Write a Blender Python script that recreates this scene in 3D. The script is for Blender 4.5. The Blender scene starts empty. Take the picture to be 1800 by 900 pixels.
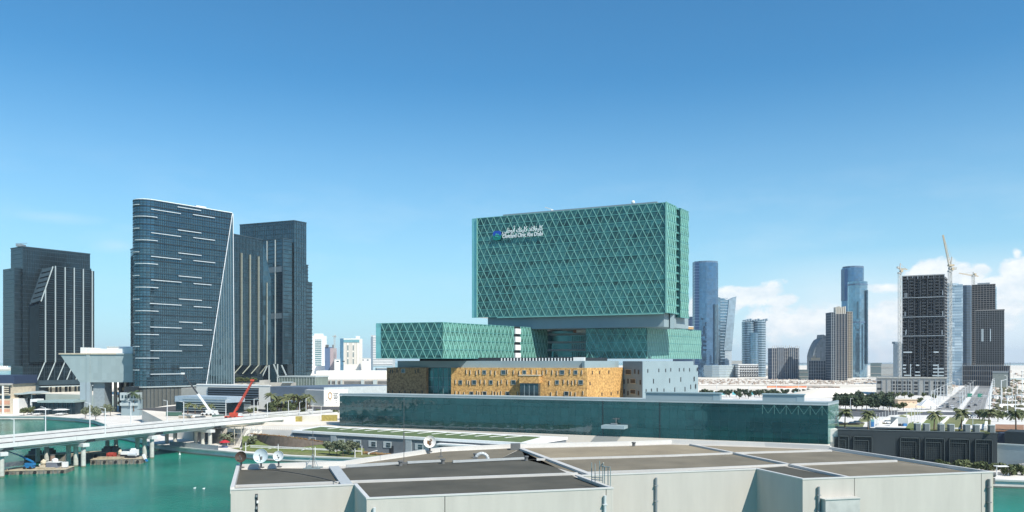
import bpy, bmesh, math, random
from mathutils import Vector, Matrix
R = math.radians
rnd = random.Random(11)
scene = bpy.context.scene
COL = scene.collection

# ---------------------------------------------------------------- camera
F, HX, HY, EYE = 1400.0, 900.0, 634.0, 40.0        # focal length and horizon in photograph pixels, eye height in metres
cd = bpy.data.cameras.new('camera'); cam = bpy.data.objects.new('camera', cd); COL.objects.link(cam)
cd.sensor_width = 36; cd.lens = 36*F/1800; cd.shift_y = (HY-450)/1800
cd.clip_start = 1; cd.clip_end = 60000
cam.location = (0, 0, EYE); cam.rotation_euler = (R(90), 0, 0)
scene.camera = cam
scene.view_settings.view_transform = 'Standard'; scene.view_settings.look = 'None'
scene.view_settings.exposure = 0.3; scene.view_settings.gamma = 1

# ---------------------------------------------------------------- sun and sky
SUN_EL, SUN_AZ = R(48), R(138)                     # azimuth clockwise from +Y: high, behind the camera's right shoulder
sdir = Vector((math.cos(SUN_EL)*math.sin(SUN_AZ), math.cos(SUN_EL)*math.cos(SUN_AZ), math.sin(SUN_EL)))
sl = bpy.data.lights.new('sun', 'SUN'); so = bpy.data.objects.new('sun', sl); COL.objects.link(so)
sl.energy = 5.0; sl.angle = R(0.5); sl.color = (1.0, 0.95, 0.86)
so.rotation_euler = (-sdir).to_track_quat('-Z', 'Y').to_euler()
so.location = sdir*800

world = bpy.data.worlds.new('World'); scene.world = world; world.use_nodes = True
def build_world():
    nt = world.node_tree; nt.nodes.clear(); N = nt.nodes; L = nt.links
    def node(t, **k):
        n = N.new(t)
        for a, b in k.items(): setattr(n, a, b)
        return n
    def m(op, a, b=None, c=None, clamp=False):
        n = node('ShaderNodeMath', operation=op, use_clamp=clamp)
        for i, v in enumerate((a, b, c)):
            if v is None: continue
            if isinstance(v, (int, float)): n.inputs[i].default_value = v
            else: L.new(v, n.inputs[i])
        return n.outputs[0]
    out = node('ShaderNodeOutputWorld'); bg = node('ShaderNodeBackground'); bg.inputs[1].default_value = 0.082
    sky = node('ShaderNodeTexSky', sky_type='NISHITA', sun_disc=False)
    sky.sun_elevation = SUN_EL; sky.sun_rotation = SUN_AZ; sky.altitude = 0
    sky.air_density = 1.0; sky.dust_density = 0.0; sky.ozone_density = 6.0
    hs = node('ShaderNodeHueSaturation'); hs.inputs['Saturation'].default_value = SKY_SAT; hs.inputs['Value'].default_value = SKY_VAL
    gain = node('ShaderNodeMix', data_type='RGBA', blend_type='MULTIPLY'); gain.inputs[0].default_value = 1; gain.inputs[7].default_value = (.70, 1.40, 1.50, 1)
    L.new(sky.outputs[0], gain.inputs[6]); L.new(gain.outputs[2], hs.inputs['Color'])
    tc = node('ShaderNodeTexCoord'); sp = node('ShaderNodeSeparateXYZ'); L.new(tc.outputs['Generated'], sp.inputs[0])
    x, y, z = sp.outputs
    az = m('ARCTAN2', x, y)                                    # azimuth of the view ray, radians
    hyp = m('SQRT', m('ADD', m('MULTIPLY', x, x), m('MULTIPLY', y, y)))
    v = m('DIVIDE', z, hyp)
    low = m('POWER', m('SUBTRACT', 1.0, m('MULTIPLY', v, 2.8), clamp=True), 1.45)       # pale air low over the horizon, all round
    pale = node('ShaderNodeMix', data_type='RGBA'); L.new(m('MULTIPLY', low, .93), pale.inputs[0]); L.new(hs.outputs[0], pale.inputs[6]); pale.inputs[7].default_value = (5.4, 8.2, 9.5, 1)
    cb = node('ShaderNodeCombineXYZ'); L.new(az, cb.inputs[0]); L.new(v, cb.inputs[1])
    def noise(sx, sy, detail, rough, off=0):
        mp = node('ShaderNodeMapping'); mp.inputs['Scale'].default_value = (sx, sy, 1); mp.inputs['Location'].default_value = (off, off*.7, 0)
        L.new(cb.outputs[0], mp.inputs[0])
        n = node('ShaderNodeTexNoise'); n.inputs['Scale'].default_value = 1; n.inputs['Detail'].default_value = detail; n.inputs['Roughness'].default_value = rough
        L.new(mp.outputs[0], n.inputs['Vector']); return n.outputs[0]
    n1 = noise(26, 34, 8, .56); n2 = noise(7, 22, 5, .6, 5.1)
    def blob(a0, v0, ra, rv):                                   # a heap of cumulus: 1 in its middle, 0 at its rim
        da = m('DIVIDE', m('SUBTRACT', az, a0), ra); dv = m('DIVIDE', m('SUBTRACT', v, v0), rv)
        d2 = m('ADD', m('MULTIPLY', da, da), m('MULTIPLY', dv, dv))
        return m('SUBTRACT', 1.0, m('SQRT', d2))
    def P(px, py): return math.atan((px-HX)/F), (HY-py)/math.sqrt(F*F+(px-HX)**2)
    acc = None
    for (px, py, rx, ry, w) in CLOUDS:
        a0, v0 = P(px, py)
        b = m('MULTIPLY', m('MAXIMUM', blob(a0, v0, rx/F, ry/F), -1.0), w)
        acc = b if acc is None else m('MAXIMUM', acc, b)
    dens = m('ADD', acc, m('MULTIPLY', m('SUBTRACT', n1, .5), 1.9))
    dens = m('MULTIPLY', dens, 3.6, clamp=True)
    # thin bank of haze cloud low over the horizon, to the right and on round behind
    bank = m('MULTIPLY', m('MULTIPLY', m('SUBTRACT', az, .20), 6.0, clamp=True), m('SUBTRACT', 1.5, m('MULTIPLY', v, 11.5), clamp=True))
    bank = m('MULTIPLY', bank, m('ADD', .5, n2), clamp=True)
    # pale veil low on the left
    veil = m('MULTIPLY', m('SUBTRACT', m('MULTIPLY', n2, 1.6), .72, clamp=True), m('SUBTRACT', 1.0, m('MULTIPLY', m('ABSOLUTE', m('SUBTRACT', v, .15)), 9.0), clamp=True))
    veil = m('MULTIPLY', veil, .35)
    wisp = None
    for (px, py, rx, ry, w) in WISPS:
        a0, v0 = P(px, py)
        b = m('MULTIPLY', m('ADD', blob(a0, v0, rx/F, ry/F), m('MULTIPLY', m('SUBTRACT', n1, .5), .9), clamp=True), w)
        wisp = b if wisp is None else m('MAXIMUM', wisp, b)
    thin = m('MAXIMUM', m('MAXIMUM', m('MULTIPLY', bank, 1.0, clamp=True), veil), wisp)
    mix1 = node('ShaderNodeMix', data_type='RGBA'); L.new(thin, mix1.inputs[0]); L.new(pale.outputs[2], mix1.inputs[6]); mix1.inputs[7].default_value = BANKC
    mix2 = node('ShaderNodeMix', data_type='RGBA'); L.new(m('MULTIPLY', dens, .93), mix2.inputs[0]); L.new(mix1.outputs[2], mix2.inputs[6])
    shade = node('ShaderNodeMix', data_type='RGBA'); L.new(m('MULTIPLY', m('SUBTRACT', noise(40, 60, 6, .6, 2.2), .35), 2.4, clamp=True), shade.inputs[0])
    shade.inputs[6].default_value = (8.2, 9.2, 9.9, 1); shade.inputs[7].default_value = (11.5, 11.4, 11.2, 1)
    L.new(shade.outputs[2], mix2.inputs[7])
    L.new(mix2.outputs[2], bg.inputs[0]); L.new(bg.outputs[0], out.inputs[0])
SKY_SAT, SKY_VAL = 1.0, 1.0
BANKC = (8.3, 9.6, 10.4, 1)
CLOUDS = [(1292, 522, 34, 24, 1), (1330, 520, 46, 22, 1), (1370, 528, 40, 12, .8), (1330, 562, 26, 22, .6),
          (1640, 478, 34, 26, 1), (1672, 486, 40, 22, 1), (1700, 482, 36, 18, .9), (1722, 474, 20, 14, .9), (1620, 490, 30, 16, .9),
          (1790, 476, 30, 24, .9), (1560, 508, 40, 12, .6), (1788, 446, 8, 12, .6), (1750, 500, 60, 16, .7), (1225, 535, 16, 16, .5),
          (1570, 535, 40, 20, .5), (1400, 566, 120, 40, .42), (1560, 575, 70, 55, .5), (1240, 545, 34, 34, .6), (1700, 540, 120, 50, .5)]
WISPS = [(95, 382, 90, 12, .22), (205, 432, 40, 14, .25)]
build_world()

# ---------------------------------------------------------------- materials
MATS = {}
def mat(name, col, rough=.7, metal=0., var=.12, scale=.6, bump=.0, bscale=None, col2=None, spec=None, snap=None, stretch=(1, 1, 1), detail=4):
    if name in MATS: return MATS[name]
    m = bpy.data.materials.new(name); m.use_nodes = True; nt = m.node_tree; N = nt.nodes; L = nt.links
    b = N['Principled BSDF']; b.inputs['Roughness'].default_value = rough; b.inputs['Metallic'].default_value = metal
    if spec is not None: b.inputs['Specular IOR Level'].default_value = spec
    tc = N.new('ShaderNodeTexCoord'); src = tc.outputs['Object']
    mp = N.new('ShaderNodeMapping'); mp.inputs['Scale'].default_value = stretch; L.new(src, mp.inputs[0]); src = mp.outputs[0]
    if snap:
        sn = N.new('ShaderNodeVectorMath'); sn.operation = 'SNAP'; sn.inputs[1].default_value = snap; L.new(src, sn.inputs[0])
        wn = N.new('ShaderNodeTexWhiteNoise'); wn.noise_dimensions = '3D'; L.new(sn.outputs[0], wn.inputs[0]); fac = wn.outputs[0]
    else:
        no = N.new('ShaderNodeTexNoise'); no.inputs['Scale'].default_value = scale; no.inputs['Detail'].default_value = detail; no.inputs['Roughness'].default_value = .6
        L.new(src, no.inputs['Vector']); fac = no.outputs[0]
    c = Vector(col[:3]); c2 = Vector(col2[:3]) if col2 else None
    cr = N.new('ShaderNodeValToRGB'); e = cr.color_ramp.elements
    lo, hi = (c*(1-var), c*(1+var)) if c2 is None else (c, c2)
    e[0].position = .3 if not snap else 0; e[1].position = .7 if not snap else 1
    e[0].color = (*lo, 1); e[1].color = (*hi, 1)
    L.new(fac, cr.inputs[0]); L.new(cr.outputs[0], b.inputs['Base Color'])
    if bump:
        bn = N.new('ShaderNodeTexNoise'); bn.inputs['Scale'].default_value = bscale or scale*6; bn.inputs['Detail'].default_value = 3
        L.new(src, bn.inputs['Vector'])
        bp = N.new('ShaderNodeBump'); bp.inputs['Strength'].default_value = bump; L.new(bn.outputs[0], bp.inputs['Height']); L.new(bp.outputs[0], b.inputs['Normal'])
    MATS[name] = m; return m

def glass(name, tint, refl=.6, rough=.08, cell=(3, 3, 4.1), wob=.012, var=.25, wav=0.0, wscale=.15, coat=0., row=0., zoff=0., rand=0.):
    """curtain wall glass: tinted mirror whose panes, storeys and broad areas differ slightly in tone and tilt"""
    if name in MATS: return MATS[name]
    m = bpy.data.materials.new(name); m.use_nodes = True; nt = m.node_tree; N = nt.nodes; L = nt.links
    b = N['Principled BSDF']; b.inputs['Roughness'].default_value = rough; b.inputs['Metallic'].default_value = refl
    if coat: b.inputs['Coat Weight'].default_value = coat; b.inputs['Coat IOR'].default_value = 1.7; b.inputs['Coat Roughness'].default_value = .02
    ge = N.new('ShaderNodeNewGeometry'); pos = ge.outputs['Position']
    def vm(op, a_, v=None):
        n = N.new('ShaderNodeVectorMath'); n.operation = op; L.new(a_, n.inputs[0])
        if op == 'SCALE': n.inputs['Scale'].default_value = v
        elif v is not None:
            if isinstance(v, tuple): n.inputs[1].default_value = v
            else: L.new(v, n.inputs[1])
        return n.outputs[0]
    def mm(op, a_, v, w=None):
        n = N.new('ShaderNodeMath'); n.operation = op; L.new(a_, n.inputs[0])
        for i, q in ((1, v), (2, w)):
            if q is None: continue
            if isinstance(q, (int, float)): n.inputs[i].default_value = q
            else: L.new(q, n.inputs[i])
        return n.outputs[0]
    p0 = vm('SUBTRACT', pos, (0., 0., zoff)); sn = vm('SNAP', p0, cell)
    wn = N.new('ShaderNodeTexWhiteNoise'); L.new(sn, wn.inputs[0])
    no = N.new('ShaderNodeTexNoise'); no.inputs['Scale'].default_value = .03; no.inputs['Detail'].default_value = 4; L.new(pos, no.inputs['Vector'])
    fac = mm('MULTIPLY_ADD', wn.outputs[0], .45, mm('MULTIPLY', no.outputs[0], .55))
    if row:
        rz_ = vm('MULTIPLY', sn, (0., 0., 1.)); wr = N.new('ShaderNodeTexWhiteNoise'); L.new(rz_, wr.inputs[0]); fac = mm('MULTIPLY_ADD', mm('SUBTRACT', wr.outputs[0], .5), row, fac)
    if rand:
        oi = N.new('ShaderNodeObjectInfo'); fac = mm('MULTIPLY_ADD', mm('SUBTRACT', oi.outputs['Random'], .5), rand, fac)
    cr = N.new('ShaderNodeValToRGB'); t = Vector(tint)
    cr.color_ramp.elements[0].color = (*(t*(1-var)), 1); cr.color_ramp.elements[1].color = (*(t*(1+var)), 1)
    L.new(fac, cr.inputs[0]); L.new(cr.outputs[0], b.inputs['Base Color'])
    last = vm('ADD', ge.outputs['Normal'], vm('SCALE', vm('SUBTRACT', wn.outputs['Color'], (.5, .5, .5)), wob*2))
    if wav:
        w = N.new('ShaderNodeTexNoise'); w.inputs['Scale'].default_value = wscale; w.inputs['Detail'].default_value = 2; L.new(pos, w.inputs['Vector'])
        last = vm('ADD', last, vm('SCALE', vm('SUBTRACT', w.outputs['Color'], (.5, .5, .5)), wav))
    nm = vm('NORMALIZE', last); L.new(nm, b.inputs['Normal'])
    if coat: L.new(nm, b.inputs['Coat Normal'])
    MATS[name] = m; return m

WHITE = mat('white_paint', (.78, .78, .76), .55, var=.05)
CONC = mat('concrete', (.45, .43, .40), .85, var=.12, scale=.3)
DCONC = mat('dark_concrete', (.13, .135, .135), .85, var=.25, scale=.2)
STEEL = mat('grey_steel', (.30, .32, .33), .45, .4, var=.1)
DARK = mat('dark_opening', (.02, .025, .03), .5, var=.3)
BLACKR = mat('black_rubber', (.02, .02, .02), .8)
WGLASS = glass('window_glass', (.05, .09, .11), .5, .1, var=.4)

# ---------------------------------------------------------------- mesh builder
class MB:
    def __init__(s): s.v = []; s.f = []
    def poly(s, pts):
        n = len(s.v); s.v += [tuple(p) for p in pts]; s.f.append(tuple(range(n, n+len(pts))))
    def prism(s, poly, z0, z1, top=None):
        n = len(s.v); k = len(poly); top = top or poly
        s.v += [(p[0], p[1], z0 if not callable(z0) else z0(p)) for p in poly] + [(p[0], p[1], z1 if not callable(z1) else z1(p)) for p in top]
        s.f.append(tuple(range(n+k-1, n-1, -1))); s.f.append(tuple(range(n+k, n+2*k)))
        for i in range(k): j = (i+1) % k; s.f.append((n+i, n+j, n+k+j, n+k+i))
        return s
    def box(s, x0, x1, y0, y1, z0, z1): return s.prism([(x0, y0), (x1, y0), (x1, y1), (x0, y1)], z0, z1)
    def fbox(s, fr, u0, u1, z0, z1, d0, d1):
        """box on a facade frame: u along it, z up, d outward"""
        return s.prism([fr.p(u0, d1), fr.p(u1, d1), fr.p(u1, d0), fr.p(u0, d0)], z0, z1)
    def hexa(s, a, b):
        """two quads of 4 points joined into a solid"""
        n = len(s.v); s.v += [tuple(p) for p in a]+[tuple(p) for p in b]
        s.f += [(n+3, n+2, n+1, n), (n+4, n+5, n+6, n+7)] + [(n+i, n+(i+1) % 4, n+4+(i+1) % 4, n+4+i) for i in range(4)]
        return s
    def bar(s, p, q, w, h=None, up=(0, 0, 1)):
        p = Vector(p); q = Vector(q); d = (q-p)
        if d.length < 1e-6: return s
        d.normalize(); u = Vector(up)
        if abs(d.dot(u)) > .98: u = Vector((0, 1, 0))
        a = d.cross(u).normalized(); b = a.cross(d).normalized(); h = w if h is None else h
        a *= w/2; b *= h/2
        return s.hexa([p-a-b, p+a-b, p+a+b, p-a+b], [q-a-b, q+a-b, q+a+b, q-a+b])
    def tube(s, p, q, r, r2=None, n=8, cap=True):
        p = Vector(p); q = Vector(q); d = (q-p).normalized(); r2 = r if r2 is None else r2
        u = Vector((0, 0, 1)) if abs(d.z) < .9 else Vector((1, 0, 0))
        a = d.cross(u).normalized(); b = d.cross(a).normalized(); k = len(s.v)
        for c, rr in ((p, r), (q, r2)):
            for i in range(n):
                t = 2*math.pi*i/n; s.v.append(tuple(c+a*(rr*math.cos(t))+b*(rr*math.sin(t))))
        for i in range(n): j = (i+1) % n; s.f.append((k+i, k+j, k+n+j, k+n+i))
        if cap: s.f.append(tuple(range(k+n-1, k-1, -1))); s.f.append(tuple(range(k+n, k+2*n)))
        return s
    def cyl(s, x, y, r, z0, z1, n=16, r2=None): return s.tube((x, y, z0), (x, y, z1), r, r2, n)
    def lathe(s, prof, c=(0, 0, 0), axis=None, n=16):
        """profile of (radius, height) spun about an axis"""
        ax = Vector(axis or (0, 0, 1)).normalized(); u = Vector((0, 0, 1)) if abs(ax.z) < .9 else Vector((1, 0, 0))
        a = ax.cross(u).normalized(); b = ax.cross(a).normalized(); c = Vector(c); k = len(s.v)
        for r, h in prof:
            for i in range(n):
                t = 2*math.pi*i/n; s.v.append(tuple(c+ax*h+a*(r*math.cos(t))+b*(r*math.sin(t))))
        for j in range(len(prof)-1):
            for i in range(n):
                i2 = (i+1) % n; s.f.append((k+j*n+i, k+j*n+i2, k+(j+1)*n+i2, k+(j+1)*n+i))
        return s
    def ball(s, c, r, n=8, m=5, sq=(1, 1, 1)):
        k = len(s.v); c = Vector(c)
        for j in range(m+1):
            ph = math.pi*j/m
            for i in range(n):
                t = 2*math.pi*i/n; s.v.append((c.x+r*sq[0]*math.sin(ph)*math.cos(t), c.y+r*sq[1]*math.sin(ph)*math.sin(t), c.z+r*sq[2]*math.cos(ph)))
        for j in range(m):
            for i in range(n): i2 = (i+1) % n; s.f.append((k+j*n+i, k+(j+1)*n+i, k+(j+1)*n+i2, k+j*n+i2))
        return s
    def mesh(s, name, mats, org=(0, 0, 0), smooth=False, fm=None):
        me = bpy.data.meshes.new(name); o = org
        me.from_pydata([(v[0]-o[0], v[1]-o[1], v[2]-o[2]) for v in s.v], [], s.f)
        for m_ in (mats if isinstance(mats, (list, tuple)) else [mats]): me.materials.append(m_)
        if fm: me.polygons.foreach_set('material_index', fm)
        if smooth: me.polygons.foreach_set('use_smooth', [True]*len(me.polygons))
        me.validate(); me.update()
        return me
ORG = {}
def tag(o, label=None, cat=None, group=None, kind=None):
    if label: o['label'] = label
    if cat: o['category'] = cat
    if group: o['group'] = group
    if kind: o['kind'] = kind
    return o
def thing(name, label, cat, loc=(0, 0, 0), group=None):
    o = bpy.data.objects.new(name, None); COL.objects.link(o); o.location = loc; o.empty_display_size = 1
    ORG[o] = Vector(loc); return tag(o, label, cat, group)
def part(name, mb, m, parent, label=None, kind=None, smooth=False, fm=None, local=False):
    """a mesh written in world coordinates (local=True: in its thing's own), parented to a thing or a part"""
    og = ORG[parent]; me = mb.mesh(name, m, (0, 0, 0) if local else og, smooth, fm)
    o = bpy.data.objects.new(name, me); COL.objects.link(o); o.parent = parent; ORG[o] = og.copy()
    return tag(o, label, kind=kind)
def inst(name, me, parent, loc, rz=0, rot=None, scale=None, label=None, local=False):
    """another object sharing a mesh, at a world place"""
    o = bpy.data.objects.new(name, me); COL.objects.link(o); o.parent = parent
    og = ORG[parent]; o.location = loc if local else Vector(loc)-og
    o.rotation_euler = rot or (0, 0, rz)
    if scale: o.scale = scale
    ORG[o] = og.copy()
    if label: o['label'] = label
    return o
def single(name, mb, m, label=None, cat=None, group=None, kind=None, smooth=False, loc=(0, 0, 0), fm=None):
    me = mb.mesh(name, m, loc, smooth, fm); o = bpy.data.objects.new(name, me); COL.objects.link(o); o.location = loc; ORG[o] = Vector(loc)
    return tag(o, label, cat, group, kind)
def copy_tree(o, parent=None):
    c = o.copy(); COL.objects.link(c)
    if parent: c.parent = parent
    for ch in o.children: copy_tree(ch, c)
    return c
def place(proto, loc, rz=0, s=1, label=None, used=set()):
    c = proto if proto.name not in used else copy_tree(proto)
    used.add(proto.name); c.location = loc; c.rotation_euler = (0, 0, rz); c.scale = (s, s, s) if not isinstance(s, tuple) else s
    if label: c['label'] = label
    return c

def X(px, Y): return (px-HX)/F*Y
def Z(py, Y): return EYE-(py-HY)/F*Y
def at(px, Y): return Vector((X(px, Y), Y))
def gy(py, z): return F*(EYE-z)/(py-HY)                      # how far away a ground point at height z lies
def gp(px, py, z): Y = gy(py, z); return (X(px, Y), Y)
class Fr:
    """facade frame from A (left end seen from outside) to B"""
    def __init__(s, A, B):
        s.A = Vector(A[:2]); s.B = Vector(B[:2]); d = s.B-s.A; s.L = d.length; s.d = d/s.L; s.n = Vector((s.d.y, -s.d.x)); s.a = math.atan2(s.d.y, s.d.x)
    def p(s, u, d=0): q = s.A+s.d*u+s.n*d; return (q.x, q.y)
    def P(s, u, z, d=0): q = s.p(u, d); return Vector((q[0], q[1], z))
    def u(s, px): k = (px-HX)/F; return (k*s.A.y-s.A.x)/(s.d.x-k*s.d.y)
    def z(s, px, py): return Z(py, s.p(s.u(px))[1])
def rect(A, B, depth):
    f = Fr(A, B); return [tuple(f.A), tuple(f.B), f.p(f.L, -depth), f.p(0, -depth)]
def facing(px0, px1, Y):
    """ends of a facade at distance Y that looks straight back along the view from the hotel"""
    m_ = ((px0+px1)/2-HX)/F; C = Vector((m_*Y, Y)); d = Vector((1, -m_)).normalized(); f = Fr(C, C+d)
    return Vector(f.p(f.u(px0))), Vector(f.p(f.u(px1)))
def offset(poly, d):
    n = len(poly); out = []
    for i in range(n):
        a = Vector(poly[i-1]); b = Vector(poly[i]); c = Vector(poly[(i+1) % n])
        n1 = Vector(((b-a).y, -(b-a).x)).normalized(); n2 = Vector(((c-b).y, -(c-b).x)).normalized()
        k = n1+n2; L_ = max(k.length_squared, .3); out.append(tuple(b+k*(2*d/L_)))
    return out
# ---------------------------------------------------------------- water, ground, sand
def water_mat():
    m = bpy.data.materials.new('sea_water'); m.use_nodes = True; nt = m.node_tree; N = nt.nodes; L = nt.links; b = N['Principled BSDF']
    tc = N.new('ShaderNodeTexCoord')
    n0 = N.new('ShaderNodeTexNoise'); n0.inputs['Scale'].default_value = .022; n0.inputs['Detail'].default_value = 5; L.new(tc.outputs['Object'], n0.inputs['Vector'])
    cr = N.new('ShaderNodeValToRGB'); cr.color_ramp.elements[0].position = .35; cr.color_ramp.elements[1].position = .68
    cr.color_ramp.elements[0].color = (.003, .125, .092, 1); cr.color_ramp.elements[1].color = (.012, .23, .16, 1)
    L.new(n0.outputs[0], cr.inputs[0]); L.new(cr.outputs[0], b.inputs['Base Color'])
    b.inputs['Roughness'].default_value = .12; b.inputs['IOR'].default_value = 1.17
    mp = N.new('ShaderNodeMapping'); mp.inputs['Scale'].default_value = (1, 1.7, 1); mp.inputs['Rotation'].default_value = (0, 0, .5); L.new(tc.outputs['Object'], mp.inputs[0])
    n1 = N.new('ShaderNodeTexNoise'); n1.inputs['Scale'].default_value = .55; n1.inputs['Detail'].default_value = 5; n1.inputs['Roughness'].default_value = .62; L.new(mp.outputs[0], n1.inputs['Vector'])
    bp = N.new('ShaderNodeBump'); bp.inputs['Strength'].default_value = .55; bp.inputs['Distance'].default_value = .25
    L.new(n1.outputs[0], bp.inputs['Height']); L.new(bp.outputs[0], b.inputs['Normal'])
    return m
w = MB(); w.poly([(-13000, -1000, 0), (13000, -1000, 0), (13000, 17000, 0), (-13000, 17000, 0)])
single('water', w, water_mat(), kind='structure')
SAND = mat('pale_sand', (.56, .50, .41), .95, scale=.012, col2=(.80, .75, .66), bump=.3, bscale=.4, detail=8)
PAVE = mat('pale_paving', (.58, .55, .50), .85, scale=.15, col2=(.74, .71, .66), detail=6)
ASPH = mat('asphalt', (.085, .09, .095), .9, var=.22, scale=.08, detail=6)
ROADL = mat('worn_asphalt', (.22, .22, .21), .9, var=.2, scale=.06, detail=6)
LAWN = mat('lawn_grass', (.085, .13, .03), .95, scale=.35, col2=(.17, .19, .06), bump=.4, detail=6)
DGREEN = mat('artificial_turf', (.095, .14, .055), .95, var=.3, scale=.4)
QWALL = mat('quay_concrete', (.42, .45, .42), .8, var=.15, scale=.2, stretch=(1, 1, 3))
PZ, LZ, GZ = 2.2, 9.4, 14.7           # promenade, land, garden terrace levels

# promenade shelf along the water
edge = [(-700, 560), (-346, 538), (-316, 538), (-285, 520), (-262, 500), (-240, 470), (-205, 410), (-176, 380), (-162, 359), (-140, 343), (-117, 329), (-100, 319), (-85, 313), (0, 290.5), (80, 270), (152, 251), (230, 231), (400, 187)]
back = [(400, 420), (120, 420), (-40, 420), (-120, 480), (-200, 640), (-470, 700), (-700, 700)]
p = MB(); p.prism(edge+back, -2.0, PZ); single('promenade', p, PAVE, kind='structure')
q = MB()
for a, b in zip(edge, edge[1:]):
    q.bar((*a, PZ+.12), (*b, PZ+.12), .9, .5)
single('quay_kerb', q, QWALL, kind='structure')
q = MB()
for a, b in zip(edge, edge[1:]):
    f = Fr(a, b); q.fbox(f, 0, f.L, -.6, .55, 0, .35)
single('quay_wall_ledge', q, mat('wet_concrete', (.12, .14, .12), .7), kind='structure')
# land at road level
land = [(-172, 396), (-132, 362), (-96, 352), (-88, 368), (-80, 371), (115, 290.5), (128, 310), (100, 390), (310, 640), (1200, 640), (4200, 5200), (-260, 5200), (-700, 2400), (-480, 900), (-470, 760), (-240, 640), (-222, 600), (-236, 545), (-230, 495)]
p = MB(); p.prism(land, 0, LZ); single('ground', p, SAND, kind='structure')
# terrace garden behind the dark building, sloping down to the crossing road
DB = Fr(at(1473, 292.5), at(1753, 277))
def gzt(p):
    return GZ if p[1] < 300 else LZ+.02
p = MB()
g0, g1 = DB.p(-6, -2), DB.p(DB.L, -2)
gfar = [(480, 428), (330, 436), (200, 443), (150, 445)]
gnear = [(g0[0], g0[1]), (g1[0], g1[1]), (285, 250)]
p.prism([DB.p(-3, -1), DB.p(DB.L, -1), DB.p(DB.L, -13.5), tuple(at(1900, 283)), (480, 296), (DB.p(-3, -1)[0], 296)], 0, GZ)
n0 = len(p.v)
for k in range(9):
    y = 296+140*k/8; z = GZ-(GZ-LZ)*k/8; xl = DB.p(-3, -1)[0]+(150-116)*k/8
    for x in (xl, 230, 350, 480): p.v.append((x, y, z))
for k in range(8):
    for j in range(3): a = n0+k*4+j; p.f.append((a, a+1, a+5, a+4))
single('garden_terrace', p, PAVE, kind='structure')
# far shore with a beach, right and left
p = MB(); p.prism([(-3200, 3300), (-1700, 3200), (-1650, 4200), (-3600, 4400)], 0, 5); single('far_island', p, SAND, kind='structure')
p = MB(); p.prism([(3300, 9000), (9000, 9000), (9000, 13000), (3300, 13000)], 0, 6); single('distant_shore', p, mat('hazy_land', (.2, .25, .28), .95), kind='structure')
p = MB(); p.prism([(1100, 640), (2600, 640), (6000, 5200), (4100, 5200)], 0, LZ-.3); single('sand_flats', p, SAND, kind='structure')
# land round the crossing right of the garden (level)
p = MB(); p.prism([(120, 436), (260, 430), (480, 424), (1250, 400), (1250, 700), (120, 700)], 1, LZ+.004); single('road_verge', p, PAVE, kind='structure')
# ---------------------------------------------------------------- hospital
TEAL = glass('teal_glass', (.048, .150, .138), .5, .12, (2.2, 2.2, 2.1383), .03, .55, row=.55, zoff=64., rand=.35)
TEAL2 = glass('sunlit_teal_glass', (.15, .36, .29), .22, .15, (2.2, 2.2, 2.15), .03, .45, row=.45, rand=.3, zoff=41.)  # teal glass lightened to paint sun on the right-hand faces
TEALD = glass('deep_teal_glass', (.035, .15, .16), .5, .1, (2.6, 2.6, 5), .03, .4)
MINT = mat('mint_frame', (.215, .46, .405), .5, var=.06)
MINTD = mat('mint_band', (.10, .29, .27), .45, .2, var=.2, scale=.1)
CLEAR = glass('clear_screen_glass', (.22, .52, .52), .35, .15, (2, 2, 4), .02, .15)
GREYP = mat('blue_grey_panel', (.24, .31, .33), .6, var=.1, scale=.05, bump=.05)
GREYP2 = mat('light_blue_panel', (.26, .345, .37), .6, var=.05, scale=.1)
STONE = mat('golden_stone', (.27, .135, .042), .8, col2=(.80, .49, .17), scale=1.1, bump=.25, bscale=2.5, detail=9)
DSTONE = mat('shaded_golden_stone', (.10, .06, .03), .8, col2=(.42, .28, .14), scale=1.1, bump=.25, bscale=2.5, detail=9)  # golden stone darkened to paint the shade under the overhanging wing

hosp = thing('hospital_building', 'hospital with green diagrid glass slab raised over glass wings and golden stone podium', 'hospital', (20, 430, LZ))
TZ0, TZ1, TM = 64.0, 119.6, 0
A_, B_ = (-19.4, 445.0), (77.7, 400.0)
sd = Vector((.548, .836)); fd = Fr(A_, B_)
Bm = Vector(B_)+sd*12.4; B2 = Vector(B_)+sd*18.2; C_ = Vector(B_)+sd*30
def back(p, k): q = Vector(p)-fd.d*k; return (q.x, q.y)

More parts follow.
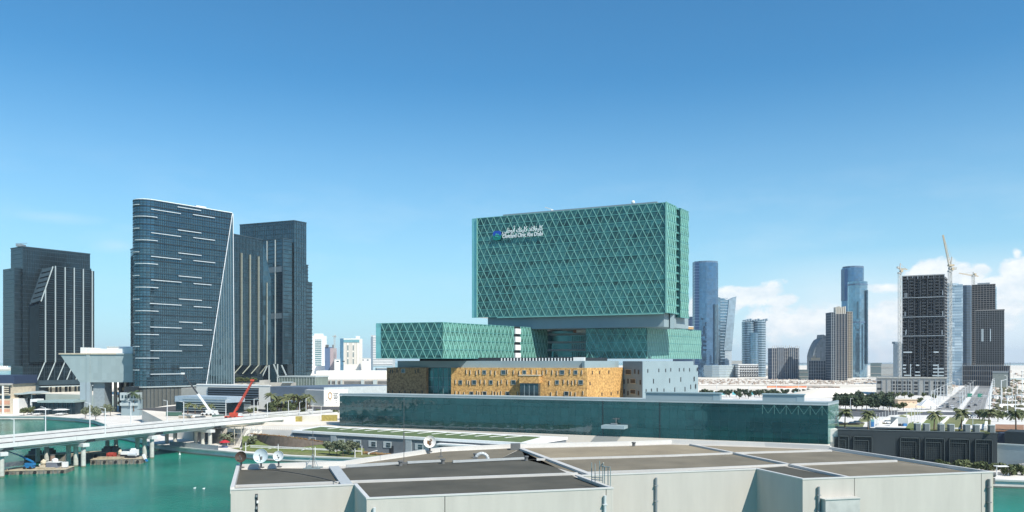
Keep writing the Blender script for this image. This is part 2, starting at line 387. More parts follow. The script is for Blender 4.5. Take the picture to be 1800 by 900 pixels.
def diamond_mesh(name, w, h, m, t=.12):
    g = .93; mb = MB(); a = w/2*g; b = h/2*g
    mb.v = [(-a, 0, 0), (0, 0, -b), (a, 0, 0), (0, 0, b), (-a, -t, 0), (0, -t, -b), (a, -t, 0), (0, -t, b)]
    mb.f = [(4, 5, 6, 7), (3, 2, 1, 0), (0, 1, 5, 4), (1, 2, 6, 5), (2, 3, 7, 6), (3, 0, 4, 7)]
    return mb.mesh(name, m)
def diagrid(parent, fr, u0, u1, z0, z1, rows, cols, pm, d0=0., limit=300, thick=.34, heavy=.62, hband=.5, bm=None, hm=None, name='glass_pane'):
    """rows of triangles between storey bands: panes are diamonds two storeys tall"""
    w = (u1-u0)/cols; h = (z1-z0)/rows; me = diamond_mesh('diamond_pane', w, 2*h, pm); n = 0; rest = MB()
    r_ = random.Random(int(u1*7+z0))
    for k in range(1, rows):
        off = 0 if (rows-k) % 2 == 0 else .5
        for i in range(cols+1):
            u = u0+(i+off)*w
            if u > u1+.01: continue
            edgeish = u < u0+w*.4 or u > u1-w*.4
            if n < limit and not edgeish:
                P_ = fr.P(u, z0+k*h, d0); o = inst(name, me, parent, P_, rot=(r_.uniform(-.006, .006), 0, fr.a+r_.uniform(-.006, .006))); n += 1
            else:
                a = max(u-w/2*.94, u0); b = min(u+w/2*.94, u1)
                pts = [fr.P(a, z0+k*h, d0+.1)] if u > u0+.01 else []
                pts = [fr.P(a, z0+k*h, d0+.1), fr.P(min(max(u, u0), u1), z0+(k-.93)*h, d0+.1), fr.P(b, z0+k*h, d0+.1), fr.P(min(max(u, u0), u1), z0+(k+.93)*h, d0+.1)]
                rest.poly(pts)
    for k, s in ((0, 1), (rows, -1)):
        off = 0 if (rows-k) % 2 == 0 else .5
        for i in range(cols+1):
            u = u0+(i+off)*w
            if u > u1+.01: continue
            a = max(u-w/2*.94, u0); b = min(u+w/2*.94, u1); z = z0+k*h
            t = [fr.P(a, z, d0+.1), fr.P(b, z, d0+.1), fr.P(min(max(u, u0), u1), z+s*.93*h, d0+.1)]
            rest.poly(t if s > 0 else [t[1], t[0], t[2]])
    part('glass_infill', rest, pm, parent, kind='stuff')
    # braces: continuous diagonals, falling ones heavier
    for sgn, th, nm, out in ((1, heavy, 'falling_brace', .34), (-1, thick, 'rising_brace', .22)):
        br = MB(); H = rows*h; run = rows*w/2
        c0 = -int(rows/2)-1
        for i in range(c0, cols+int(rows/2)+2):
            # falling: starts at top u_t and reaches the foot at u_t+run; both meet the base nodes at u0+i*w
            if sgn > 0: ub = u0+i*w; ut = ub-run
            else: ub = u0+i*w; ut = ub+run
            def cl(u):
                return (u-ub)/(ut-ub)
            t0, t1 = 0., 1.
            lo, hi = min(cl(u0), cl(u1)), max(cl(u0), cl(u1)); t0 = max(t0, lo); t1 = min(t1, hi)
            if t1-t0 < .01: continue
            br.bar(fr.P(ub+(ut-ub)*t0, z0+H*t0, d0+out), fr.P(ub+(ut-ub)*t1, z0+H*t1, d0+out), th, .12, up=(fr.n.x, fr.n.y, 0))
        part(nm, br, bm or MINT, parent, kind='stuff')
    bme = MB(); bme.fbox(fr, 0, u1-u0, -hband/2, hband/2, .1, .3)
    me2 = MB(); me2.v = [(x, y, z) for x in (0, u1-u0) for y in (-.3, -.08) for z in (-hband/2, hband/2)]
    me2.f = [(0, 1, 3, 2), (4, 6, 7, 5), (0, 4, 5, 1), (2, 3, 7, 6), (0, 2, 6, 4), (1, 5, 7, 3)]
    mm = me2.mesh('storey_band', hm or MINTD)
    for k in range(0, rows+1):
        inst('storey_band', mm, parent, fr.P(u0, z0+k*h+(hband/2 if k == 0 else -hband/2 if k == rows else 0), d0+.02), fr.a)

# main slab: two blocks with a slot between them on the right end
blk = MB(); blk.prism([tuple(fd.A), tuple(fd.B), tuple(Bm), back(Bm, fd.L)], TZ0, TZ1)
tower = part('tower_block', blk, TEALD, hosp)
diagrid(tower, fd, 0, fd.L, TZ0, TZ1, 13, 26, TEAL, limit=300, heavy=.36, thick=.2, hband=.42)
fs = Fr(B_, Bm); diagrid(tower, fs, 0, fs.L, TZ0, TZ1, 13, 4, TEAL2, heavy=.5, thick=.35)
m = MB(); f2 = Fr(B2, C_)
m.prism([back(B2, 90), tuple(B2), tuple(C_), back(C_, 90)], TZ0-1.5, TZ1)
rear = part('rear_block', m, TEALD, hosp)
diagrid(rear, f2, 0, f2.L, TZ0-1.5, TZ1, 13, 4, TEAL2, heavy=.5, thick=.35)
m = MB(); k1, k2 = back(Bm, 3.5), back(B2, 3.5); m.prism([back(Bm, 80), k1, k2, back(B2, 80)], TZ0, TZ1-1)
slot = part('slot_wall', m, TEALD, hosp)
for k in range(14):
    m = MB(); m.prism([k1, tuple(Bm-fd.d*.6), tuple(B2-fd.d*.6), k2], TZ0+k*4.2, TZ0+k*4.2+.9); part('slot_floor', m, MINTD, slot)
# clear screen at the left end and the thin lit corner posts
m = MB(); fl = Fr(back(A_, 3.4), A_); m.fbox(fl, 0, fl.L, TZ0, TZ1, -.25, 0); part('end_screen', m, CLEAR, hosp)
m = MB(); m.fbox(fd, -.1, .25, TZ0, TZ1+.1, 0, .8); part('corner_post', m, MINT, hosp)
m = MB(); m.fbox(fd, fd.L-.5, fd.L+.3, TZ0, TZ1+.2, -.2, .8); part('corner_post', m, MINT, hosp)
# roof penthouse and cradle
pf = Fr(fd.p(14, -4), fd.p(fd.L-6, -4)); m = MB(); m.fbox(pf, 0, pf.L, TZ1, TZ1+1.6, -12, 0); part('penthouse', m, GREYP, hosp)
m = MB(); u = fd.u(955); m.bar(fd.P(u-1, TZ1+3.8, -5), fd.P(u+3.8, TZ1+2, -5), .45); m.bar(fd.P(u+3, TZ1+1, -5), fd.P(u+3, TZ1+2.4, -5), .8); part('cleaning_cradle', m, WHITE, hosp)
m = MB(); u = fd.u(1108); m.ball(fd.P(u, TZ1+2.4, -5), 1.0, 8, 5); m.bar(fd.P(u, TZ1+1, -5), fd.P(u, TZ1+2.2, -5), .5); part('roof_radome', m, WHITE, hosp)

# collar under the slab
ca, cb_ = fd.p(fd.u(854), -2.5), fd.p(fd.u(1165), -2.5)
cf = Fr(ca, cb_); m = MB(); m.prism([tuple(cf.A), tuple(cf.B), tuple(Vector(cf.B)+sd*34), back(Vector(cf.B)+sd*34, cf.L)], 57.2, TZ0); part('collar', m, GREYP, hosp)
m = MB(); pc = at(1181, 409); m.box(pc.x-1.1, pc.x+1.1, pc.y-1, pc.y+2, 56.5, 63.9); part('white_pier', m, GREYP2, hosp)
m = MB(); m.fbox(fd, fd.u(874), fd.u(1168), TZ0-.5, TZ0+.1, -.9, .3); part('soffit_edge', m, MINT, hosp)

# lower glass wings
BZ0, BZ1 = 41.0, 58.2
L0, L1, L2 = at(670, 386), at(778, 375), at(962, 447)
lw = MB(); lw.prism([tuple(L0), tuple(L1), tuple(L2), tuple(L2+(L0-L1))], BZ0, BZ1); left = part('left_wing', lw, TEALD, hosp)
fa = Fr(L0, L1); diagrid(left, fa, 0, fa.L, BZ0, BZ1, 4, 8, TEAL, heavy=.34, thick=.2, hband=.36)
fb = Fr(L1, L2); us, ue = fb.u(903), fb.u(914)
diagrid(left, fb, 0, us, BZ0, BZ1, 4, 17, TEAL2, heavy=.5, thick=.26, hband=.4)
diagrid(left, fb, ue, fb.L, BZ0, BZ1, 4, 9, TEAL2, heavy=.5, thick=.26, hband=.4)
for k in range(4):
    m = MB(); m.fbox(fb, us+.4, ue-.4, BZ0+k*4.3+.3, BZ0+k*4.3+3.1, .1, .9); part('white_panel', m, WHITE, left)
    m = MB(); m.fbox(fb, us+.4, ue-.4, BZ0+k*4.3+3.1, BZ0+k*4.3+4.2, .02, .2); part('window', m, DARK, left)
m = MB(); m.fbox(fa, -2.9, 0, BZ0, BZ1, -.25, 0); part('end_screen', m, CLEAR, left)
R0, R1, R2 = at(1030, 425), at(1137, 418), at(1232, 481)
rw = MB(); rw.prism([tuple(R0), tuple(R1), tuple(R2), tuple(R2+(R0-R1))], BZ0, BZ1); right = part('right_wing', rw, TEALD, hosp)
fc = Fr(R0, R1); diagrid(right, fc, 0, fc.L, BZ0, BZ1, 4, 8, TEAL, heavy=.34, thick=.2, hband=.36)
fe = Fr(R1, R2); diagrid(right, fe, 0, fe.L, BZ0, BZ1, 4, 24, glass('sunlit_pale_glass', (.25, .47, .40), .1, .2, (2.2, 2.2, 2.15), .02, .3, row=.3, rand=.2), heavy=.6, thick=.25, hband=.4)  # palest glass stands in for direct sun on this side
# dark link between them, with floor bands, railings and fins
K0, K1 = at(960, 452), at(1034, 444); fk = Fr(K0, K1)
m = MB(); m.prism(rect(K0, K1, 20), BZ0, BZ1-1.4); link = part('link_block', m, TEALD, hosp)
for k in range(4):
    m = MB(); m.fbox(fk, 0, fk.L, BZ0+k*4.4, BZ0+k*4.4+1.1, 0, .9); part('floor_band', m, GREYP, link)
for i in range(9):
    for k in (0, 1, 2):
        m = MB(); u = fk.L*(.62+.042*i); m.fbox(fk, u, u+.4, BZ0+k*4.4+1.1, BZ0+k*4.4+4.0, .1, .5); part('mullion', m, GREYP2 if k == 1 else MINTD, link)
m = MB(); m.fbox(fk, fk.L*.74, fk.L*.98, BZ1-2.6, BZ1-.2, 1.2, 1.6); part('white_panel', m, WHITE, link)
m = MB(); m.fbox(fk, fk.L*.66, fk.L*.735, BZ1-2.6, BZ1-.2, 1.2, 1.5); part('brown_panel', m, mat('terracotta_panel', (.30, .14, .09), .8), link)
plant = MB()
for i in range(5): plant.lathe([(.9, 0), (1.0, .3), (1.0, .7), (.2, .9)], (fk.P(fk.L*(.42+.045*i), BZ1-1.4, 1.)), n=8)
part('roof_fan', plant, STEEL, link, kind='stuff')
# terrace slab over the right wing
m = MB(); tA, tB = at(1137, 424), at(1219, 468); ft = Fr(tA, tB); m.fbox(ft, 0, ft.L, BZ1+.2, BZ1+1.5, -9, 0); part('roof_terrace', m, mat('tan_deck', (.45, .30, .15), .8, var=.3, scale=.3), hosp)
m = MB(); m.fbox(ft, 0, ft.L, BZ1+1.5, BZ1+1.9, -.5, .1); part('terrace_rail', m, WHITE, hosp)

# stone podium
GZ1 = 36.6; G0, G1, G2 = Vector((-62.9, 400)), Vector((35, 372)), at(1095, 399)
fg = Fr(G0, G1); fh = Fr(G1, G2)
ub0, ub1 = fg.u(749), fg.u(793)
m = MB(); m.prism([tuple(G0), fg.p(ub0), fg.p(ub0, -30), fg.p(0, -30)], LZ, GZ1); pod = part('shaded_stone_block', m, DSTONE, hosp)
m = MB(); m.prism([fg.p(ub1), tuple(G1), tuple(G2), fh.p(fh.L, -60), fg.p(ub1, -40)], LZ, GZ1); gold = part('golden_stone_block', m, STONE, hosp)
m = MB(); m.prism([fg.p(ub0+.01, -3), fg.p(ub1-.01, -3), fg.p(ub1-.01, -25), fg.p(ub0+.01, -25)], LZ, GZ1-.2); bay = part('glass_bay', m, TEALD, hosp)
for i in range(1, 5):
    m = MB(); u = ub0+(ub1-ub0)*i/5; m.fbox(fg, u-.08, u+.08, LZ, GZ1-.3, -2.99, -2.8); part('mullion', m, GREYP, bay)
for z in (22.5, 27, 31.5):
    m = MB(); m.fbox(fg, ub0+.3, ub1-.3, z-.1, z+.1, -2.98, -2.85); part('transom', m, GREYP, bay)
# portal box
pu0, pu1 = fg.u(917), fg.u(951)
m = MB(); m.fbox(fg, pu0, pu1, 29.4, 32.9, 0, 4.5); part('portal_lintel', m, STONE, gold)
m = MB(); m.fbox(fg, pu0+.2, pu1-.3, LZ, 29.4, 0, 3.9); pg = part('portal_glass', m, WGLASS, gold)
for i in range(1, 4):
    m = MB(); u = pu0+(pu1-pu0)*i/4; m.fbox(fg, u-.12, u+.12, LZ, 29.3, 3.9, 4.05); part('mullion', m, GREYP, pg)
m = MB(); m.fbox(fg, pu0-.2, pu1+.2, 32.9, 33.3, -.1, 4.8); part('portal_coping', m, mat('cream_stone', (.6, .52, .38), .8), gold)
FRAME = mat('window_frame_metal', (.34, .36, .34), .5, .3)
def win(parent, fr, px, py, wpx, hpx, frame=True, m=WGLASS):
    u = fr.u(px); Y = fr.p(u)[1]; w = wpx*Y/F/max(abs(fr.d.x), .35); h = hpx*Y/F; z = Z(py, Y)
    b = MB(); b.fbox(fr, u-w/2, u+w/2, z-h/2, z+h/2, .02, .12); o = part('window', b, m, parent)
    if frame:
        b = MB(); t = .22
        b.fbox(fr, u-w/2-t, u-w/2, z-h/2-t, z+h/2+t, 0, .32).fbox(fr, u+w/2, u+w/2+t, z-h/2-t, z+h/2+t, 0, .32)
        b.fbox(fr, u-w/2, u+w/2, z-h/2-t, z-h/2, 0, .32).fbox(fr, u-w/2, u+w/2, z+h/2, z+h/2+t, 0, .32)
        part('window_frame', b, FRAME, o) if parent is hosp else part('window_frame', b, FRAME, parent)
rows = [(654.5, [851.6, 885, 922, 988, 1012], [819, 826, 836, 842, 862, 870, 891, 902, 912, 934, 943, 953, 960, 970, 978, 1001, 1022]),
        (672, [809.6, 833.6, 863, 902.6, 979.4, 1021], [800, 820, 824, 844, 851.6, 875, 881, 891, 965, 990, 998, 1005, 1011]),
        (692, [829, 851.6, 892, 995.6], [800, 807, 815, 838, 842, 847, 865, 870, 875, 880, 909, 968, 978, 1003, 1011, 1024])]
for py, sq, sl_ in rows:
    for k, px in enumerate(sq):
        if 914 < px < 954 and py > 660: continue
        win(gold, fg, px, py, 6.5 if k % 2 else 5, 6.5 if k % 2 else 6)
    for k, px in enumerate(sl_):
        if 914 < px < 954 and py > 660: continue
        win(gold, fg, px, py+(k % 3)-1, 1.6, 7, False, DARK)
        b = MB(); u = fg.u(px+1.6); z = Z(py+(k % 3)-1, fg.p(u)[1]); b.fbox(fg, u-.22, u+.12, z-1.0, z+1.0, 0, .5); part('slit_jamb', b, mat('pale_jamb', (.55, .45, .30), .7), gold)
for py, px in ((655, 1041), (655, 1054), (654, 1070), (674, 1037), (693, 1058), (692, 1074), (690, 1086)):
    win(gold, fh, px, py, 1.8, 6, False, DARK)
for px, py in ((709, 652), (686, 653), (690, 653), (698, 652), (730, 653), (735, 652), (690, 689), (702, 690), (712, 690), (722, 690), (730, 690), (742, 689), (684, 668), (683, 690)):
    win(pod, fg, px, py, 6 if px == 709 else 1.7, 6, px == 709, WGLASS if px == 709 else DARK)
# grey collar band over the podium and the white-columned gap
m = MB(); o_ = [fg.p(5, -2), fg.p(fg.L-2, -2), fh.p(fh.L+1, -3), fh.p(fh.L, -40), fg.p(5, -40)]
m.prism(o_, GZ1, 39.9); part('collar_band', m, GREYP, hosp)
m = MB(); q1, q2 = fg.u(1012), fg.u(1032)-2; m.fbox(fg, fg.u(1028)-1.8, q2, GZ1+.02, 39.8, -1.98, -1.5); 
m = MB(); m.fbox(fh, 0, fh.L-6, GZ1, 39.8, -2.7, -1.3); part('pale_band', m, GREYP2, hosp)
m = MB(); m.prism([fg.p(14, -9), fg.p(fg.L-4, -9), fh.p(fh.L, -9), fh.p(fh.L, -36), fg.p(14, -36)], 39.9, 41.5); part('recess_wall', m, DARK, hosp)
for i in range(26):
    u = fg.u(876+5.6*i); m = MB(); m.fbox(fg, u, u+.45, 39.9, 41.3, -5.0, -4.5); part('column', m, WHITE, hosp)
m = MB(); a = fg.u(1040); m.fbox(fg, fg.u(1006), fg.u(1026), 39.9, 41.6, -4.4, -2.2)
part('white_awning', m, WHITE, hosp)
# grey panelled block on the right
H0, H1, H2 = at(1095.6, 400), at(1130, 386), at(1228, 440); fi, fj = Fr(H0, H1), Fr(H1, H2)
m = MB(); m.prism([tuple(H0), tuple(H1), fj.p(fj.u(1219)), fj.p(fj.u(1219), -30), tuple(H0+Vector((20, 60)))], LZ, 39.7); gb = part('grey_panel_block', m, GREYP2, hosp)
m = MB(); m.prism([fj.p(fj.u(1219)+.01, -.3), fj.p(fj.L, -.3), fj.p(fj.L, -30), fj.p(fj.u(1219)+.01, -30)], LZ, 37.6); part('grey_panel_step', m, GREYP2, hosp)
m = MB(); m.fbox(fi, 0, fi.L-.02, LZ, 39.75, .01, .3); part('shaded_front_skin', m, mat('shaded_blue_panel', (.15, .215, .26), .6, var=.06), hosp)  # darker skin paints the block's side that the sun misses
for py, px, w_, h_ in ((654, 1105, 8, 8), (670, 1113, 7, 7), (688.5, 1113, 7, 7)): win(gb, Fr(fi.p(0, .3), fi.p(fi.L, .3)), px, py, w_, h_, True, DARK)
for px, py in ((1116, 653), (1122.6, 654), (1097, 671), (1104, 670), (1125.6, 672), (1097.5, 688), (1104, 691), (1122.5, 691)):
    win(gb, Fr(fi.p(0, .3), fi.p(fi.L, .3)), px, py, 1.8, 8, False, DARK)
for px, py in ((1138.6, 652), (1158, 651), (1170, 651), (1179, 650), (1194, 650), (1202, 650), (1212, 650), (1226, 649), (1148.6, 670), (1177, 669), (1196.6, 667), (1220.4, 666), (1135.6, 688), (1145, 687), (1155, 686), (1167, 687), (1186, 685), (1204, 684), (1214, 680), (1223, 679)):
    win(gb, fj, px, py, 1.9, 8 if py > 660 else 6, False, DARK)

# sign on the slab front
def text_mesh(s, size, font_bold=0.0, depth=.12):
    cu = bpy.data.curves.new('lettering', 'FONT'); cu.body = s; cu.size = size; cu.extrude = depth; cu.offset = font_bold; cu.resolution_u = 2
    o = bpy.data.objects.new('lettering', cu); COL.objects.link(o); dg = bpy.context.evaluated_depsgraph_get(); dg.update()
    me = bpy.data.meshes.new_from_object(o.evaluated_get(dg)); bpy.data.objects.remove(o); return me
SIGNW = mat('sign_white', (.85, .87, .87), .5, var=.02)
def lettering(s, fr, u, z, width, size, d, parent, m, bold=.02, name='lettering'):
    me = text_mesh(s, size, bold); xs = [v.co.x for v in me.vertices]; k = width/(max(xs)-min(xs)); x0 = min(xs)
    for v in me.vertices: v.co = Vector(((v.co.x-x0)*k, -v.co.z, v.co.y))
    me.materials.clear(); me.materials.append(m)
    return inst(name, me, parent, fr.P(u, z, d), fr.a)
u0s, u1s = fd.u(885), fd.u(955.5)
lettering('Cleveland Clinic Abu Dhabi', fd, u0s, fd.z(885, 419.6), u1s-u0s, 3.3, 1.3, hosp, SIGNW, .03)
ar = '\uFEDB\uFEE0\uFEF4\uFED4\uFEFC\uFEE7\uFEAA \uFEDB\uFEE0\uFEF4\uFEE8\uFEDA \uFE83\uFE91\uFEEE\uFEC7\uFE92\uFEF2'[::-1]
lettering(ar, fd, u0s, fd.z(885, 410.5), u1s-u0s, 3.8, 1.3, hosp, SIGNW, .03)
# emblem: blue over green rounded square with a knot in the middle
LOGOB = mat('sign_blue', (.01, .07, .42), .4, var=.05); LOGOG = mat('sign_green', (.0, .20, .17), .4, var=.05); LOGOL = mat('sign_leaf', (.05, .38, .30), .4)
uc = fd.u(875.5); zc = fd.z(875.5, 414.5); Rr = 2.55
def emb(pts, m, d): b = MB(); q = [(uc+x*Rr, zc+z*Rr) for x, z in pts]; n = len(q); b.v = [tuple(fd.P(u, z, d)) for u, z in q]+[tuple(fd.P(u, z, d+.15)) for u, z in q]; b.f = [tuple(range(n, 2*n))]+[(i, (i+1) % n, n+(i+1) % n, n+i) for i in range(n)]; part('emblem', b, m, hosp)
def arc(cx, cz, r, a0, a1, k=6): return [(cx+r*math.cos(R(a0+(a1-a0)*i/k)), cz+r*math.sin(R(a0+(a1-a0)*i/k))) for i in range(k+1)]
emb([(-1, 0), (1, 0)]+arc(.4, .4, .6, 0, 90)+arc(-.4, .4, .6, 90, 180), LOGOB, 1.2)
emb(arc(-.4, -.4, .6, 180, 270)+arc(.4, -.4, .6, 270, 360)+[(1, -.003), (-1, -.003)], LOGOG, 1.2)
for a in range(4):
    c, s_ = math.cos(R(90*a+20)), math.sin(R(90*a+20))
    emb([(c*x-s_*z, s_*x+c*z) for x, z in ((.12, -.05), (.5, -.12), (.42, .22), (.14, .22))], LOGOL, 1.37)

# ---------------------------------------------------------------- glass gallery hall
HA, HB, HC = Vector((-80.7, 373)), Vector((115.4, 291)), Vector((125.8, 307))
hall = thing('glass_hall', 'long low hall with a dark teal glass front running along the foot of the hospital', 'glass hall', (17, 332, 2))
HG = glass('hall_glass', (.016, .066, .074), .35, .08, (90, 90, 3.7), .004, .65, wav=.05, wscale=.30, coat=.8, rand=.22, row=.0)
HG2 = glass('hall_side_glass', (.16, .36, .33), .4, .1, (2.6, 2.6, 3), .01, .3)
fH, fS = Fr(HA, HB), Fr(HB, HC)
m = MB(); core = [tuple(HA), tuple(HB), tuple(HC), tuple(HA+(HC-HB))]; m.prism(offset(core, -.7), LZ-7, 23.6); hc = part('inner_wall', m, mat('hall_interior', (.02, .075, .08), .6, var=.4, scale=.12), hall)
m = MB(); m.prism(offset(core, .15), 23.6, 24.3); roof = part('roof', m, mat('hall_roof', (.34, .40, .42), .6, var=.15, scale=.08), hall)
m = MB(); m.fbox(fH, 0, fH.L, 24.3, 24.75, -.5, .2).fbox(fS, 0, fS.L, 24.3, 24.75, -.5, .19); part('roof_parapet', m, GREYP, hall)
NC = 66; cw = fH.L/NC; zr = [9.4, 13.2, 17.0, 20.6, 23.55]
for j in range(4):
    b = MB(); hh = zr[j+1]-zr[j]-.08; b.v = [(x, y, z) for x in (.04, cw-.04) for y in (-.12, 0) for z in (0, hh)]
    b.f = [(0, 1, 3, 2), (4, 6, 7, 5), (0, 4, 5, 1), (2, 3, 7, 6), (0, 2, 6, 4), (1, 5, 7, 3)]; me = b.mesh('hall_pane', HG)
    for i in range(NC): inst('glass_pane', me, hall, fH.P(i*cw, zr[j]+.04, 0), rot=(rnd.uniform(-.0025, .0025), 0, fH.a+rnd.uniform(-.0035, .0035)))
iu = int(fH.u(940)/cw); b = MB(); b.v = [(x, y, z) for x in (.04, cw-.04) for y in (-.12, 0) for z in (0, 7.1)]; b.f = [(0, 1, 3, 2), (4, 6, 7, 5), (0, 4, 5, 1), (2, 3, 7, 6), (0, 2, 6, 4), (1, 5, 7, 3)]; me = b.mesh('hall_pane', HG)
for i in range(iu, NC): inst('glass_pane', me, hall, fH.P(i*cw, PZ+.06, 0), rot=(rnd.uniform(-.0025, .0025), 0, fH.a+rnd.uniform(-.0035, .0035)))
b = MB(); cs = fS.L/6
for i in range(6):
    for j in range(6):
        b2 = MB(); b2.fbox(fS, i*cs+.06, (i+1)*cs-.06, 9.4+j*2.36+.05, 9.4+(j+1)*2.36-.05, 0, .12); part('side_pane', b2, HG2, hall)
mu = MB()
for i in range(0, NC+1, 1): mu.fbox(fH, i*cw-.05, i*cw+.05, 9.4, 23.6, -.15, .05)
for z in (12.3, 13.1, 17.0, 20.5): mu.fbox(fH, 0, fH.L, z-.04, z+.04, .02, .08)
part('mullion_grid', mu, mat('hall_mullion', (.045, .13, .135), .5), hall, kind='stuff')
for px in (1060, 1160): u = fH.u(px); m = MB(); m.fbox(fH, u-.12, u+.12, 9.4, 23.6, .1, .3); part('joint_cover', m, DARK, hall)
# roof trusses seen through the glass are real bars just inside it
tr = MB()
for px0 in range(1340, 1450, 21):
    a, c = fH.u(px0), fH.u(px0+10); tr.bar(fH.P(a, 20, .16), fH.P(a, 23.4, .16), .12); tr.bar(fH.P(a, 23.4, .16), fH.P(c, 20.2, .16), .12); tr.bar(fH.P(c, 20.2, .16), fH.P(fH.u(px0+21), 23.4, .16), .12)
part('roof_truss', tr, mat('truss_teal', (.10, .24, .23), .5), hall, kind='stuff')
for p0, p1, dy in ((1130, 1262, 0), (1338, 1412, 0)):
    a, c = fH.u(p0), fH.u(p1); 
    m = MB(); m.fbox(fH, a, c, 24.3, 27.0, -10, -5); ob = part('roof_plant_box', m, GREYP, hall)
    m = MB(); m.fbox(fH, a-.3, c+.4, 27.0, 27.35, -10.3, -4.6); part('box_cap', m, GREYP2, hall)
    m = MB(); m.fbox(fH, c-2.6, c+.02, 24.3, 26.9, -5, -4.9); part('box_panel', m, GREYP2, hall)
m = MB(); a, c = fH.u(1064), fH.u(1106); m.fbox(fH, a, c-.5, 12.9, 14.2, .2, 6); bal = part('balcony_slab', m, GREYP2, hall)
m = MB(); m.fbox(fH, a+3.2, a+5.6, 14.2, 14.9, 2, 3.4); part('balcony_machine', m, STEEL, hall)
m = MB(); m.bar(fH.P(a+4.8, 14.8, 1), fH.P(a+4.8, 17, 1), .35); m.bar(fH.P(a+3.4, 16.6, 1), fH.P(a+6.2, 16.6, 1), .3); part('balcony_hoist', m, DCONC, hall)

# ---------------------------------------------------------------- low building with planted roof
low = thing('low_building', 'long low grey building with a green planted roof in front of the glass hall', 'low building', (-40, 330, PZ))
q0, q1, q2, q3 = Vector((-95.5, 347)), Vector((5.4, 293)), Vector((21.5, 316)), Vector((-88.5, 370))
fL = Fr(q0, q1); fR = Fr(q1, q2)
m = MB(); m.prism([tuple(q0), tuple(q1), tuple(q2), tuple(q3)], PZ, 8.7); bd = part('wall', m, mat('grey_render', (.155, .175, .19), .8, var=.08, scale=.3), low)
m = MB(); m.prism(offset([tuple(q0), tuple(q1), tuple(q2), tuple(q3)], .4), 8.7, 9.7); part('roof_slab', m, WHITE, low)
qb = Fr(q3, q2)
sc_ = MB(); sc_.prism([fL.p(4, -1.3), fL.p(fL.L-3, -1.3), qb.p(qb.L-9, 5.0), qb.p(4, 5.5)], 9.7, 9.85); turf = part('roof_turf', sc_, DGREEN, low)
for i in range(14):
    t = (i+.5)/14; a = Vector(fL.p(8+t*(fL.L-22), -4)); c = Vector(qb.p(10+t*(qb.L-24), 5)); dd = (c-a)
    m = MB(); s0 = a+dd*.45; e0 = a+dd*.95+fL.d*1.0; m.bar((*s0, 9.9), (*e0, 9.9), .9, .12); part('roof_light_strip', m, WHITE, low)
for px in (587, 719):
    u = fL.u(px); m = MB(); m.fbox(fL, u-1.6, u+1.4, PZ, 8.65, 0, .25); part('pale_panel', m, mat('light_grey_render', (.36, .40, .41), .8), low)
NICHE = mat('niche_surround', (.48, .52, .52), .7)
for px in (510, 549, 600, 628, 655, 681, 737):
    u = fL.u(px); m = MB(); m.fbox(fL, u-2.0, u+2.0, 4.7, 7.2, 0, .18); ni = part('window_surround', m, NICHE, low)
    m = MB(); m.fbox(fL, u-.4, u+1.6, 5.0, 6.7, .18, .26); wd = part('window', m, WGLASS, ni)
    m = MB(); m.fbox(fL, u-.4, u+1.6, 5.85, 5.95, .26, .34); part('window_rail', m, NICHE, ni)
u = fL.u(688); m = MB(); m.fbox(fL, u-1, u+1.1, PZ, 5.6, 0, .1); part('door', m, DARK, low)
m = MB(); a, c = fL.u(775), fL.u(905)
m.fbox(fL, a, c, 7.4, 8.0, .4, 3.2); part('canopy', m, WHITE, low)
for i in range(24):
    u = fL.u(745)+.55*i; m = MB(); m.fbox(fL, u, u+.22, 3, 7.0, .02, .2); part('window_fin', m, GREYP2, low)
m = MB(); m.fbox(fL, fL.u(745)-.3, fL.u(745)+13, 3, 7.0, 0, .02); part('window', m, WGLASS, low)
# ---------------------------------------------------------------- near white building
ZR = 24.0
def rp(px, py, z=ZR): return gp(px, py, z)
nb = thing('roofed_building', 'near white building with a flat gravel roof divided by white kerbs, filling the foreground', 'building', (10, 110, 0))
pts_front = [rp(405.5, 860), rp(623, 851), rp(644.5, 875.5), rp(1078, 857), rp(1018, 835.5), rp(1329.8, 823.7), rp(1411, 841.6), rp(1745, 829)]
pts_back = [rp(1461, 785.8), rp(1345, 780), rp(1180, 775), rp(1102, 777.8), rp(913, 782), rp(780, 788), rp(755, 791), rp(700, 799), rp(644, 806.7), rp(604, 813), rp(493, 816.7), rp(416.7, 819)]
outline = pts_front+pts_back
WALLW = mat('white_render_wall', (.50, .468, .415), .7, var=.07, scale=.5, bump=.04, bscale=3, detail=8, stretch=(1, 1, .16))
m = MB(); m.prism(offset(outline, -.25), 0, ZR-.5); part('wall', m, WALLW, nb)
# wall panels, split at the dark joints
def joints(fr, pxs):
    us = [0]+[fr.u(p) for p in pxs]+[fr.L]
    for a, b in zip(us, us[1:]):
        q = MB(); q.fbox(fr, a+(.05 if a else 0), b-(.05 if b < fr.L else 0), -1, ZR-.16, -.25, 0); part('wall_panel', q, WALLW, nb)
FRs = [Fr(a, b) for a, b in zip(pts_front, pts_front[1:])]
for fr, js in zip(FRs, ([], [], [782, 1065.5], [], [], [], [1502, 1725])): joints(fr, js)
# parapets
PARA = mat('parapet_metal', (.58, .565, .53), .45, var=.04)
n = len(outline); inner = offset(outline, -.42); outer = offset(outline, .06)
for i in range(n):
    j = (i+1) % n; b = MB(); h = ZR+.02 if i < 8 else ZR+.25
    b.prism([outer[i], outer[j], inner[j], inner[i]], ZR-.15 if i < 7 else ZR-.55, h); part('parapet', b, PARA, nb)
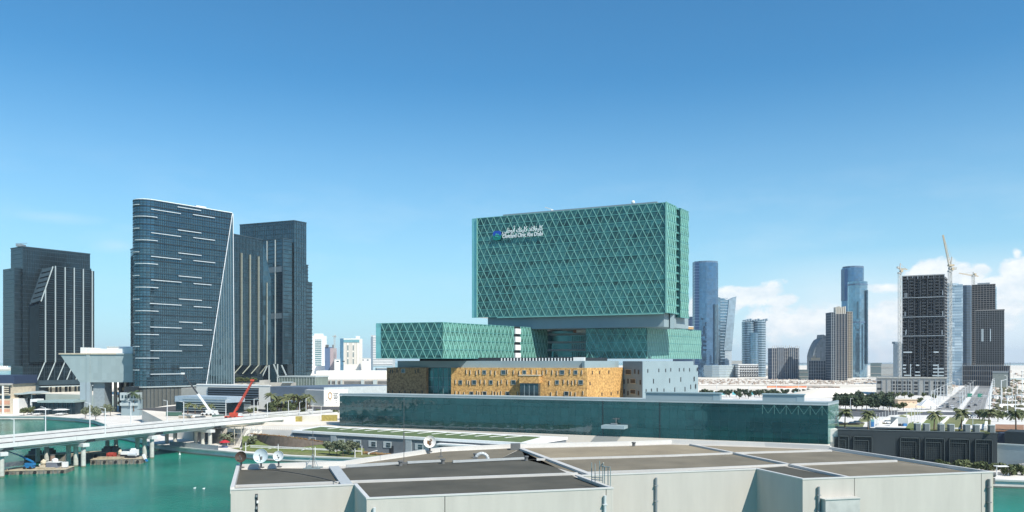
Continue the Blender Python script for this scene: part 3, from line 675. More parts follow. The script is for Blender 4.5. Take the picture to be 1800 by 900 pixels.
# roof surface in bays, gravel toned darker or paler to imitate uneven light
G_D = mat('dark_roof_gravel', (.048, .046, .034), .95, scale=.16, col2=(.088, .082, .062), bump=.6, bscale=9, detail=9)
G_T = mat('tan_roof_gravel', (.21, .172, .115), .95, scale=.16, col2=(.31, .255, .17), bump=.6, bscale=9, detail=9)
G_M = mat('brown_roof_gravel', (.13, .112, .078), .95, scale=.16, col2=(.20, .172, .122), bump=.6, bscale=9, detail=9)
rz = ZR-.45
def bay(pl, m, name='roof_bay', dz=0):
    b = MB(); P_ = [rp(*p) for p in pl]; b.prism(P_, rz-.1, rz+dz); return part(name, b, m, nb)
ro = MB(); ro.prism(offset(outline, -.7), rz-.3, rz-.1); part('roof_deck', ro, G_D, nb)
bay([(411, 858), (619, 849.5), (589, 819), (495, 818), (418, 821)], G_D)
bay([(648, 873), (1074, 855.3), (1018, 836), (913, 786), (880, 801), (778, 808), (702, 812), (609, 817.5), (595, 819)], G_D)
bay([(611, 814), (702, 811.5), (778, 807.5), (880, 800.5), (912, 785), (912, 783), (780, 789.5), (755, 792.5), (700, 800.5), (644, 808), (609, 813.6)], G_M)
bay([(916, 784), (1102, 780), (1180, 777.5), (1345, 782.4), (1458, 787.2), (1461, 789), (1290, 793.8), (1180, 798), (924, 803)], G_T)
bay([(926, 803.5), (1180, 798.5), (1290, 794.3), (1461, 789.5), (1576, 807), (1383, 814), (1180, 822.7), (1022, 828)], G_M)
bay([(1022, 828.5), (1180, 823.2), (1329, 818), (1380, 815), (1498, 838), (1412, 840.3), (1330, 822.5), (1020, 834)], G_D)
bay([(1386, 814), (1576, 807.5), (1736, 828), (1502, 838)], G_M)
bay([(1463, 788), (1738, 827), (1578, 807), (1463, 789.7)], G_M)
# kerbs, pipes and walkways across it
NEARG = mat('near_grey_metal', (.40, .42, .42), .55, var=.08, scale=1)
KERB = mat('roof_kerb', (.52, .51, .48), .6, var=.06)
def kerb(pl, w=.45, h=.32, name='roof_kerb', m=KERB, z=0.0):
    for a, c in zip(pl, pl[1:]):
        b = MB(); A = rp(*a); C2 = rp(*c); b.bar((*A, rz+h/2+z), (*C2, rz+h/2+z), w, h); part(name, b, m, nb)
kerb([(413, 851), (596, 844.4)]); kerb([(615, 843.3), (800, 836.7), (1015, 829)])
kerb([(587, 818), (611, 851)], 1.5, .35, 'walkway', NEARG)
kerb([(609, 817), (702, 812)], .35, .35, 'roof_pipe', NEARG, .1); kerb([(716, 811), (778, 808)], .35, .35, 'roof_pipe', NEARG, .1); kerb([(796, 809.5), (924, 803.5)], .35, .35, 'roof_pipe', NEARG, .1)
kerb([(943, 804.6), (1180, 798), (1290, 793.8), (1461, 789)], .4)
kerb([(913, 785.5), (1042, 833)], .9, .34, 'walkway')
kerb([(1030, 828), (1180, 822.7), (1383, 814), (1576, 807)], .4)
kerb([(1214, 779), (1290, 793.8), (1386, 813.4), (1500, 838.0)], .6)
m = MB(); A = rp(906, 786); m.box(A[0]-.9, A[0]+.9, A[1]-1, A[1]+1, rz, rz+1.1); part('roof_vent_box', m, DCONC, nb)
A = rp(576, 807); 
def pipe_on(fr, px, z0, z1, r=.16, m=STEEL, d=.28, name='drain_pipe'):
    u = fr.u(px); b = MB(); b.tube(fr.P(u, z0, d), fr.P(u, z1, d), r, n=10); o = part(name, b, m, nb, smooth=False)
    z = z1-1.2; c = MB()
    while z > max(z0, 14): c.fbox(fr, u-r*1.5, u+r*1.5, z, z+.12, 0, d+r*1.2); z -= 2.2
    part('pipe_bracket', c, m, o, kind='stuff') if c.v else None
PIPEW = mat('painted_pipe', (.55, .57, .56), .5)
fw0, fw2, fw4, fw6 = FRs[0], FRs[2], FRs[4], FRs[6]
u = fw0.u(451); b = MB(); b.fbox(fw0, u-.16, u+.16, 0, ZR-.7, 0, .06); part('slot_joint', b, DARK, nb)
for k in range(9):
    b = MB(); b.fbox(fw0, u-.1+.12*(k % 2), u+.12+.1*(k % 2), 22.9-k*.75, 23.2-k*.75, .05, .28); part('slot_clip', b, WHITE if k % 2 else STEEL, nb)
pipe_on(fw2, 657.5, 0, 22.9, .2, PIPEW); pipe_on(fw2, 1062, 0, 23.1, .19, PIPEW); pipe_on(fw4, 1152, 0, 23.3, .17, STEEL); pipe_on(fw6, 1437, 0, 22.9, .17, STEEL); pipe_on(fw6, 1735.5, 0, 23.0, .2, mat('dark_pipe', (.16, .17, .17), .5))
u0, u1 = fw6.u(1441), fw6.u(1501); b = MB(); zt = Z(882, 106)
b.fbox(fw6, u0, u1, zt-5, zt, 0, 1.3); ob = part('vent_box', b, mat('vent_box_paint', (.46, .46, .43), .5), nb)
b = MB(); b.fbox(fw6, u0-.15, u1+.15, zt, zt+.12, 0, 1.4); part('vent_box_lid', b, MATS['vent_box_paint'], nb)
# far right corner junk: little lamp and camera
P0 = Vector(rp(1747, 829)); b = MB(); b.ball((P0.x+.6, P0.y+1, ZR-.6), .35); b.bar((P0.x-.2, P0.y+.6, ZR-.3), (P0.x+.6, P0.y+1, ZR-.4), .12); b.box(P0.x+.1, P0.x+.5, P0.y+.5, P0.y+1, ZR-1.9, ZR-1.0); part('corner_lamp', b, DCONC, nb)
b = MB(); fr = Fr(pts_front[7], pts_back[0]); b.fbox(fr, .2, .45, -1, ZR-.4, 0, .3); part('corner_drain_pipe', b, mat('tan_pipe', (.55, .47, .3), .6), nb)

# caged ladder head on the wall
lad = thing('roof_ladder', 'grey steel ladder hoops and handrails standing over the roof edge', 'ladder', (12.2, 102, ZR-3))
LST = mat('galvanised_steel', (.32, .38, .38), .5, .4)
def lrod(px, pyt, pyb, Y, r=.06): b = MB(); b.tube((X(px, Y), Y, Z(pyb, Y)), (X(px, Y), Y, Z(pyt, Y)), r, n=6); part('upright', b, LST, lad)
for px, t, bt, Y in ((1040, 813, 845, 103.5), (1046, 815, 847, 103), (1054, 810, 846, 102.6), (1059.5, 816, 849, 102), (1062.5, 820, 850, 101.6), (1068.8, 821, 853, 101.2), (1073, 823, 855, 100.9)): lrod(px, t, bt, Y)
for a, c, Ya, Yb in (((1040, 839.5), (1059, 840), 103.5, 102), ((1040, 843), (1059, 844), 103.5, 102), ((1056, 819.5), (1063, 819.5), 102.5, 101.6), ((1062, 820.5), (1073, 821), 101.6, 100.9), ((1056, 818), (1061, 814), 102.5, 101.8)):
    b = MB(); b.tube((X(a[0], Ya), Ya, Z(a[1], Ya)), (X(c[0], Yb), Yb, Z(c[1], Yb)), .055, n=6); part('rail', b, LST, lad)

# satellite dishes
def dish(px, py, Y, r, m, label, spots=None, base_py=822):
    x = X(px, Y); z = Z(py, Y); zb = rz if base_py is None else Z(base_py, Y)
    t = thing('satellite_dish', label, 'satellite dish', (x, Y, zb))
    ax = Vector((.03, -1, .32)).normalized()
    prof = [(r*k/8, -.42*r*(1-(k/8)**2)) for k in range(9)]
    b = MB(); b.lathe([(max(a, .001), h) for a, h in prof]+[(r, .03), (r*1.03, .03), (r*1.03, -.04)]+[(max(a, .001), h-.05) for a, h in reversed(prof)], (x, Y, z), ax, 28)
    d = part('reflector', b, m, t, smooth=False)
    if spots:
        b = MB(); r_ = random.Random(5)
        u = ax.cross(Vector((0, 0, 1))).normalized(); v = ax.cross(u)
        for k in range(34):
            a = r_.uniform(0, 6.28); q = r_.uniform(0, .55)*r; c = Vector((x, Y, z))+u*(q*math.cos(a)*.8)+v*(q*math.sin(a))+ax*(-.42*r*(1-(q/r)**2)+.02)
            s = r_.uniform(.05, .15)
            b.hexa([c-u*s-v*s, c+u*s-v*s*.8, c+u*s*.9+v*s, c-u*s+v*s*.7], [c-u*s-v*s+ax*.02, c+u*s-v*s*.8+ax*.02, c+u*s*.9+v*s+ax*.02, c-u*s+v*s*.7+ax*.02])
        part('rust_flakes', b, mat('rust_stain', (.16, .08, .03), .9), d, kind='stuff')
    b = MB(); b.tube((x, Y+.25, zb), (x, Y+.25, z-r*.2), .13, n=8); b.box(x-.35, x+.35, Y, Y+.7, zb, zb+.15); part('mast', b, DCONC, t)
    b = MB(); f0 = Vector((x, Y, z))+ax*(r*.62); b.tube(Vector((x, Y, z-r*.85)), f0, .035, n=5); b.ball(f0, .11); part('feed_arm', b, DCONC, t)
    b = MB(); b.hexa([(x-.2, Y+.1, z-r*.7), (x+.2, Y+.1, z-r*.7), (x+.15, Y+.35, z-r*.1), (x-.15, Y+.35, z-r*.1)], [(x-.2, Y+.2, z-r*.7), (x+.2, Y+.2, z-r*.7), (x+.15, Y+.45, z-r*.1), (x-.15, Y+.45, z-r*.1)]); part('bracket', b, DCONC, t)
dish(423, 803, 119.5, .82, mat('rusted_dish', (.055, .035, .025), .7, var=.3, scale=2), 'rusty brown satellite dish at the left corner of the roof', base_py=823)
dish(458, 801.5, 119.5, 1.06, mat('dish_grey_white', (.50, .58, .60), .5, var=.06, scale=1.5), 'large pale grey satellite dish between the brown dish and the small one', base_py=823)
dish(489, 801.5, 120.3, .77, mat('dish_white', (.58, .62, .62), .5, var=.06, scale=1.5), 'small whitish satellite dish, right of the large pale one', base_py=822)
dish(755.5, 776.5, 141, 1.05, mat('dish_bleached', (.75, .73, .68), .5, var=.06, scale=1.5), 'white satellite dish with brown rust blotches in its middle', spots=True, base_py=795)

# antennas
def strut(b, a, c, r=.05): b.tube(a, c, r, n=6)
am = thing('antenna_mast', 'grey tripod antenna mast standing near the left end of the roof', 'antenna', (*rp(550, 818), rz))
bx, by = rp(550, 818); b = MB(); b.tube((bx, by, rz), (bx, by, Z(757, by)), .09, .04, 8); part('mast', b, DCONC, am)
for dx, dy in ((-1.0, -.6), (1.0, -.5), (.1, 1.1)):
    b = MB(); strut(b, (bx+dx, by+dy, rz+.1), (bx, by, rz+2.2), .045); part('leg', b, LST, am)
b = MB(); b.box(bx-1.3, bx+1.3, by-.9, by-.6, rz, rz+.16); b.box(bx-1.3, bx+1.3, by+.8, by+1.1, rz, rz+.16); b.box(bx-.7, bx-.2, by-.5, by+.1, rz, rz+.5); part('base_frame', b, LST, am)
am = thing('antenna_mast', 'very thin tall antenna pole rising from the roof pipe in front of the glass hall', 'antenna', (*rp(710, 811), rz))
bx, by = rp(710, 811); b = MB(); b.tube((bx, by, rz), (bx, by, Z(694, by)), .055, .025, 6); part('mast', b, DCONC, am)
b = MB(); b.tube((bx, by, rz+2), (bx, by, rz+5), .1, n=6); part('sleeve', b, DCONC, am); b = MB(); b.box(bx-.5, bx+.5, by-.3, by+.3, rz, rz+.3); part('foot', b, DCONC, am)
am = thing('vent_post', 'short post beside the rust blotched satellite dish', 'post', (*rp(775, 799), rz))
bx, by = rp(775, 799); b = MB(); b.tube((bx, by, rz), (bx, by, rz+1.4), .08, n=6); part('post', b, DCONC, am); b = MB(); b.box(bx-.3, bx+.3, by-.3, by+.3, rz, rz+.2); part('foot', b, DCONC, am)
# goose-neck duct
gd = thing('goose_neck_duct', 'small bent white duct lying on the brown roof gravel near the back edge', 'duct', (*rp(847, 801), rz))
bx, by = rp(847, 803.5); b = MB(); prev = None
for k in range(9):
    t = math.pi*k/8; p_ = (bx-1.0*math.cos(t), by, rz+.15+.9*math.sin(t)); 
    if prev: b.tube(prev, p_, .28, n=8)
    prev = p_
part('duct', b, PIPEW, gd); b = MB(); b.box(bx-1.5, bx-.7, by-.35, by+.35, rz, rz+.5); part('fan_box', b, DCONC, gd)
for nme, px, py in (('roof_outlet', 836, 799.5), ('roof_outlet', 1114, 779.5), ('roof_outlet', 704, 813), ('roof_outlet', 778.5, 809.5), ('roof_outlet', 925, 804.5)):
    bx, by = rp(px, py+.8); b = MB(); b.cyl(bx, by, .3, rz, rz+.6, 10).cyl(bx, by, .42, rz+.6, rz+.8, 10)
    single(nme, b, DCONC, {836: 'dark round outlet beside the bent white duct', 1114: 'dark round outlet at the back edge of the tan roof bay', 704: 'dark outlet where the thin antenna pole meets the roof pipe', 778.5: 'dark outlet at the right end of the roof pipe below the blotched dish', 925: 'dark outlet at the foot of the diagonal walkway kerb'}[px], 'roof outlet', 'small dark outlets on the roof', loc=(bx, by, rz))
# cable lying on the roof
b = MB(); pl = [(457, 824), (480, 825), (500, 827.5), (530, 832), (560, 838), (580, 843), (592, 847)]
for a, c in zip(pl, pl[1:]): b.tube((*rp(*a), rz+.35), (*rp(*c), rz+.35), .05, n=5, cap=False)
single('roof_cable', b, DARK, 'thin black cable running from the dishes across the dark roof bay', 'cable')
# ---------------------------------------------------------------- office towers on the left shore
TG = glass('slate_tower_glass', (.058, .110, .138), .6, .09, (3.0, 3.0, 4.1), .015, .35)
TGD = glass('dark_tower_glass', (.030, .054, .068), .6, .1, (3.0, 3.0, 4.1), .01, .35)
TGB = glass('blue_tower_glass', (.090, .165, .205), .75, .07, (2.4, 2.4, 4.1), .02, .25)
LOUV = mat('dark_louvre', (.028, .040, .047), .45, .4, var=.15, scale=.2)
LOUV2 = mat('slate_louvre', (.045, .075, .092), .45, .4, var=.15, scale=.2)
FIN = mat('pale_fin', (.40, .46, .46), .45, var=.05)
FINW = mat('white_fin', (.82, .86, .88), .4, var=.03)
BRONZE = mat('bronze_louvre', (.10, .105, .095), .6, .2, var=.15, scale=.3)

def bands(parent, poly, z0, z1, n, m, h=.5, out=.3, name='floor_band'):
    """one ring of louvre per storey, all sharing a mesh"""
    o = offset(poly, out); c = Vector((sum(p[0] for p in poly)/len(poly), sum(p[1] for p in poly)/len(poly)))
    b = MB(); b.prism([(p[0]-c.x, p[1]-c.y) for p in o], -h/2, h/2); me = b.mesh(name, m)
    for k in range(n): inst(name, me, parent, (c.x, c.y, z0+(z1-z0)*(k+.5)/n))
def block(name, parent, poly, z0, z1, m, nb=0, bm=None, h=.5, out=.3, roofm=None, label=None):
    b = MB(); b.prism(poly, z0, z1); o = part(name, b, m, parent, label)
    if nb: bands(o, poly, z0, z1, nb, bm or LOUV, h, out)
    if roofm: r_ = MB(); r_.prism(offset(poly, .35), z1, z1+.9); part('roof_edge', r_, roofm, o)
    return o
def mullions(parent, fr, u0, u1, z0, z1, n, m, w=.12, d=.35):
    b = MB()
    for i in range(n+1): u = u0+(u1-u0)*i/n; b.fbox(fr, u-w/2, u+w/2, z0, z1, .02, d)
    part('mullion_grid', b, m, parent, kind='stuff')

# --- far left tower
ft = thing('office_tower', 'dark office tower with pale vertical fins, leftmost of all the towers', 'tower', (-450, 780, PZ))
A = at(40, 750); B = at(158, 802); fr = Fr(A, B); zt = 147
main = block('tower_shaft', ft, rect(A, B, 24), PZ, zt, TGD, 35, LOUV2, .35, .15, LOUV2)
mullions(main, fr, 0, fr.L, PZ, zt, 30, LOUV, .15, .25)
sA, sB = fr.p(-7, -5), fr.p(0, -5)
block('side_shaft', ft, [fr.p(-6, -3), fr.p(0, -3), fr.p(0, -26), fr.p(-6, -26)], 35, 127, TGD, 22, LOUV2, .3, .12)
block('side_shaft', ft, [fr.p(fr.L, -2), fr.p(fr.L+5.5, -2), fr.p(fr.L+5.5, -22), fr.p(fr.L, -22)], PZ, Z(476, 805), TGD, 24, LOUV2, .3, .12)
ul = fr.u(67); pz0, pz1 = Z(637, 765), Z(470, 790)
b = MB(); us = [fr.u(52), fr.u(72), fr.u(90), fr.L]
zz = lambda py, px: Z(py, fr.p(fr.u(px))[1])
pts = [fr.P(fr.u(50), pz0, 0), fr.P(fr.L, pz0, 0), fr.P(fr.L, pz1, 0), fr.P(fr.u(90), pz1, 0), fr.P(fr.u(70), zz(533, 70), 0), fr.P(fr.u(50), zz(540, 50), 0)]
fpn = fr.n.to_3d()*2.6
b.v = [tuple(p) for p in pts]+[tuple(p+fpn) for p in pts]; b.f = [tuple(range(6, 12))]+[(i, (i+1) % 6, 6+(i+1) % 6, 6+i) for i in range(6)]
fp = part('front_screen', b, TGD, ft)
nb_ = 44
for k in range(nb_):
    z = pz0+(pz1-pz0)*(k+.5)/nb_; ua = fr.u(67) if z < zz(533, 70) else fr.u(67)+(fr.u(90)-fr.u(67))*(z-zz(533, 70))/(pz1-zz(533, 70))
    q = MB(); q.fbox(fr, ua, fr.L, z-.3, z+.15, 2.6, 3.1); part('louvre', q, LOUV2 if k % 2 else LOUV, fp)
for px, top in ((76.6, 507), (94, 468), (111, 470), (127, 471), (143, 473), (160, 476)):
    u = min(fr.u(px), fr.L+.4); q = MB(); q.fbox(fr, u-.38, u+.38, pz0, zz(top, min(px, 158)), 2.6, 4.2); part('vertical_fin', q, FIN, ft)
# sloping ladder of louvres
l0, l1 = (50, 535), (72, 472); r0, r1 = (69, 530), (90, 469)
for a, c in ((l0, l1), (r0, r1)):
    q = MB(); q.bar(fr.P(fr.u(a[0]), zz(a[1], a[0]), 3.2), fr.P(fr.u(c[0]), zz(c[1], c[0]), 3.2), .9); part('sloping_rail', q, LOUV2 if a == l0 else FIN, ft)
for k in range(7):
    t = (k+.5)/7; xa, ya = l0[0]+(l1[0]-l0[0])*t, l0[1]+(l1[1]-l0[1])*t; xb, yb = r0[0]+(r1[0]-r0[0])*t, r0[1]+(r1[1]-r0[1])*t
    q = MB(); q.bar(fr.P(fr.u(xa), zz(ya, xa), 3.0), fr.P(fr.u(xb), zz(yb-1, xb), 3.0), 1.0, 3.0); part('slope_louvre', q, LOUV2, ft)
# undercut with raking struts and a columned base
for px in (76, 94, 111, 127, 143):
    u = fr.u(px); q = MB(); q.bar(fr.P(u, pz0, 3), fr.P(u-5.8, Z(668, 770), .8), .9); part('raking_strut', q, FIN, ft)
    q = MB(); q.fbox(fr, u-.3, u+.3, Z(668, 780), pz0, 1.2, 1.8); part('hanger', q, LOUV2, ft)
ua, uc = fr.u(57), fr.L
q = MB(); q.fbox(fr, ua, uc, Z(676, 775), Z(668, 775), 1, 5); part('base_beam', q, LOUV2, ft)
q = MB(); q.fbox(fr, fr.u(64), uc+6, Z(679.5, 775), Z(678, 775), 5, 8); part('canopy_edge', q, FIN, ft)
q = MB(); q.fbox(fr, ua, fr.u(64), PZ, Z(668, 775), 1, 5); part('base_pier', q, LOUV2, ft)
for px in (84, 91, 100, 108, 117, 125, 133):
    u = fr.u(px); w_ = 1.5 if px in (91, 108, 125) else .5; q = MB(); q.fbox(fr, u-w_, u+w_, PZ, Z(679, 780), 2, 3.5); part('column', q, mat('cream_column', (.42, .40, .33), .7), ft)
q = MB(); pc = fr.P(fr.u(42), zt+.9, -6); q.box(pc.x-3, pc.x+3, pc.y-3, pc.y+3, zt+.9, zt+3).bar((pc.x-5, pc.y, zt+4), (pc.x+6, pc.y, zt+4.3), .4).bar((pc.x, pc.y, zt+3), (pc.x, pc.y, zt+4.2), .5); part('roof_crane', q, STEEL, ft)

# --- the round ended tower in front
rt = thing('office_tower', 'glossy blue office tower with a rounded end and white horizontal streaks', 'tower', (-235, 575, PZ))
n_ = Vector((.785, -.62)); dF = Vector((.62, .785)); rr = 9.0
cy = 562.0; cx = -.4736*cy+rr; F0 = Vector((cx, cy))+n_*rr; T = at(408, 605); fr3 = Fr(F0, T); n3 = fr3.n; cc = F0-n3*rr
P1 = Vector(fr3.p(fr3.u(362))); P2 = at(411, 612)
rz0, rz1 = Z(677, 590), 151.8
arcp = [tuple(cc+rr*Vector((math.cos(a), math.sin(a)))) for a in [math.atan2(n3.y, n3.x)-R(180)*k/12 for k in range(13)]][::-1]
backp = tuple(T-n3*2*rr+fr3.d*2); 
def rt_poly(s=0.0):
    """plan at height fraction s: the front edge runs back from P1 at the foot to T at the top"""
    e = P1+(T-P1)*s; return arcp+[tuple(e), tuple(P2+(T+Vector((.3, .6))-P2)*s) if s < 1 else tuple(T+Vector((.3, .6))), backp]
b = MB(); lo, hi = rt_poly(0), rt_poly(1); k = len(lo)
b.v = [(*p, rz0) for p in lo]+[(*p, rz1) for p in hi]; b.f = [tuple(range(k-1, -1, -1)), tuple(range(k, 2*k))]+[(i, (i+1) % k, k+(i+1) % k, k+i) for i in range(k)]
body = part('tower_shaft', b, TGB, rt)
NF = 31
for j in range(NF+1):
    s = (j+.0)/NF; z = rz0+(rz1-rz0)*s; e = P1+(T-P1)*s
    line = arcp+[tuple(e)]; ctr = cc+fr3.d*10
    b = MB(); o1 = [Vector(p)+(Vector(p)-cc).normalized()*.5 for p in arcp]+[e+n3*.5]; o0 = [Vector(p) for p in arcp]+[e]
    for a in range(len(o1)-1):
        b.prism([tuple(o1[a]), tuple(o1[a+1]), tuple(o0[a+1]), tuple(o0[a])], z-.32, z+.32)
    part('floor_louvre', b, LOUV2 if j % 3 else LOUV, body)
    if j < NF:
        b = MB(); zc = z+(rz1-rz0)/NF*.5
        for a in range(len(o1)-1):
            q1 = o0[a]+(o1[a]-o0[a])*.4; q2 = o0[a+1]+(o1[a+1]-o0[a+1])*.4
            b.prism([tuple(q1), tuple(q2), tuple(o0[a+1]), tuple(o0[a])], zc-.13, zc+.13)
        part('sun_shade', b, LOUV2, body)
mu = MB()
for i in range(44):
    u = fr3.L*(i+.5)/44; up1 = fr3.u(362); zmax = rz1
    zs = rz0 if u < up1 else rz0+(rz1-rz0)*(u-up1)/(fr3.L-up1); mu.fbox(fr3, u-.07, u+.07, zs, rz1, .02, .3)
for a in range(0, 12):
    p = Vector(arcp[a]); q = cc+(p-cc)*1.03; mu.bar((*q, rz0), (*q, rz1), .14)
part('mullion_grid', mu, LOUV, body, kind='stuff')
# facet ribs
def fac(a, s): lo_ = P1+(P2-P1)*a; hi_ = T; q = lo_+(hi_-lo_)*s; return Vector((q.x, q.y, rz0+(rz1-rz0)*s))
q = MB()
for i in range(1, 11):
    a = i/11; q0_ = P1+(P2-P1)*a; 
    # ribs stand upright, ending on the white edge
    s1 = a; top = fac(0, s1); nrm = Vector(((P2-P1).y, -(P2-P1).x)).normalized()
    bot = Vector((*(q0_+nrm*.15), rz0)); q.bar(bot, fac(a*.02+0.02, s1)+Vector((nrm.x*.3, nrm.y*.3, 0)), .28)
part('facet_rib', q, mat('facet_rib_grey', (.22, .30, .33), .5), body, kind='stuff')
for nm, a, c, w_ in (('edge_trim', fac(0, 0), fac(0, 1), 1.0), ('edge_trim', Vector((*P2, rz0)), Vector((*(T+Vector((.3, .6))), rz1)), .9), ('edge_trim', fac(0, 0), Vector((*P2, rz0)), .8)):
    q = MB(); off = n3.to_3d()*.45; q.bar(a+off, c+off, w_*.42); part(nm, q, FINW, rt)
q = MB()
ol = [Vector(p)+(Vector(p)-cc).normalized()*.7 for p in arcp]+[P1+n3*.7]
for a in range(len(ol)-1): q.bar((*ol[a], rz0-.2), (*ol[a+1], rz0-.2), .7, .7)
part('bottom_trim', q, FIN, rt)
q = MB(); o1 = [Vector(p) for p in arcp]+[T]
for a in range(len(o1)-1): q.bar((*o1[a], rz1+.4), (*o1[a+1], rz1+.4), .8, .8)
part('roof_edge', q, FINW, rt)
q = MB(); q.fbox(fr3, fr3.L*.55, fr3.L*.68, rz1, rz1+2.4, -6, -3); part('roof_plant', q, WHITE, rt)
# white streak fins
def along(px0, px1, pya, z, w=1.0):
    q = MB(); u0_, u1_ = fr3.u(px0), fr3.u(px1)
    if px0 < 262:
        pts = [Vector(p)+(Vector(p)-cc).normalized()*1.0 for p in arcp if (Vector(p).x/Vector(p).y*F+HX) <= px1+1 and (Vector(p).x/Vector(p).y*F+HX) >= px0-1 and (Vector(p)-cc).dot(Vector((0, -1))) > -2]
        if px1 > 262: pts.append(F0+n3*1.0); pts.append(Vector(fr3.p(u1_, 1.0)))
        for a, c in zip(pts, pts[1:]): q.bar((*a, z), (*c, z), .9, .5)
    else: q.fbox(fr3, u0_, u1_, z-.26, z+.26, .3, 1.2)
    part('white_streak', q, mat('streak_metal', (.50, .56, .58), .4), rt)
dz = 41.4*562/1400
for k in range(8): along(260+.5*k, 316+.4*k, 0, 145.4-k*16.4)
for k in range(8): along(311+.5*k, 352+.4*k, 0, 150.0-k*16.45)
for k in range(6): along(338+.3*k, (376 if k < 3 else 369)+.4*k, 0, 146.2-k*16.7)
for k in range(7): along(238+.6*k, 275+.5*k, 0, 140.2-k*16.4)
for k in range(8): along(237.2, 245.5, 0, 148.3-k*16.4)
# louvred foot
ftp = [tuple(cc+(Vector(p)-cc)*.98) for p in arcp]+[fr3.p(fr3.u(327), -.3), fr3.p(fr3.u(327), -14)]
b = MB(); b.prism(ftp, 0, rz0); foot = part('foot_screen', b, BRONZE, rt); bands(foot, ftp, PZ+1, rz0, 26, mat('bronze_band', (.19, .20, .18), .6, .2), .22, .15, 'screen_slat')
q = MB()
for a in range(0, 13): p = Vector(arcp[a]); qq = cc+(p-cc)*1.03; q.bar((*qq, PZ), (*qq, rz0), .22)
for i in range(8): u = fr3.u(327)*i/8; q.fbox(fr3, u-.1, u+.1, PZ, rz0, 0, .3)
part('screen_post', q, LOUV2, foot, kind='stuff')
b = MB(); b.prism([tuple(P1-n3*2-fr3.d*6), tuple(P2-fr3.d*3), backp, tuple(Vector(backp)-fr3.d*30)], 0, rz0); part('foot_core', b, LOUV2, rt)

# --- sliver tower behind its left edge
t = thing('office_tower', 'narrow strip of slate tower showing behind the left edge of the rounded tower', 'tower', (-335, 690, PZ))
A = at(229.5, 690); B = at(243, 668); block('tower_shaft', t, rect(A, B, 20), PZ, Z(440, 690), TG, 30, LOUV2, .4, .2, LOUV2)
# --- finned tower behind to the right
t = thing('office_tower', 'slate office tower with four yellowish fins, just right of the rounded tower', 'tower', (-216, 655, PZ))
A = at(405, 632); B = at(461, 664); fr = Fr(A, B); zt = 140.4; zb = Z(642, 650)
sh = block('tower_shaft', t, rect(A, B, 26), zb, zt, TG, 27, LOUV2, .4, .2, LOUV2)
mullions(sh, fr, 0, fr.L, zb, zt, 22, LOUV, .12, .3)
B5 = at(476, 668); f5 = Fr(Vector(fr.p(fr.L)), B5)
b = MB(); h0 = Z(490, 668); pts = [f5.P(0, zb, 0), f5.P(f5.L, zb, 0), f5.P(f5.L, h0, 0), f5.P(f5.L*.3, zt-8, 0), f5.P(0, zt-1, 0)]
bk = Vector((-8, 14, 0)); b.v = [tuple(p) for p in pts]+[tuple(p+bk) for p in pts]; b.f = [tuple(range(5)), tuple(range(9, 4, -1))]+[((i+1) % 5, i, 5+i, 5+(i+1) % 5) for i in range(5)]
part('tapered_end', b, TG, t)
b = MB(); b.prism(rect(fr.p(2, -5), fr.p(fr.L+6, -5), 18), PZ, zb); part('recessed_foot', b, TGD, t)
FINY = mat('yellowish_fin', (.36, .38, .31), .5)
for px, py in ((423, 445), (438, 448), (453, 451), (468.5, 497)):
    f_ = fr if px < 461 else f5; u = f_.u(px); q = MB(); q.fbox(f_, u-.28, u+.28, zb, f_.z(px, py), .3, 1.6); part('vertical_fin', q, FINY, t)
    q = MB(); q.bar(f_.P(u, zb, 1), f_.P(u-4.4, zb-7, -3), .7); part('raking_strut', q, FINY, t)
b = MB(); b.hexa([fr.P(0, zb, 0), fr.P(fr.L, zb, 0), fr.P(fr.L, zb, -5), fr.P(0, zb, -5)], [fr.P(3, zb-9, -4.9), fr.P(fr.L, zb-9, -4.9), fr.P(fr.L, zb-9, -5), fr.P(3, zb-9, -5)]); part('sloped_soffit', b, TGD, t)
# --- tallest dark tower with its lower front wing
t = thing('office_tower', 'tall square-topped dark tower with a lower stepped front, behind the finned slate tower', 'tower', (-200, 735, PZ))
A, B, C2 = at(422, 743), at(517, 720), at(538, 732)
poly = [tuple(A), tuple(B), tuple(C2), tuple(C2+(A-B))]; zt = 166.2
sh = block('tower_shaft', t, poly, PZ, zt, TG, 38, LOUV2, .45, .2, LOUV2)
f1, f2_ = Fr(A, B), Fr(B, C2); mullions(sh, f1, 0, f1.L, PZ, zt, 24, LOUV2, .15, .3); mullions(sh, f2_, 0, f2_.L, PZ, zt, 5, LOUV2, .2, .3)
GA, GB_, GC = at(462, 716), at(497, 700), at(513, 708)
zg = Z(420.5, 702); zlow = Z(640, 702); wg = block('front_wing', t, [tuple(GA), tuple(GB_), tuple(GC), tuple(GC+(GA-GB_))], zlow, zg, TG, 30, LOUV, .4, .2, LOUV2)
f7 = Fr(GA, GB_)
for px in (470, 484.5, 498): u = f7.u(px); q = MB(); q.fbox(f7, u-.35, u+.35, zlow, zg, .2, .9); part('vertical_fin', q, FIN if px != 498 else LOUV2, wg)
for py in (475, 556): z = f7.z(475, py); q = MB(); q.fbox(f7, 0, f7.L, z-2.4, z+2.4, .2, .6); part('plant_floor_band', q, mat('plant_band', (.20, .25, .27), .6), wg)
b = MB(); b.prism([tuple(GA+Vector((6, 2))), tuple(GB_+Vector((3, 4))), tuple(GC+Vector((0, 3))), tuple(GC+(GA-GB_))], PZ, zlow); part('recessed_foot', b, TGD, t)
for a, c in (((473, 640), (473, 675)), ((481, 640), (490, 664)), ((488, 640), (488, 672)), ((495, 642), (503, 660)), ((470, 643), (461, 662))):
    q = MB(); q.bar((X(a[0], 699), 699, Z(a[1], 699)), (X(c[0], 698), 698, Z(c[1], 698)), .9); part('raking_strut', q, FIN, t)
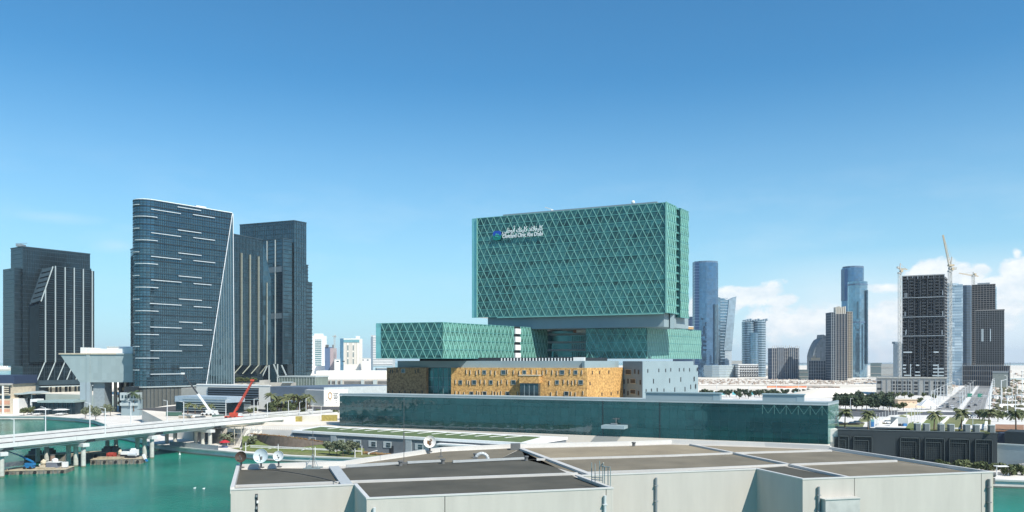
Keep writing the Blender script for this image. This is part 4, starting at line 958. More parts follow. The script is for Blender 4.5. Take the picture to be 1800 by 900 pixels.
# --- sliver at far right of the group
t = thing('office_tower', 'narrow louvred slate tower showing behind the right side of the tallest dark tower', 'tower', (-185, 775, PZ))
A = at(534, 765); B = at(548.5, 775); fr = Fr(A, B); block('tower_shaft', t, rect(A, B, 18), Z(655, 770), Z(497, 770), TG, 24, LOUV, .8, .3, LOUV2)
block('upper_step', t, rect(fr.p(0, -.5), fr.p(fr.L*.55, -.5), 14), Z(497, 770), Z(467, 770), TG, 5, LOUV, .8, .25, LOUV2)
b = MB(); o_ = rect(A, B, 18); o2 = rect(fr.p(-1, -2), fr.p(fr.L-4, -2), 14); b.v = [(*p, Z(668, 770)) for p in o2]+[(*p, Z(655, 770)) for p in o_]; b.f = [(3, 2, 1, 0), (4, 5, 6, 7)]+[(i, (i+1) % 4, 4+(i+1) % 4, 4+i) for i in range(4)]; part('tapered_foot', b, TG, t)

# --- raised wedge shaped hall on legs
t = thing('wedge_hall', 'pale grey wedge shaped hall raised on tall legs beside the rounded tower', 'hall', (-280, 585, PZ))
PALE = glass('pale_grey_cladding', (.31, .38, .385), .05, .35, (3.2, 3.2, 5.2), .02, .12)
Yf, Yb = 572, 606; zt, zb = Z(623, Yf), Z(672, Yf)
b = MB(); x0, x0b, x1 = X(105.5, Yf), X(140, Yf), X(246, Yf)
b.hexa([(x0b, Yf, zb), (x1, Yf, zb), (x1, Yb, zb), (x0b+4, Yb, zb)], [(x0, Yf, zt), (x1, Yf, zt), (x1, Yb, zt), (x0+4, Yb, zt)]); wd = part('wedge_wall', b, PALE, t)
b = MB(); b.box(x0-.6, X(205, Yf), Yf-.8, Yb, zt, zt+.9); part('roof_edge', b, mat('tan_edge', (.55, .47, .35), .6), t)
b = MB(); b.box(X(205, Yf)+.01, x1, Yf-.8, Yb, zt, zt+.9); part('roof_edge', b, FIN, t)
for p0, p1, z_, yy in ((141, 247, 4.2, 2), (140, 149, 5.0, 1), (196, 226, 5.8, 10), (153, 158, 4.8, 1.2), (226, 232, 4.9, 1.2)):
    b = MB(); b.box(X(p0, Yf), X(p1, Yf), Yf+yy, Yf+yy+14, zt+.9, zt+z_); part('roof_plant', b, WHITE, t)
LEGM = mat('leg_concrete', (.30, .37, .40), .75, var=.07, scale=.1)
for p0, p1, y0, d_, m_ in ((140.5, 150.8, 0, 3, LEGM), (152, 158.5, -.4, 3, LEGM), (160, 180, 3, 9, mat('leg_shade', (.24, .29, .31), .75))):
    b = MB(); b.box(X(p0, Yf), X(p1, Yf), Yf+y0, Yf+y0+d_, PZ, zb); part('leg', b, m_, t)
b = MB(); b.box(X(152, Yf), X(158.5, Yf), Yf-.4, Yf, zb, zt); part('wall_rib', b, PALE, t)
b = MB(); b.box(X(186, Yf), X(240, Yf), Yf+22, Yf+26, PZ, zb); bk_ = part('back_wall', b, DARK, t)
for i in range(6): b = MB(); x = X(183+9*i, Yf+20); b.box(x, x+1.6, Yf+19, Yf+21, PZ, zb); part('back_column', b, LOUV2 if i % 2 else mat('cream_column', (.42, .40, .33), .7), t)
for k in range(1, 4): b = MB(); b.box(X(181, Yf), X(204, Yf), Yf+20.9, Yf+21.9, PZ+5.2*k, PZ+5.2*k+2.2); part('lit_panel', b, mat('tan_panel', (.40, .33, .22), .8), t)

# --- small shore buildings
t = thing('shore_building', 'cream and terracotta waterfront building cut by the left edge of the photo', 'building', (-365, 590, PZ))
Yq = 565; CREAM = mat('cream_wall', (.58, .50, .38), .8); TERR = mat('pink_panel', (.52, .28, .19), .8)
b = MB(); b.box(X(-60, Yq), X(18, Yq), Yq, Yq+30, PZ, Z(675, Yq)); w0 = part('wall', b, CREAM, t)
b = MB(); b.box(X(-62, Yq), X(21.5, Yq), Yq+2, Yq+30, Z(675, Yq), Z(660, Yq)); part('roof_block', b, mat('navy_roof', (.03, .05, .10), .6), t)
b = MB(); b.box(X(-62, Yq), X(21, Yq), Yq-.8, Yq+1, Z(676.5, Yq), Z(674, Yq)); part('cornice', b, CONC, t)
for k, (ya, yb, m_) in enumerate(((679, 692, DARK), (695, 701, WGLASS), (704, 711, TERR), (713.5, 717, DARK), (719, 724, TERR))):
    for p0, p1 in ((-14, 4.5), (7.5, 18.5 if k < 2 else 19)):
        b = MB(); b.box(X(p0, Yq), X(p1, Yq), Yq-.15, Yq-.01, Z(yb, Yq), Z(ya, Yq)); part('facade_panel', b, m_, w0)
for j in range(4): b = MB(); b.box(X(8, Yq), X(16, Yq), Yq-.5, Yq-.16, Z(680+3.6*j+1.8, Yq), Z(680+3.6*j, Yq)); part('balcony', b, CREAM, w0)
b = MB(); b.box(X(5, Yq), X(7.3, Yq), Yq-1, Yq, PZ, Z(678, Yq)); part('column', b, WHITE, t)
b = MB(); b.box(X(18, Yq)+.01, X(24, Yq), Yq-.4, Yq+20, PZ, Z(699.5, Yq)); part('side_wall', b, CREAM, t)
b = MB(); b.box(X(24, Yq)+.02, X(33.5, Yq), Yq-.6, Yq+12, PZ, Z(701, Yq)); part('white_wall', b, WHITE, t)
t = thing('canopy_pavilion', 'glass waterfront pavilion under a thin wavy white canopy', 'pavilion', (-350, 580, PZ))
Yq = 575; b = MB(); b.box(X(36, Yq), X(60, Yq), Yq, Yq+14, PZ, Z(694, Yq)); g = part('glass_wall', b, TGD, t)
for k in range(3): b = MB(); b.box(X(36, Yq), X(60, Yq), Yq-.25, Yq-.01, Z(706+4.5*k, Yq), Z(705.3+4.5*k, Yq)); part('floor_band', b, LOUV2, g)
b = MB(); b.hexa([(X(22.5, Yq), Yq-6, Z(692, Yq)), (X(44, Yq), Yq-6, Z(693.2, Yq)), (X(44, Yq), Yq+14, Z(693.2, Yq)), (X(22.5, Yq), Yq+14, Z(692, Yq))], [(X(22.5, Yq), Yq-6, Z(690.2, Yq)), (X(44, Yq), Yq-6, Z(691, Yq)), (X(44, Yq), Yq+14, Z(691, Yq)), (X(22.5, Yq), Yq+14, Z(690.2, Yq))])
b.hexa([(X(44, Yq), Yq-6, Z(693.2, Yq)), (X(70, Yq), Yq-6, Z(691, Yq)), (X(70, Yq), Yq+14, Z(691, Yq)), (X(44, Yq), Yq+14, Z(693.2, Yq))], [(X(44, Yq), Yq-6, Z(691, Yq)), (X(56, Yq), Yq-6, Z(688, Yq)), (X(56, Yq), Yq+14, Z(688, Yq)), (X(44, Yq), Yq+14, Z(691, Yq))])
part('canopy', b, FIN, t)
for px in (34.6, 59.5): b = MB(); b.box(X(px-.6, Yq), X(px+.6, Yq), Yq-3, Yq-2.3, PZ, Z(692.5, Yq)); part('post', b, FIN, t)
t = thing('restaurant', 'two storey glass restaurant with white sunshades facing the water', 'restaurant', (-330, 560, PZ))
Yq = 560; b = MB(); b.box(X(58.5, Yq), X(132, Yq), Yq, Yq+18, PZ, Z(707, Yq)); g = part('glass_wall', b, TGD, t)
b = MB(); b.box(X(69, Yq), X(134, Yq), Yq-2.5, Yq+18, Z(707.5, Yq), Z(704, Yq)); part('roof_slab', b, mat('sage_roof', (.27, .36, .35), .7), t)
b = MB(); b.box(X(57, Yq), X(68.4, Yq), Yq-2.5, Yq+6, Z(706, Yq), Z(701.5, Yq)); b.box(X(57, Yq), X(58.6, Yq), Yq-2.6, Yq-1.6, Z(712, Yq), Z(706, Yq)); part('white_frame', b, WHITE, t)
for i in range(9): b = MB(); x = X(61+8*i, Yq); b.box(x, x+.4, Yq-.4, Yq-.05, PZ, Z(708, Yq)); part('mullion', b, LOUV2, g)
for p0, p1, ya, yb in ((64, 86, 720, 718.4), (97, 118, 720.5, 718.6), (61, 75, 727.5, 725.5), (101, 115, 727.5, 725.3)):
    b = MB(); z0_, z1_ = Z(ya, Yq-8), Z(yb, Yq-8); b.hexa([(X(p0, Yq-8), Yq-12, z0_), (X(p1, Yq-8), Yq-12, z0_), (X(p1, Yq-8), Yq-4, z0_), (X(p0, Yq-8), Yq-4, z0_)], [(X(p0+5, Yq-8), Yq-9, z1_), (X(p1-5, Yq-8), Yq-9, z1_), (X(p1-5, Yq-8), Yq-7, z1_), (X(p0+5, Yq-8), Yq-7, z1_)]); part('sunshade', b, WHITE, t)
    for p_ in (p0+2, p1-2): b = MB(); b.tube((X(p_, Yq-8), Yq-8, PZ), (X(p_, Yq-8), Yq-8, z0_+.05), .12, n=5); part('post', b, LOUV2, t)
t = thing('stepped_villa', 'pale blue stepped pavilion between the wedge hall and the rounded tower', 'pavilion', (-285, 560, PZ))
Yq = 548
for p0, p1, ya, yb, dd, m_ in ((213, 245, 736, 703, 0, GREYP), (212, 244, 703.5, 690, -1, FIN), (216, 240, 690, 680, 2, DARK), (212, 243, 713, 708, -1.3, FIN)):
    b = MB(); b.box(X(p0, Yq), X(p1, Yq), Yq+dd, Yq+12, max(PZ, Z(ya, Yq)), Z(yb, Yq)); part('storey', b, m_, t)
for i in range(5): b = MB(); b.box(X(215+5.5*i, Yq), X(218+5.5*i, Yq), Yq-1.1, Yq-.98, Z(700, Yq), Z(694.5, Yq)); part('window', b, WGLASS, t)

# --- low louvred building in front of the rounded tower
t = thing('louvred_building', 'long low white building with dark horizontal louvres behind the bridge cranes', 'building', (-160, 480, LZ))
A, B = at(345, 500), at(475, 480); fr = Fr(A, B); zt = Z(678, 490)
b = MB(); b.prism([tuple(A), tuple(B), tuple(at(473, 512)), tuple(at(346, 530))], LZ, zt); w0 = part('wall', b, mat('offwhite_wall', (.66, .65, .60), .8, var=.05), t)
b = MB(); b.prism(rect(fr.p(-12), fr.p(-.01), 24), LZ, Z(682, 505)); part('end_wing', b, mat('beige_wall', (.42, .40, .35), .8, var=.06), t)
b = MB(); b.fbox(fr, 0, fr.L, zt, zt+.5, -1, .25); part('roof_edge', b, WHITE, t)
b = MB(); b.fbox(fr, fr.u(365.5), fr.u(455), zt-11.6, zt-1.2, .01, .15); part('louvre_recess', b, DARK, w0)
for k in range(7):
    b = MB(); z = zt-2.4-k*1.5; e = fr.u(455) if k < 5 else fr.u(441); b.fbox(fr, fr.u(365.5), e, z, z+.45, .15, .7); part('louvre', b, GREYP2 if k > 3 else mat('navy_louvre', (.12, .16, .20), .5), w0)
b = MB(); b.fbox(fr, fr.u(398), fr.u(440), zt-14.5, zt-12.8, .2, 2); part('canopy_band', b, FIN, t)
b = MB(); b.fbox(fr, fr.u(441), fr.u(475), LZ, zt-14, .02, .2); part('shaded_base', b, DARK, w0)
C0, C1 = at(309, 478), at(398.5, 462); f2_ = Fr(C0, C1); z1_ = Z(697, 470)
b = MB(); b.prism(rect(C0, C1, 14), LZ, z1_-3.4); lw_ = part('front_wing', b, TGD, t)
b = MB(); b.prism(offset(rect(C0, C1, 14), .4), z1_-3.4, z1_); part('front_parapet', b, mat('sky_panel', (.36, .45, .52), .5, .1), t)
for k in range(6): b = MB(); z = LZ+1+k*1.35; b.fbox(f2_, f2_.u(323), f2_.L, z, z+.4, .2, .7); part('louvre', b, FIN, lw_)
b = MB(); p_ = fr.p(fr.u(440), -8); b.box(p_[0]-2, X(465, 500), 500, 512, zt, Z(668.5, 500)); part('roof_block', b, mat('beige_wall', (.42, .40, .35), .8), t)

# --- mall with a white sign wall
t = thing('shopping_mall', 'grey shopping mall with a white corner wall carrying a gold ring emblem', 'mall', (-130, 540, LZ))
M0, M1, M2 = at(470, 570), at(569, 545), at(720, 600); fa_, fb_ = Fr(M0, M1), Fr(M1, M2)
zt = Z(681, 548)
b = MB(); b.prism([tuple(M0), tuple(M1), tuple(M2), tuple(M2+(M0-M1))], LZ-4, zt); part('wall', b, mat('navy_grey_wall', (.10, .14, .19), .7, var=.12, scale=.1), t)
b = MB(); b.fbox(fb_, 0, fb_.L, zt-5.5, zt+.1, .01, .6); part('upper_wall', b, mat('mall_pale_grey', (.40, .45, .46), .7), t)
W0, W1, W2 = at(536, 546), at(569.5, 535), at(606, 548); f3_, f4_ = Fr(W0, W1), Fr(W1, W2); zw = Z(686, 538)
b = MB(); b.prism([tuple(W0), tuple(W1), tuple(W2), tuple(W2+Vector((0, 12))), tuple(W0+Vector((0, 8)))], LZ, zw); part('sign_wall', b, mat('mall_white_wall', (.80, .80, .78), .7, var=.03), t)
b = MB(); b.fbox(f3_, 0, f3_.L, LZ, zw+.05, .01, .2); part('side_cladding', b, mat('mall_side_grey', (.34, .38, .38), .75, var=.05), t)
u, z = f4_.u(580), f4_.z(580, 695.5); b = MB(); r_o, r_i = 2.5, 1.75
for k in range(20):
    a0, a1 = 2*math.pi*k/20, 2*math.pi*(k+1)/20
    p = [f4_.P(u+r*math.cos(a)*.72, z+r*math.sin(a), d) for d in (.02, .25) for r, a in ((r_i, a0), (r_o, a0), (r_o, a1), (r_i, a1))]; b.hexa(p[:4], p[4:])
b.fbox(f4_, u-.25, u+.25, z-4.2, z-2.6, .02, .25)
part('ring_emblem', b, mat('gold_emblem', (.45, .30, .14), .5, .3), t)
SG = mat('sign_dark', (.10, .11, .12), .6)
for r_n, (y, segs) in enumerate(((691.5, ((586, 588), (589, 591.5), (592, 594))), (694.5, ((586, 589), (589.6, 593))), (697.7, ((586, 587.5), (588, 591), (591.6, 594))), (700.3, ((586.5, 593),)), (704.5, ((589.5, 592),)), (708, ((589.5, 592),)), (704, ((573, 574.5),)))):
    for a, c in segs:
        b = MB(); b.fbox(f4_, f4_.u(a), f4_.u(c), f4_.z(a, y+.7), f4_.z(a, y-.7), .02, .2); part('sign_mark', b, SG, t)
# glass pavilion, low roofs behind it
t = thing('glass_pavilion', 'low greenish glass pavilion with a flat roof above the mall', 'pavilion', (-140, 640, LZ))
A, B = at(491, 650), at(554, 640); b = MB(); b.prism(rect(A, B, 20), LZ, Z(663, 645)); g = part('glass_wall', b, glass('pale_green_glass', (.22, .28, .25), .35, .2, (2, 2, 6)), t)
b = MB(); b.prism(offset(rect(A, B, 20), .5), Z(663, 645), Z(661, 645)); part('roof_slab', b, FIN, t)
fr = Fr(A, B)
for i in range(14): b = MB(); u = fr.L*i/13; b.fbox(fr, u-.12, u+.12, LZ, Z(663, 645), .02, .25); part('mullion', b, FIN, g)
t = thing('roof_terrace_block', 'low beige block with a rooftop planter left of the glass pavilion', 'building', (-190, 610, LZ))
A, B = at(440, 600), at(513, 600); b = MB(); b.prism(rect(A, B, 12), LZ, Z(673, 600)); part('wall', b, mat('beige_wall', (.42, .40, .35), .8), t)
b = MB(); b.prism(rect(at(496, 598), at(512, 598), 6), Z(673, 600), Z(671, 600)); part('roof_block', b, FIN, t)
t = thing('service_block', 'long low tan block with a shaded slot, behind the mall and below the white halls', 'building', (-110, 700, LZ))
A, B = at(548, 700), at(690, 700); fr = Fr(A, B); b = MB(); b.prism(rect(A, B, 25), LZ, Z(668, 700)); w0 = part('wall', b, mat('tan_grey_wall', (.46, .43, .38), .85), t)
for p0, p1 in ((556, 580), (583, 589), (594, 598), (605, 634), (641, 655), (664, 688)): b = MB(); b.fbox(fr, fr.u(p0), fr.u(p1), Z(675, 700), Z(670, 700), .01, .2); part('shaded_slot', b, DCONC, w0)
for p0, p1 in ((581, 583), (589.5, 593), (599, 602), (635, 640), (656, 663)): b = MB(); b.fbox(fr, fr.u(p0), fr.u(p1), Z(677, 700), Z(668, 700), .2, 1.2); part('pier', b, FIN, w0)
t = thing('white_hall', 'huge plain white roofed hall on the skyline left of the hospital', 'hall', (-130, 850, LZ))
A, B = at(545, 900), at(700, 900); b = MB(); b.prism(rect(A, B, 60), LZ, Z(658, 900)); part('wall', b, mat('sunlit_white', (.80, .76, .68), .8, var=.04), t)
b = MB(); b.prism(rect(at(556, 915), at(690, 915), 40), Z(658, 900), Z(652, 905)); part('upper_roof', b, mat('sunlit_white', (.8, .76, .68), .8), t)
b = MB(); b.prism(rect(at(545, 880), at(640, 880), 18), LZ, Z(661, 880)); part('front_wing', b, WHITE, t)

# --- white towers on the skyline
t = thing('apartment_tower', 'white apartment tower with a green glass strip, left of the far white pair', 'tower', (-380, 1600, LZ))
Yq = 1500; fr = Fr(at(549, Yq), at(570, Yq)); zt = Z(590, Yq)
b = MB(); b.prism(rect(fr.A, fr.B, 20), LZ, zt); sh = part('tower_shaft', b, WHITE, t)
b = MB(); b.fbox(fr, fr.u(554), fr.u(565), Z(645, Yq), Z(597, Yq), .05, .4); g = part('glass_strip', b, glass('far_green_glass', (.20, .34, .34), .5, .2, (5, 5, 4)), sh)
for k in range(13): b = MB(); z = Z(644-3.7*k, Yq); b.fbox(fr, fr.u(554), fr.u(565), z, z+1.2, .4, .8); part('floor_band', b, WHITE, g)
b = MB(); b.prism(rect(fr.p(3, -3), fr.p(fr.L-5, -3), 12), zt, zt+4); part('roof_cap', b, WHITE, t)
b = MB(); b.prism(rect(at(543, 1480), at(580, 1480), 30), LZ, Z(643, 1480)); part('podium', b, WHITE, t)
t = thing('apartment_tower', 'broad white apartment tower with a teal crown band on the left skyline', 'tower', (-300, 1450, LZ))
Yq = 1400; fr = Fr(at(599, Yq), at(631.5, Yq)); zt = Z(595, Yq)
b = MB(); b.prism(rect(fr.A, fr.B, 30), LZ, zt); sh = part('tower_shaft', b, mat('cream_white', (.78, .74, .66), .8, var=.03), t)
b = MB(); b.fbox(fr, -1.2, fr.u(604), LZ, zt, -2, .6); part('blue_edge', b, glass('far_blue_glass', (.12, .26, .38), .5, .2), sh)
b = MB(); b.fbox(fr, fr.u(604)+.1, fr.L+.1, Z(602, Yq), Z(597, Yq), .02, .5); part('crown_band', b, mat('teal_band', (.16, .36, .40), .5), sh)
for px in (611.5, 621): 
    for k in range(3): b = MB(); b.fbox(fr, fr.u(px)-1.0, fr.u(px)+1.0, Z(616+12*k, Yq), Z(607+12*k, Yq), .02, .3); part('window', b, mat('far_window', (.14, .20, .20), .5), sh)
for px in (606.5, 609, 614, 616.5, 618.5, 624, 627): b = MB(); b.fbox(fr, fr.u(px)-.35, fr.u(px)+.35, Z(640, Yq), Z(602, Yq), .02, .3); part('window_strip', b, mat('warm_grey', (.42, .38, .32), .8), sh)
b = MB(); b.fbox(fr, fr.L-6, fr.L, zt, zt+4.4, -8, 0); part('roof_box', b, WHITE, t)
t = thing('apartment_tower', 'grey and white apartment tower just left of the hospital wing', 'tower', (-260, 1350, LZ))
Yq = 1350; fr = Fr(at(652, Yq), at(690, Yq)); zt = Z(589, Yq)
b = MB(); b.prism(rect(fr.A, fr.B, 30), LZ, zt); sh = part('tower_shaft', b, mat('far_pale_grey', (.40, .44, .45), .7, var=.1, scale=.05), t)
for k in range(17): b = MB(); z = Z(640-3*k, Yq); b.fbox(fr, 3.5, fr.L, z, z+1.3, .02, .8); part('floor_band', b, WHITE, sh)
b = MB(); b.fbox(fr, 0, 3.4, LZ, zt-3, .02, .9); part('dark_edge', b, mat('far_slate', (.17, .23, .28), .6), sh)
t = thing('unfinished_tower', 'small blue-grey tower under construction between the two white towers', 'tower', (-340, 1450, LZ))
Yq = 1450; fr = Fr(at(571, Yq), at(580, Yq)); b = MB(); b.prism(rect(fr.A, fr.B, 18), LZ, Z(610, Yq)); sh = part('tower_shaft', b, mat('far_navy', (.10, .16, .27), .6), t)
b = MB(); b.prism(rect(at(580.2, Yq), at(588, Yq), 18), LZ, Z(612, Yq)); part('pink_shaft', b, mat('far_pink', (.42, .34, .35), .8), t)
for px in (572, 575, 584): b = MB(); b.box(X(px, Yq), X(px+2, Yq), Yq, Yq+4, Z(612, Yq), Z(606, Yq)); part('core_stub', b, DCONC, t)
for i, (p0, p1, yt, Yq, m_, lb) in enumerate(((588, 598, 632, 1300, WHITE, 'low white block between the pink tower and the broad white tower'), (633, 652, 630, 1500, WHITE, 'long low white block right of the broad white tower'),
    (656, 690, 644, 1000, mat('cyan_white', (.45, .62, .68), .6), 'pale blue warehouse in front of the grey and white tower'), (662, 700, 648, 980, mat('far_slate', (.17, .23, .28), .6), 'slate roofed shed in front of the pale blue warehouse'),
    (-40, 14, 643, 3400, WHITE, 'row of pale beach houses on the far left shore'), (188, 232, 611, 900, WHITE, 'white roof structure showing over the wedge hall'))):
    A, B = facing(p0, p1, Yq); t = thing('far_building', lb, 'building', (A.x, Yq, 5)); b = MB(); b.prism(rect(A, B, 20), 5 if Yq > 3000 else LZ-1, Z(yt, Yq)); part('wall', b, m_, t)
    b = MB(); b.prism(offset(rect(A, B, 20), .4), Z(yt, Yq), Z(yt, Yq)+1.2); part('roof_edge', b, FIN, t)
    f_ = Fr(A, B)
    for k in range(max(2, int(f_.L/9))): b = MB(); b.fbox(f_, 3+k*9, 7+k*9, Z(yt, Yq)-4, Z(yt, Yq)-2, .02, .2); part('window', b, WGLASS, t)
# ---------------------------------------------------------------- road bridge over the inlet
D0 = Vector((-174.2, 272.5)); D1 = Vector((-128.0, 362.5)); bd_ = (D1-D0).normalized(); bn = Vector((bd_.y, -bd_.x))   # near edge runs along bd_, bn points at the viewer
S0 = D0-bd_*60; fB = Fr(S0, D1+bd_*34)
def bz(u): t = min(max((u-40)/110, 0), 1); return 8.55+t*.95-0.0*u       # underside
br = thing('road_bridge', 'white concrete road bridge with two parallel decks on round piers crossing the inlet', 'bridge', (*D0, 0))
BW = mat('bridge_white', (.64, .65, .63), .7, var=.10, scale=.35, detail=8); BG = mat('bridge_grey', (.30, .37, .36), .75, var=.08, scale=.1)
L_ = fB.L; NS = 9
for d0, d1, nm in ((-13.2, 0, 'near_deck'), (-30.5, -17.2, 'far_deck')):
    b = MB(); 
    def ring(u): z = bz(u); return [fB.P(u, z, d0+2.4), fB.P(u, z, d1-2.4), fB.P(u, z+.9, d1-.3), fB.P(u, z+1.9, d1), fB.P(u, z+1.9, d0), fB.P(u, z+.9, d0+.3)]
    us = [L_*i/NS for i in range(NS+1)]; rs = [ring(u) for u in us]
    for a, c in zip(rs, rs[1:]):
        n = len(b.v); b.v += [tuple(p) for p in a+c]; b.f += [(n+i, n+(i+1) % 6, n+6+(i+1) % 6, n+6+i) for i in range(6)]
    b.f += [(5, 4, 3, 2, 1, 0), tuple(len(b.v)-6+i for i in range(6))]
    dk = part(nm, b, BG, br)
    for d_ in (d0, d1-.35):
        for a, c in zip(us, us[1:]):
            b = MB(); z0_, z1_ = bz(a)+1.9, bz(c)+1.9; n = 0
            b.hexa([fB.P(a+.05, z0_-.5, d_-.02), fB.P(a+.05, z0_-.5, d_+.42), fB.P(a+.05, z0_+1.0, d_+.42), fB.P(a+.05, z0_+1.0, d_-.02)], [fB.P(c-.05, z1_-.5, d_-.02), fB.P(c-.05, z1_-.5, d_+.42), fB.P(c-.05, z1_+1.0, d_+.42), fB.P(c-.05, z1_+1.0, d_-.02)]); part('parapet', b, BW, dk)
    b = MB()
    for a, c in zip(us, us[1:]): b.hexa([fB.P(a, bz(a)+1.9, d0+.45), fB.P(a, bz(a)+1.9, d1-.45), fB.P(a, bz(a)+1.93, d1-.45), fB.P(a, bz(a)+1.93, d0+.45)], [fB.P(c, bz(c)+1.9, d0+.45), fB.P(c, bz(c)+1.9, d1-.45), fB.P(c, bz(c)+1.93, d1-.45), fB.P(c, bz(c)+1.93, d0+.45)])
    part('carriageway', b, mat('pale_road', (.07, .07, .07), .9, var=.08, scale=.1), dk)
    b = MB()
    for a, c in zip(us, us[1:]): b.hexa([fB.P(a, bz(a)-.05, d1-2.6), fB.P(a, bz(a)-.05, d1-1.9), fB.P(a, bz(a)+.22, d1-1.9), fB.P(a, bz(a)+.22, d1-2.6)], [fB.P(c, bz(c)-.05, d1-2.6), fB.P(c, bz(c)-.05, d1-1.9), fB.P(c, bz(c)+.22, d1-1.9), fB.P(c, bz(c)+.22, d1-2.6)])
    part('lower_flange', b, BW, dk)
    b = MB(); 
    for k in range(5): u = 60+30.6*k-28.6; b.fbox(fB, u-1.6, u+1.6, bz(u)+.35, bz(u)+1.1, d1-1.2, d1-.0) if d1 == 0 else None
    part('joint_mark', b, DARK, dk) if b.v else None
PIERM = mat('pier_concrete', (.50, .50, .45), .85, var=.2, scale=.8, detail=7)
SCUM = mat('tide_stain', (.16, .17, .12), .8, var=.3, scale=2)
for k in range(-1, 4):
    u = 60+30.0*k
    for d_ in (-.8, -5.2, -9.6, -23, -28.5):
        p_ = fB.p(u, d_); q = MB(); q.cyl(p_[0], p_[1], .85, -1, bz(u)-.9, 14); pr = part('pier', q, PIERM, br)
        q = MB(); q.cyl(p_[0], p_[1], .88, -.5, .5, 14); part('tide_band', q, SCUM, pr)
    for a, c in ((-12.4, .9), (-30, -18)):
        q = MB(); q.fbox(fB, u-1.3, u+1.3, bz(u)-1.3, bz(u)-.05, a, c); part('pier_cap', q, BW if c > 0 else BG, br)
# retained road beyond the landing
q = MB(); e0, e1 = L_-.1, L_+75; rdz = bz(L_)+1.9
q.prism([fB.p(e0, 0), fB.p(e1, 0), fB.p(e1, -30), fB.p(e0, -30)], LZ-.5, rdz); single('approach_road', q, PAVE, kind='structure')
q = MB()
for a, c in ((-13, -.6), (-30, -17.4)): q.fbox(fB, e0, e1, rdz, rdz+.03, a, c)
single('approach_carriageway', q, mat('pale_road', (.4, .4, .38), .9), kind='structure')
for i, d_ in enumerate((-.4, -13.3, -17.2, -30.4)):
    q = MB(); q.fbox(fB, e0, e1-20, rdz, rdz+1.0, d_, d_+.4); single('road_barrier', q, BW, ['white road barrier nearest the water beyond the bridge landing', 'white barrier on the inner side of the near carriageway beyond the landing', 'white barrier on the inner side of the far carriageway beyond the landing', 'white barrier on the far side of the road beyond the landing'][i], 'barrier')

# ---------------------------------------------------------------- barges
RUST = mat('rusty_hull', (.10, .085, .07), .85, col2=(.30, .27, .22), scale=.6, detail=8)
DECKW = mat('timber_deck', (.30, .25, .17), .9, col2=(.50, .44, .32), scale=.7, detail=7)
def barge(label, cx, cy, a, L, W, h, name='barge'):
    t = thing(name, label, 'barge', (cx, cy, 0)); c, s = math.cos(a), math.sin(a)
    def w(x, y): return (cx+x*c-y*s, cy+x*s+y*c)
    b = MB(); b.prism([w(-L/2, -W/2), w(L/2, -W/2), w(L/2, W/2), w(-L/2, W/2)], -.4, h); hl = part('hull', b, RUST, t)
    b = MB(); b.prism([w(-L/2, -W/2-.15), w(L/2, -W/2-.15), w(L/2+.15, W/2), w(-L/2, W/2)], h, h+.18); part('deck', b, DECKW, t)
    for i in range(int(L/1.5)):
        b = MB(); p0 = w(-L/2+.7+1.5*i, -W/2-.02); p1 = w(-L/2+1.0+1.5*i, -W/2-.16); b.prism([p0, w(-L/2+1.0+1.5*i, -W/2-.02), p1, w(-L/2+.7+1.5*i, -W/2-.16)], .1, h); part('hull_rib', b, DCONC, hl)
    for i in range(5):
        x = -L/2+1.2+(L-2.4)*i/4; p = w(x, -W/2-.35); p2 = w(x, -W/2-.05); b = MB(); b.tube((*p, h*.55), (*p2, h*.55), .55, n=12); part('tyre_fender', b, BLACKR, t)
    for i in range(4):
        p = w(-L/2+1+i*(L-2)/3, -W/2+.5); b = MB(); b.cyl(p[0], p[1], .16, h+.18, h+.75, 8); part('bollard', b, DECKW, t)
    return t, w, h+.18
def on(w, nm, lb, cat, x, y, z, parts, group=None, a=0):
    p = w(x, y); t = thing(nm, lb, cat, (*p, z), group)
    for pn, mbf, m in parts:
        b = MB(); mbf(b); me = b.mesh(pn, m); o = bpy.data.objects.new(pn, me); COL.objects.link(o); o.parent = t; ORG[o] = ORG[t]
    t.rotation_euler = (0, 0, a); return t
BLUE = mat('machine_blue', (.02, .18, .42), .45, var=.1); REDM = mat('machine_red', (.35, .05, .035), .5, var=.15); GREYB = mat('container_grey', (.17, .19, .23), .7)
ab = math.radians(-4)
t, w, h = barge('work barge with a timber deck carrying a blue boom lift, left of the middle pier', X(64, 283), 285, R(12), 20, 9, 1.3)
on(w, 'boom_lift', 'blue boom lift with a long arm parked on the left work barge', 'boom lift', -3.2, -.6, h, [
    ('chassis', lambda b: b.box(-1.6, 1.6, -1, 1, .45, 1.2), BLUE), ('turret', lambda b: b.box(-1.2, 1.9, -.8, .8, 1.25, 2.1), BLUE),
    ('boom', lambda b: (b.bar((1.6, 0, 2.4), (-3.2, 0, 4.6), .5), b.bar((-3.2, 0, 4.6), (-10.5, 0, 7.0), .32)), BLUE)]+
    [('wheel', (lambda x, y: (lambda b: b.tube((x, y-.2, .5), (x, y+.2, .5), .5, n=12)))(x, y), BLACKR) for x in (-1.1, 1.1) for y in (-1, 1)]+
    [('basket', lambda b: (b.box(-11.6, -10.4, -.6, .6, 6.5, 6.6), b.box(-11.6, -10.4, -.6, -.55, 6.6, 7.6), b.box(-11.6, -10.4, .55, .6, 6.6, 7.6)), BLUE)], a=ab)
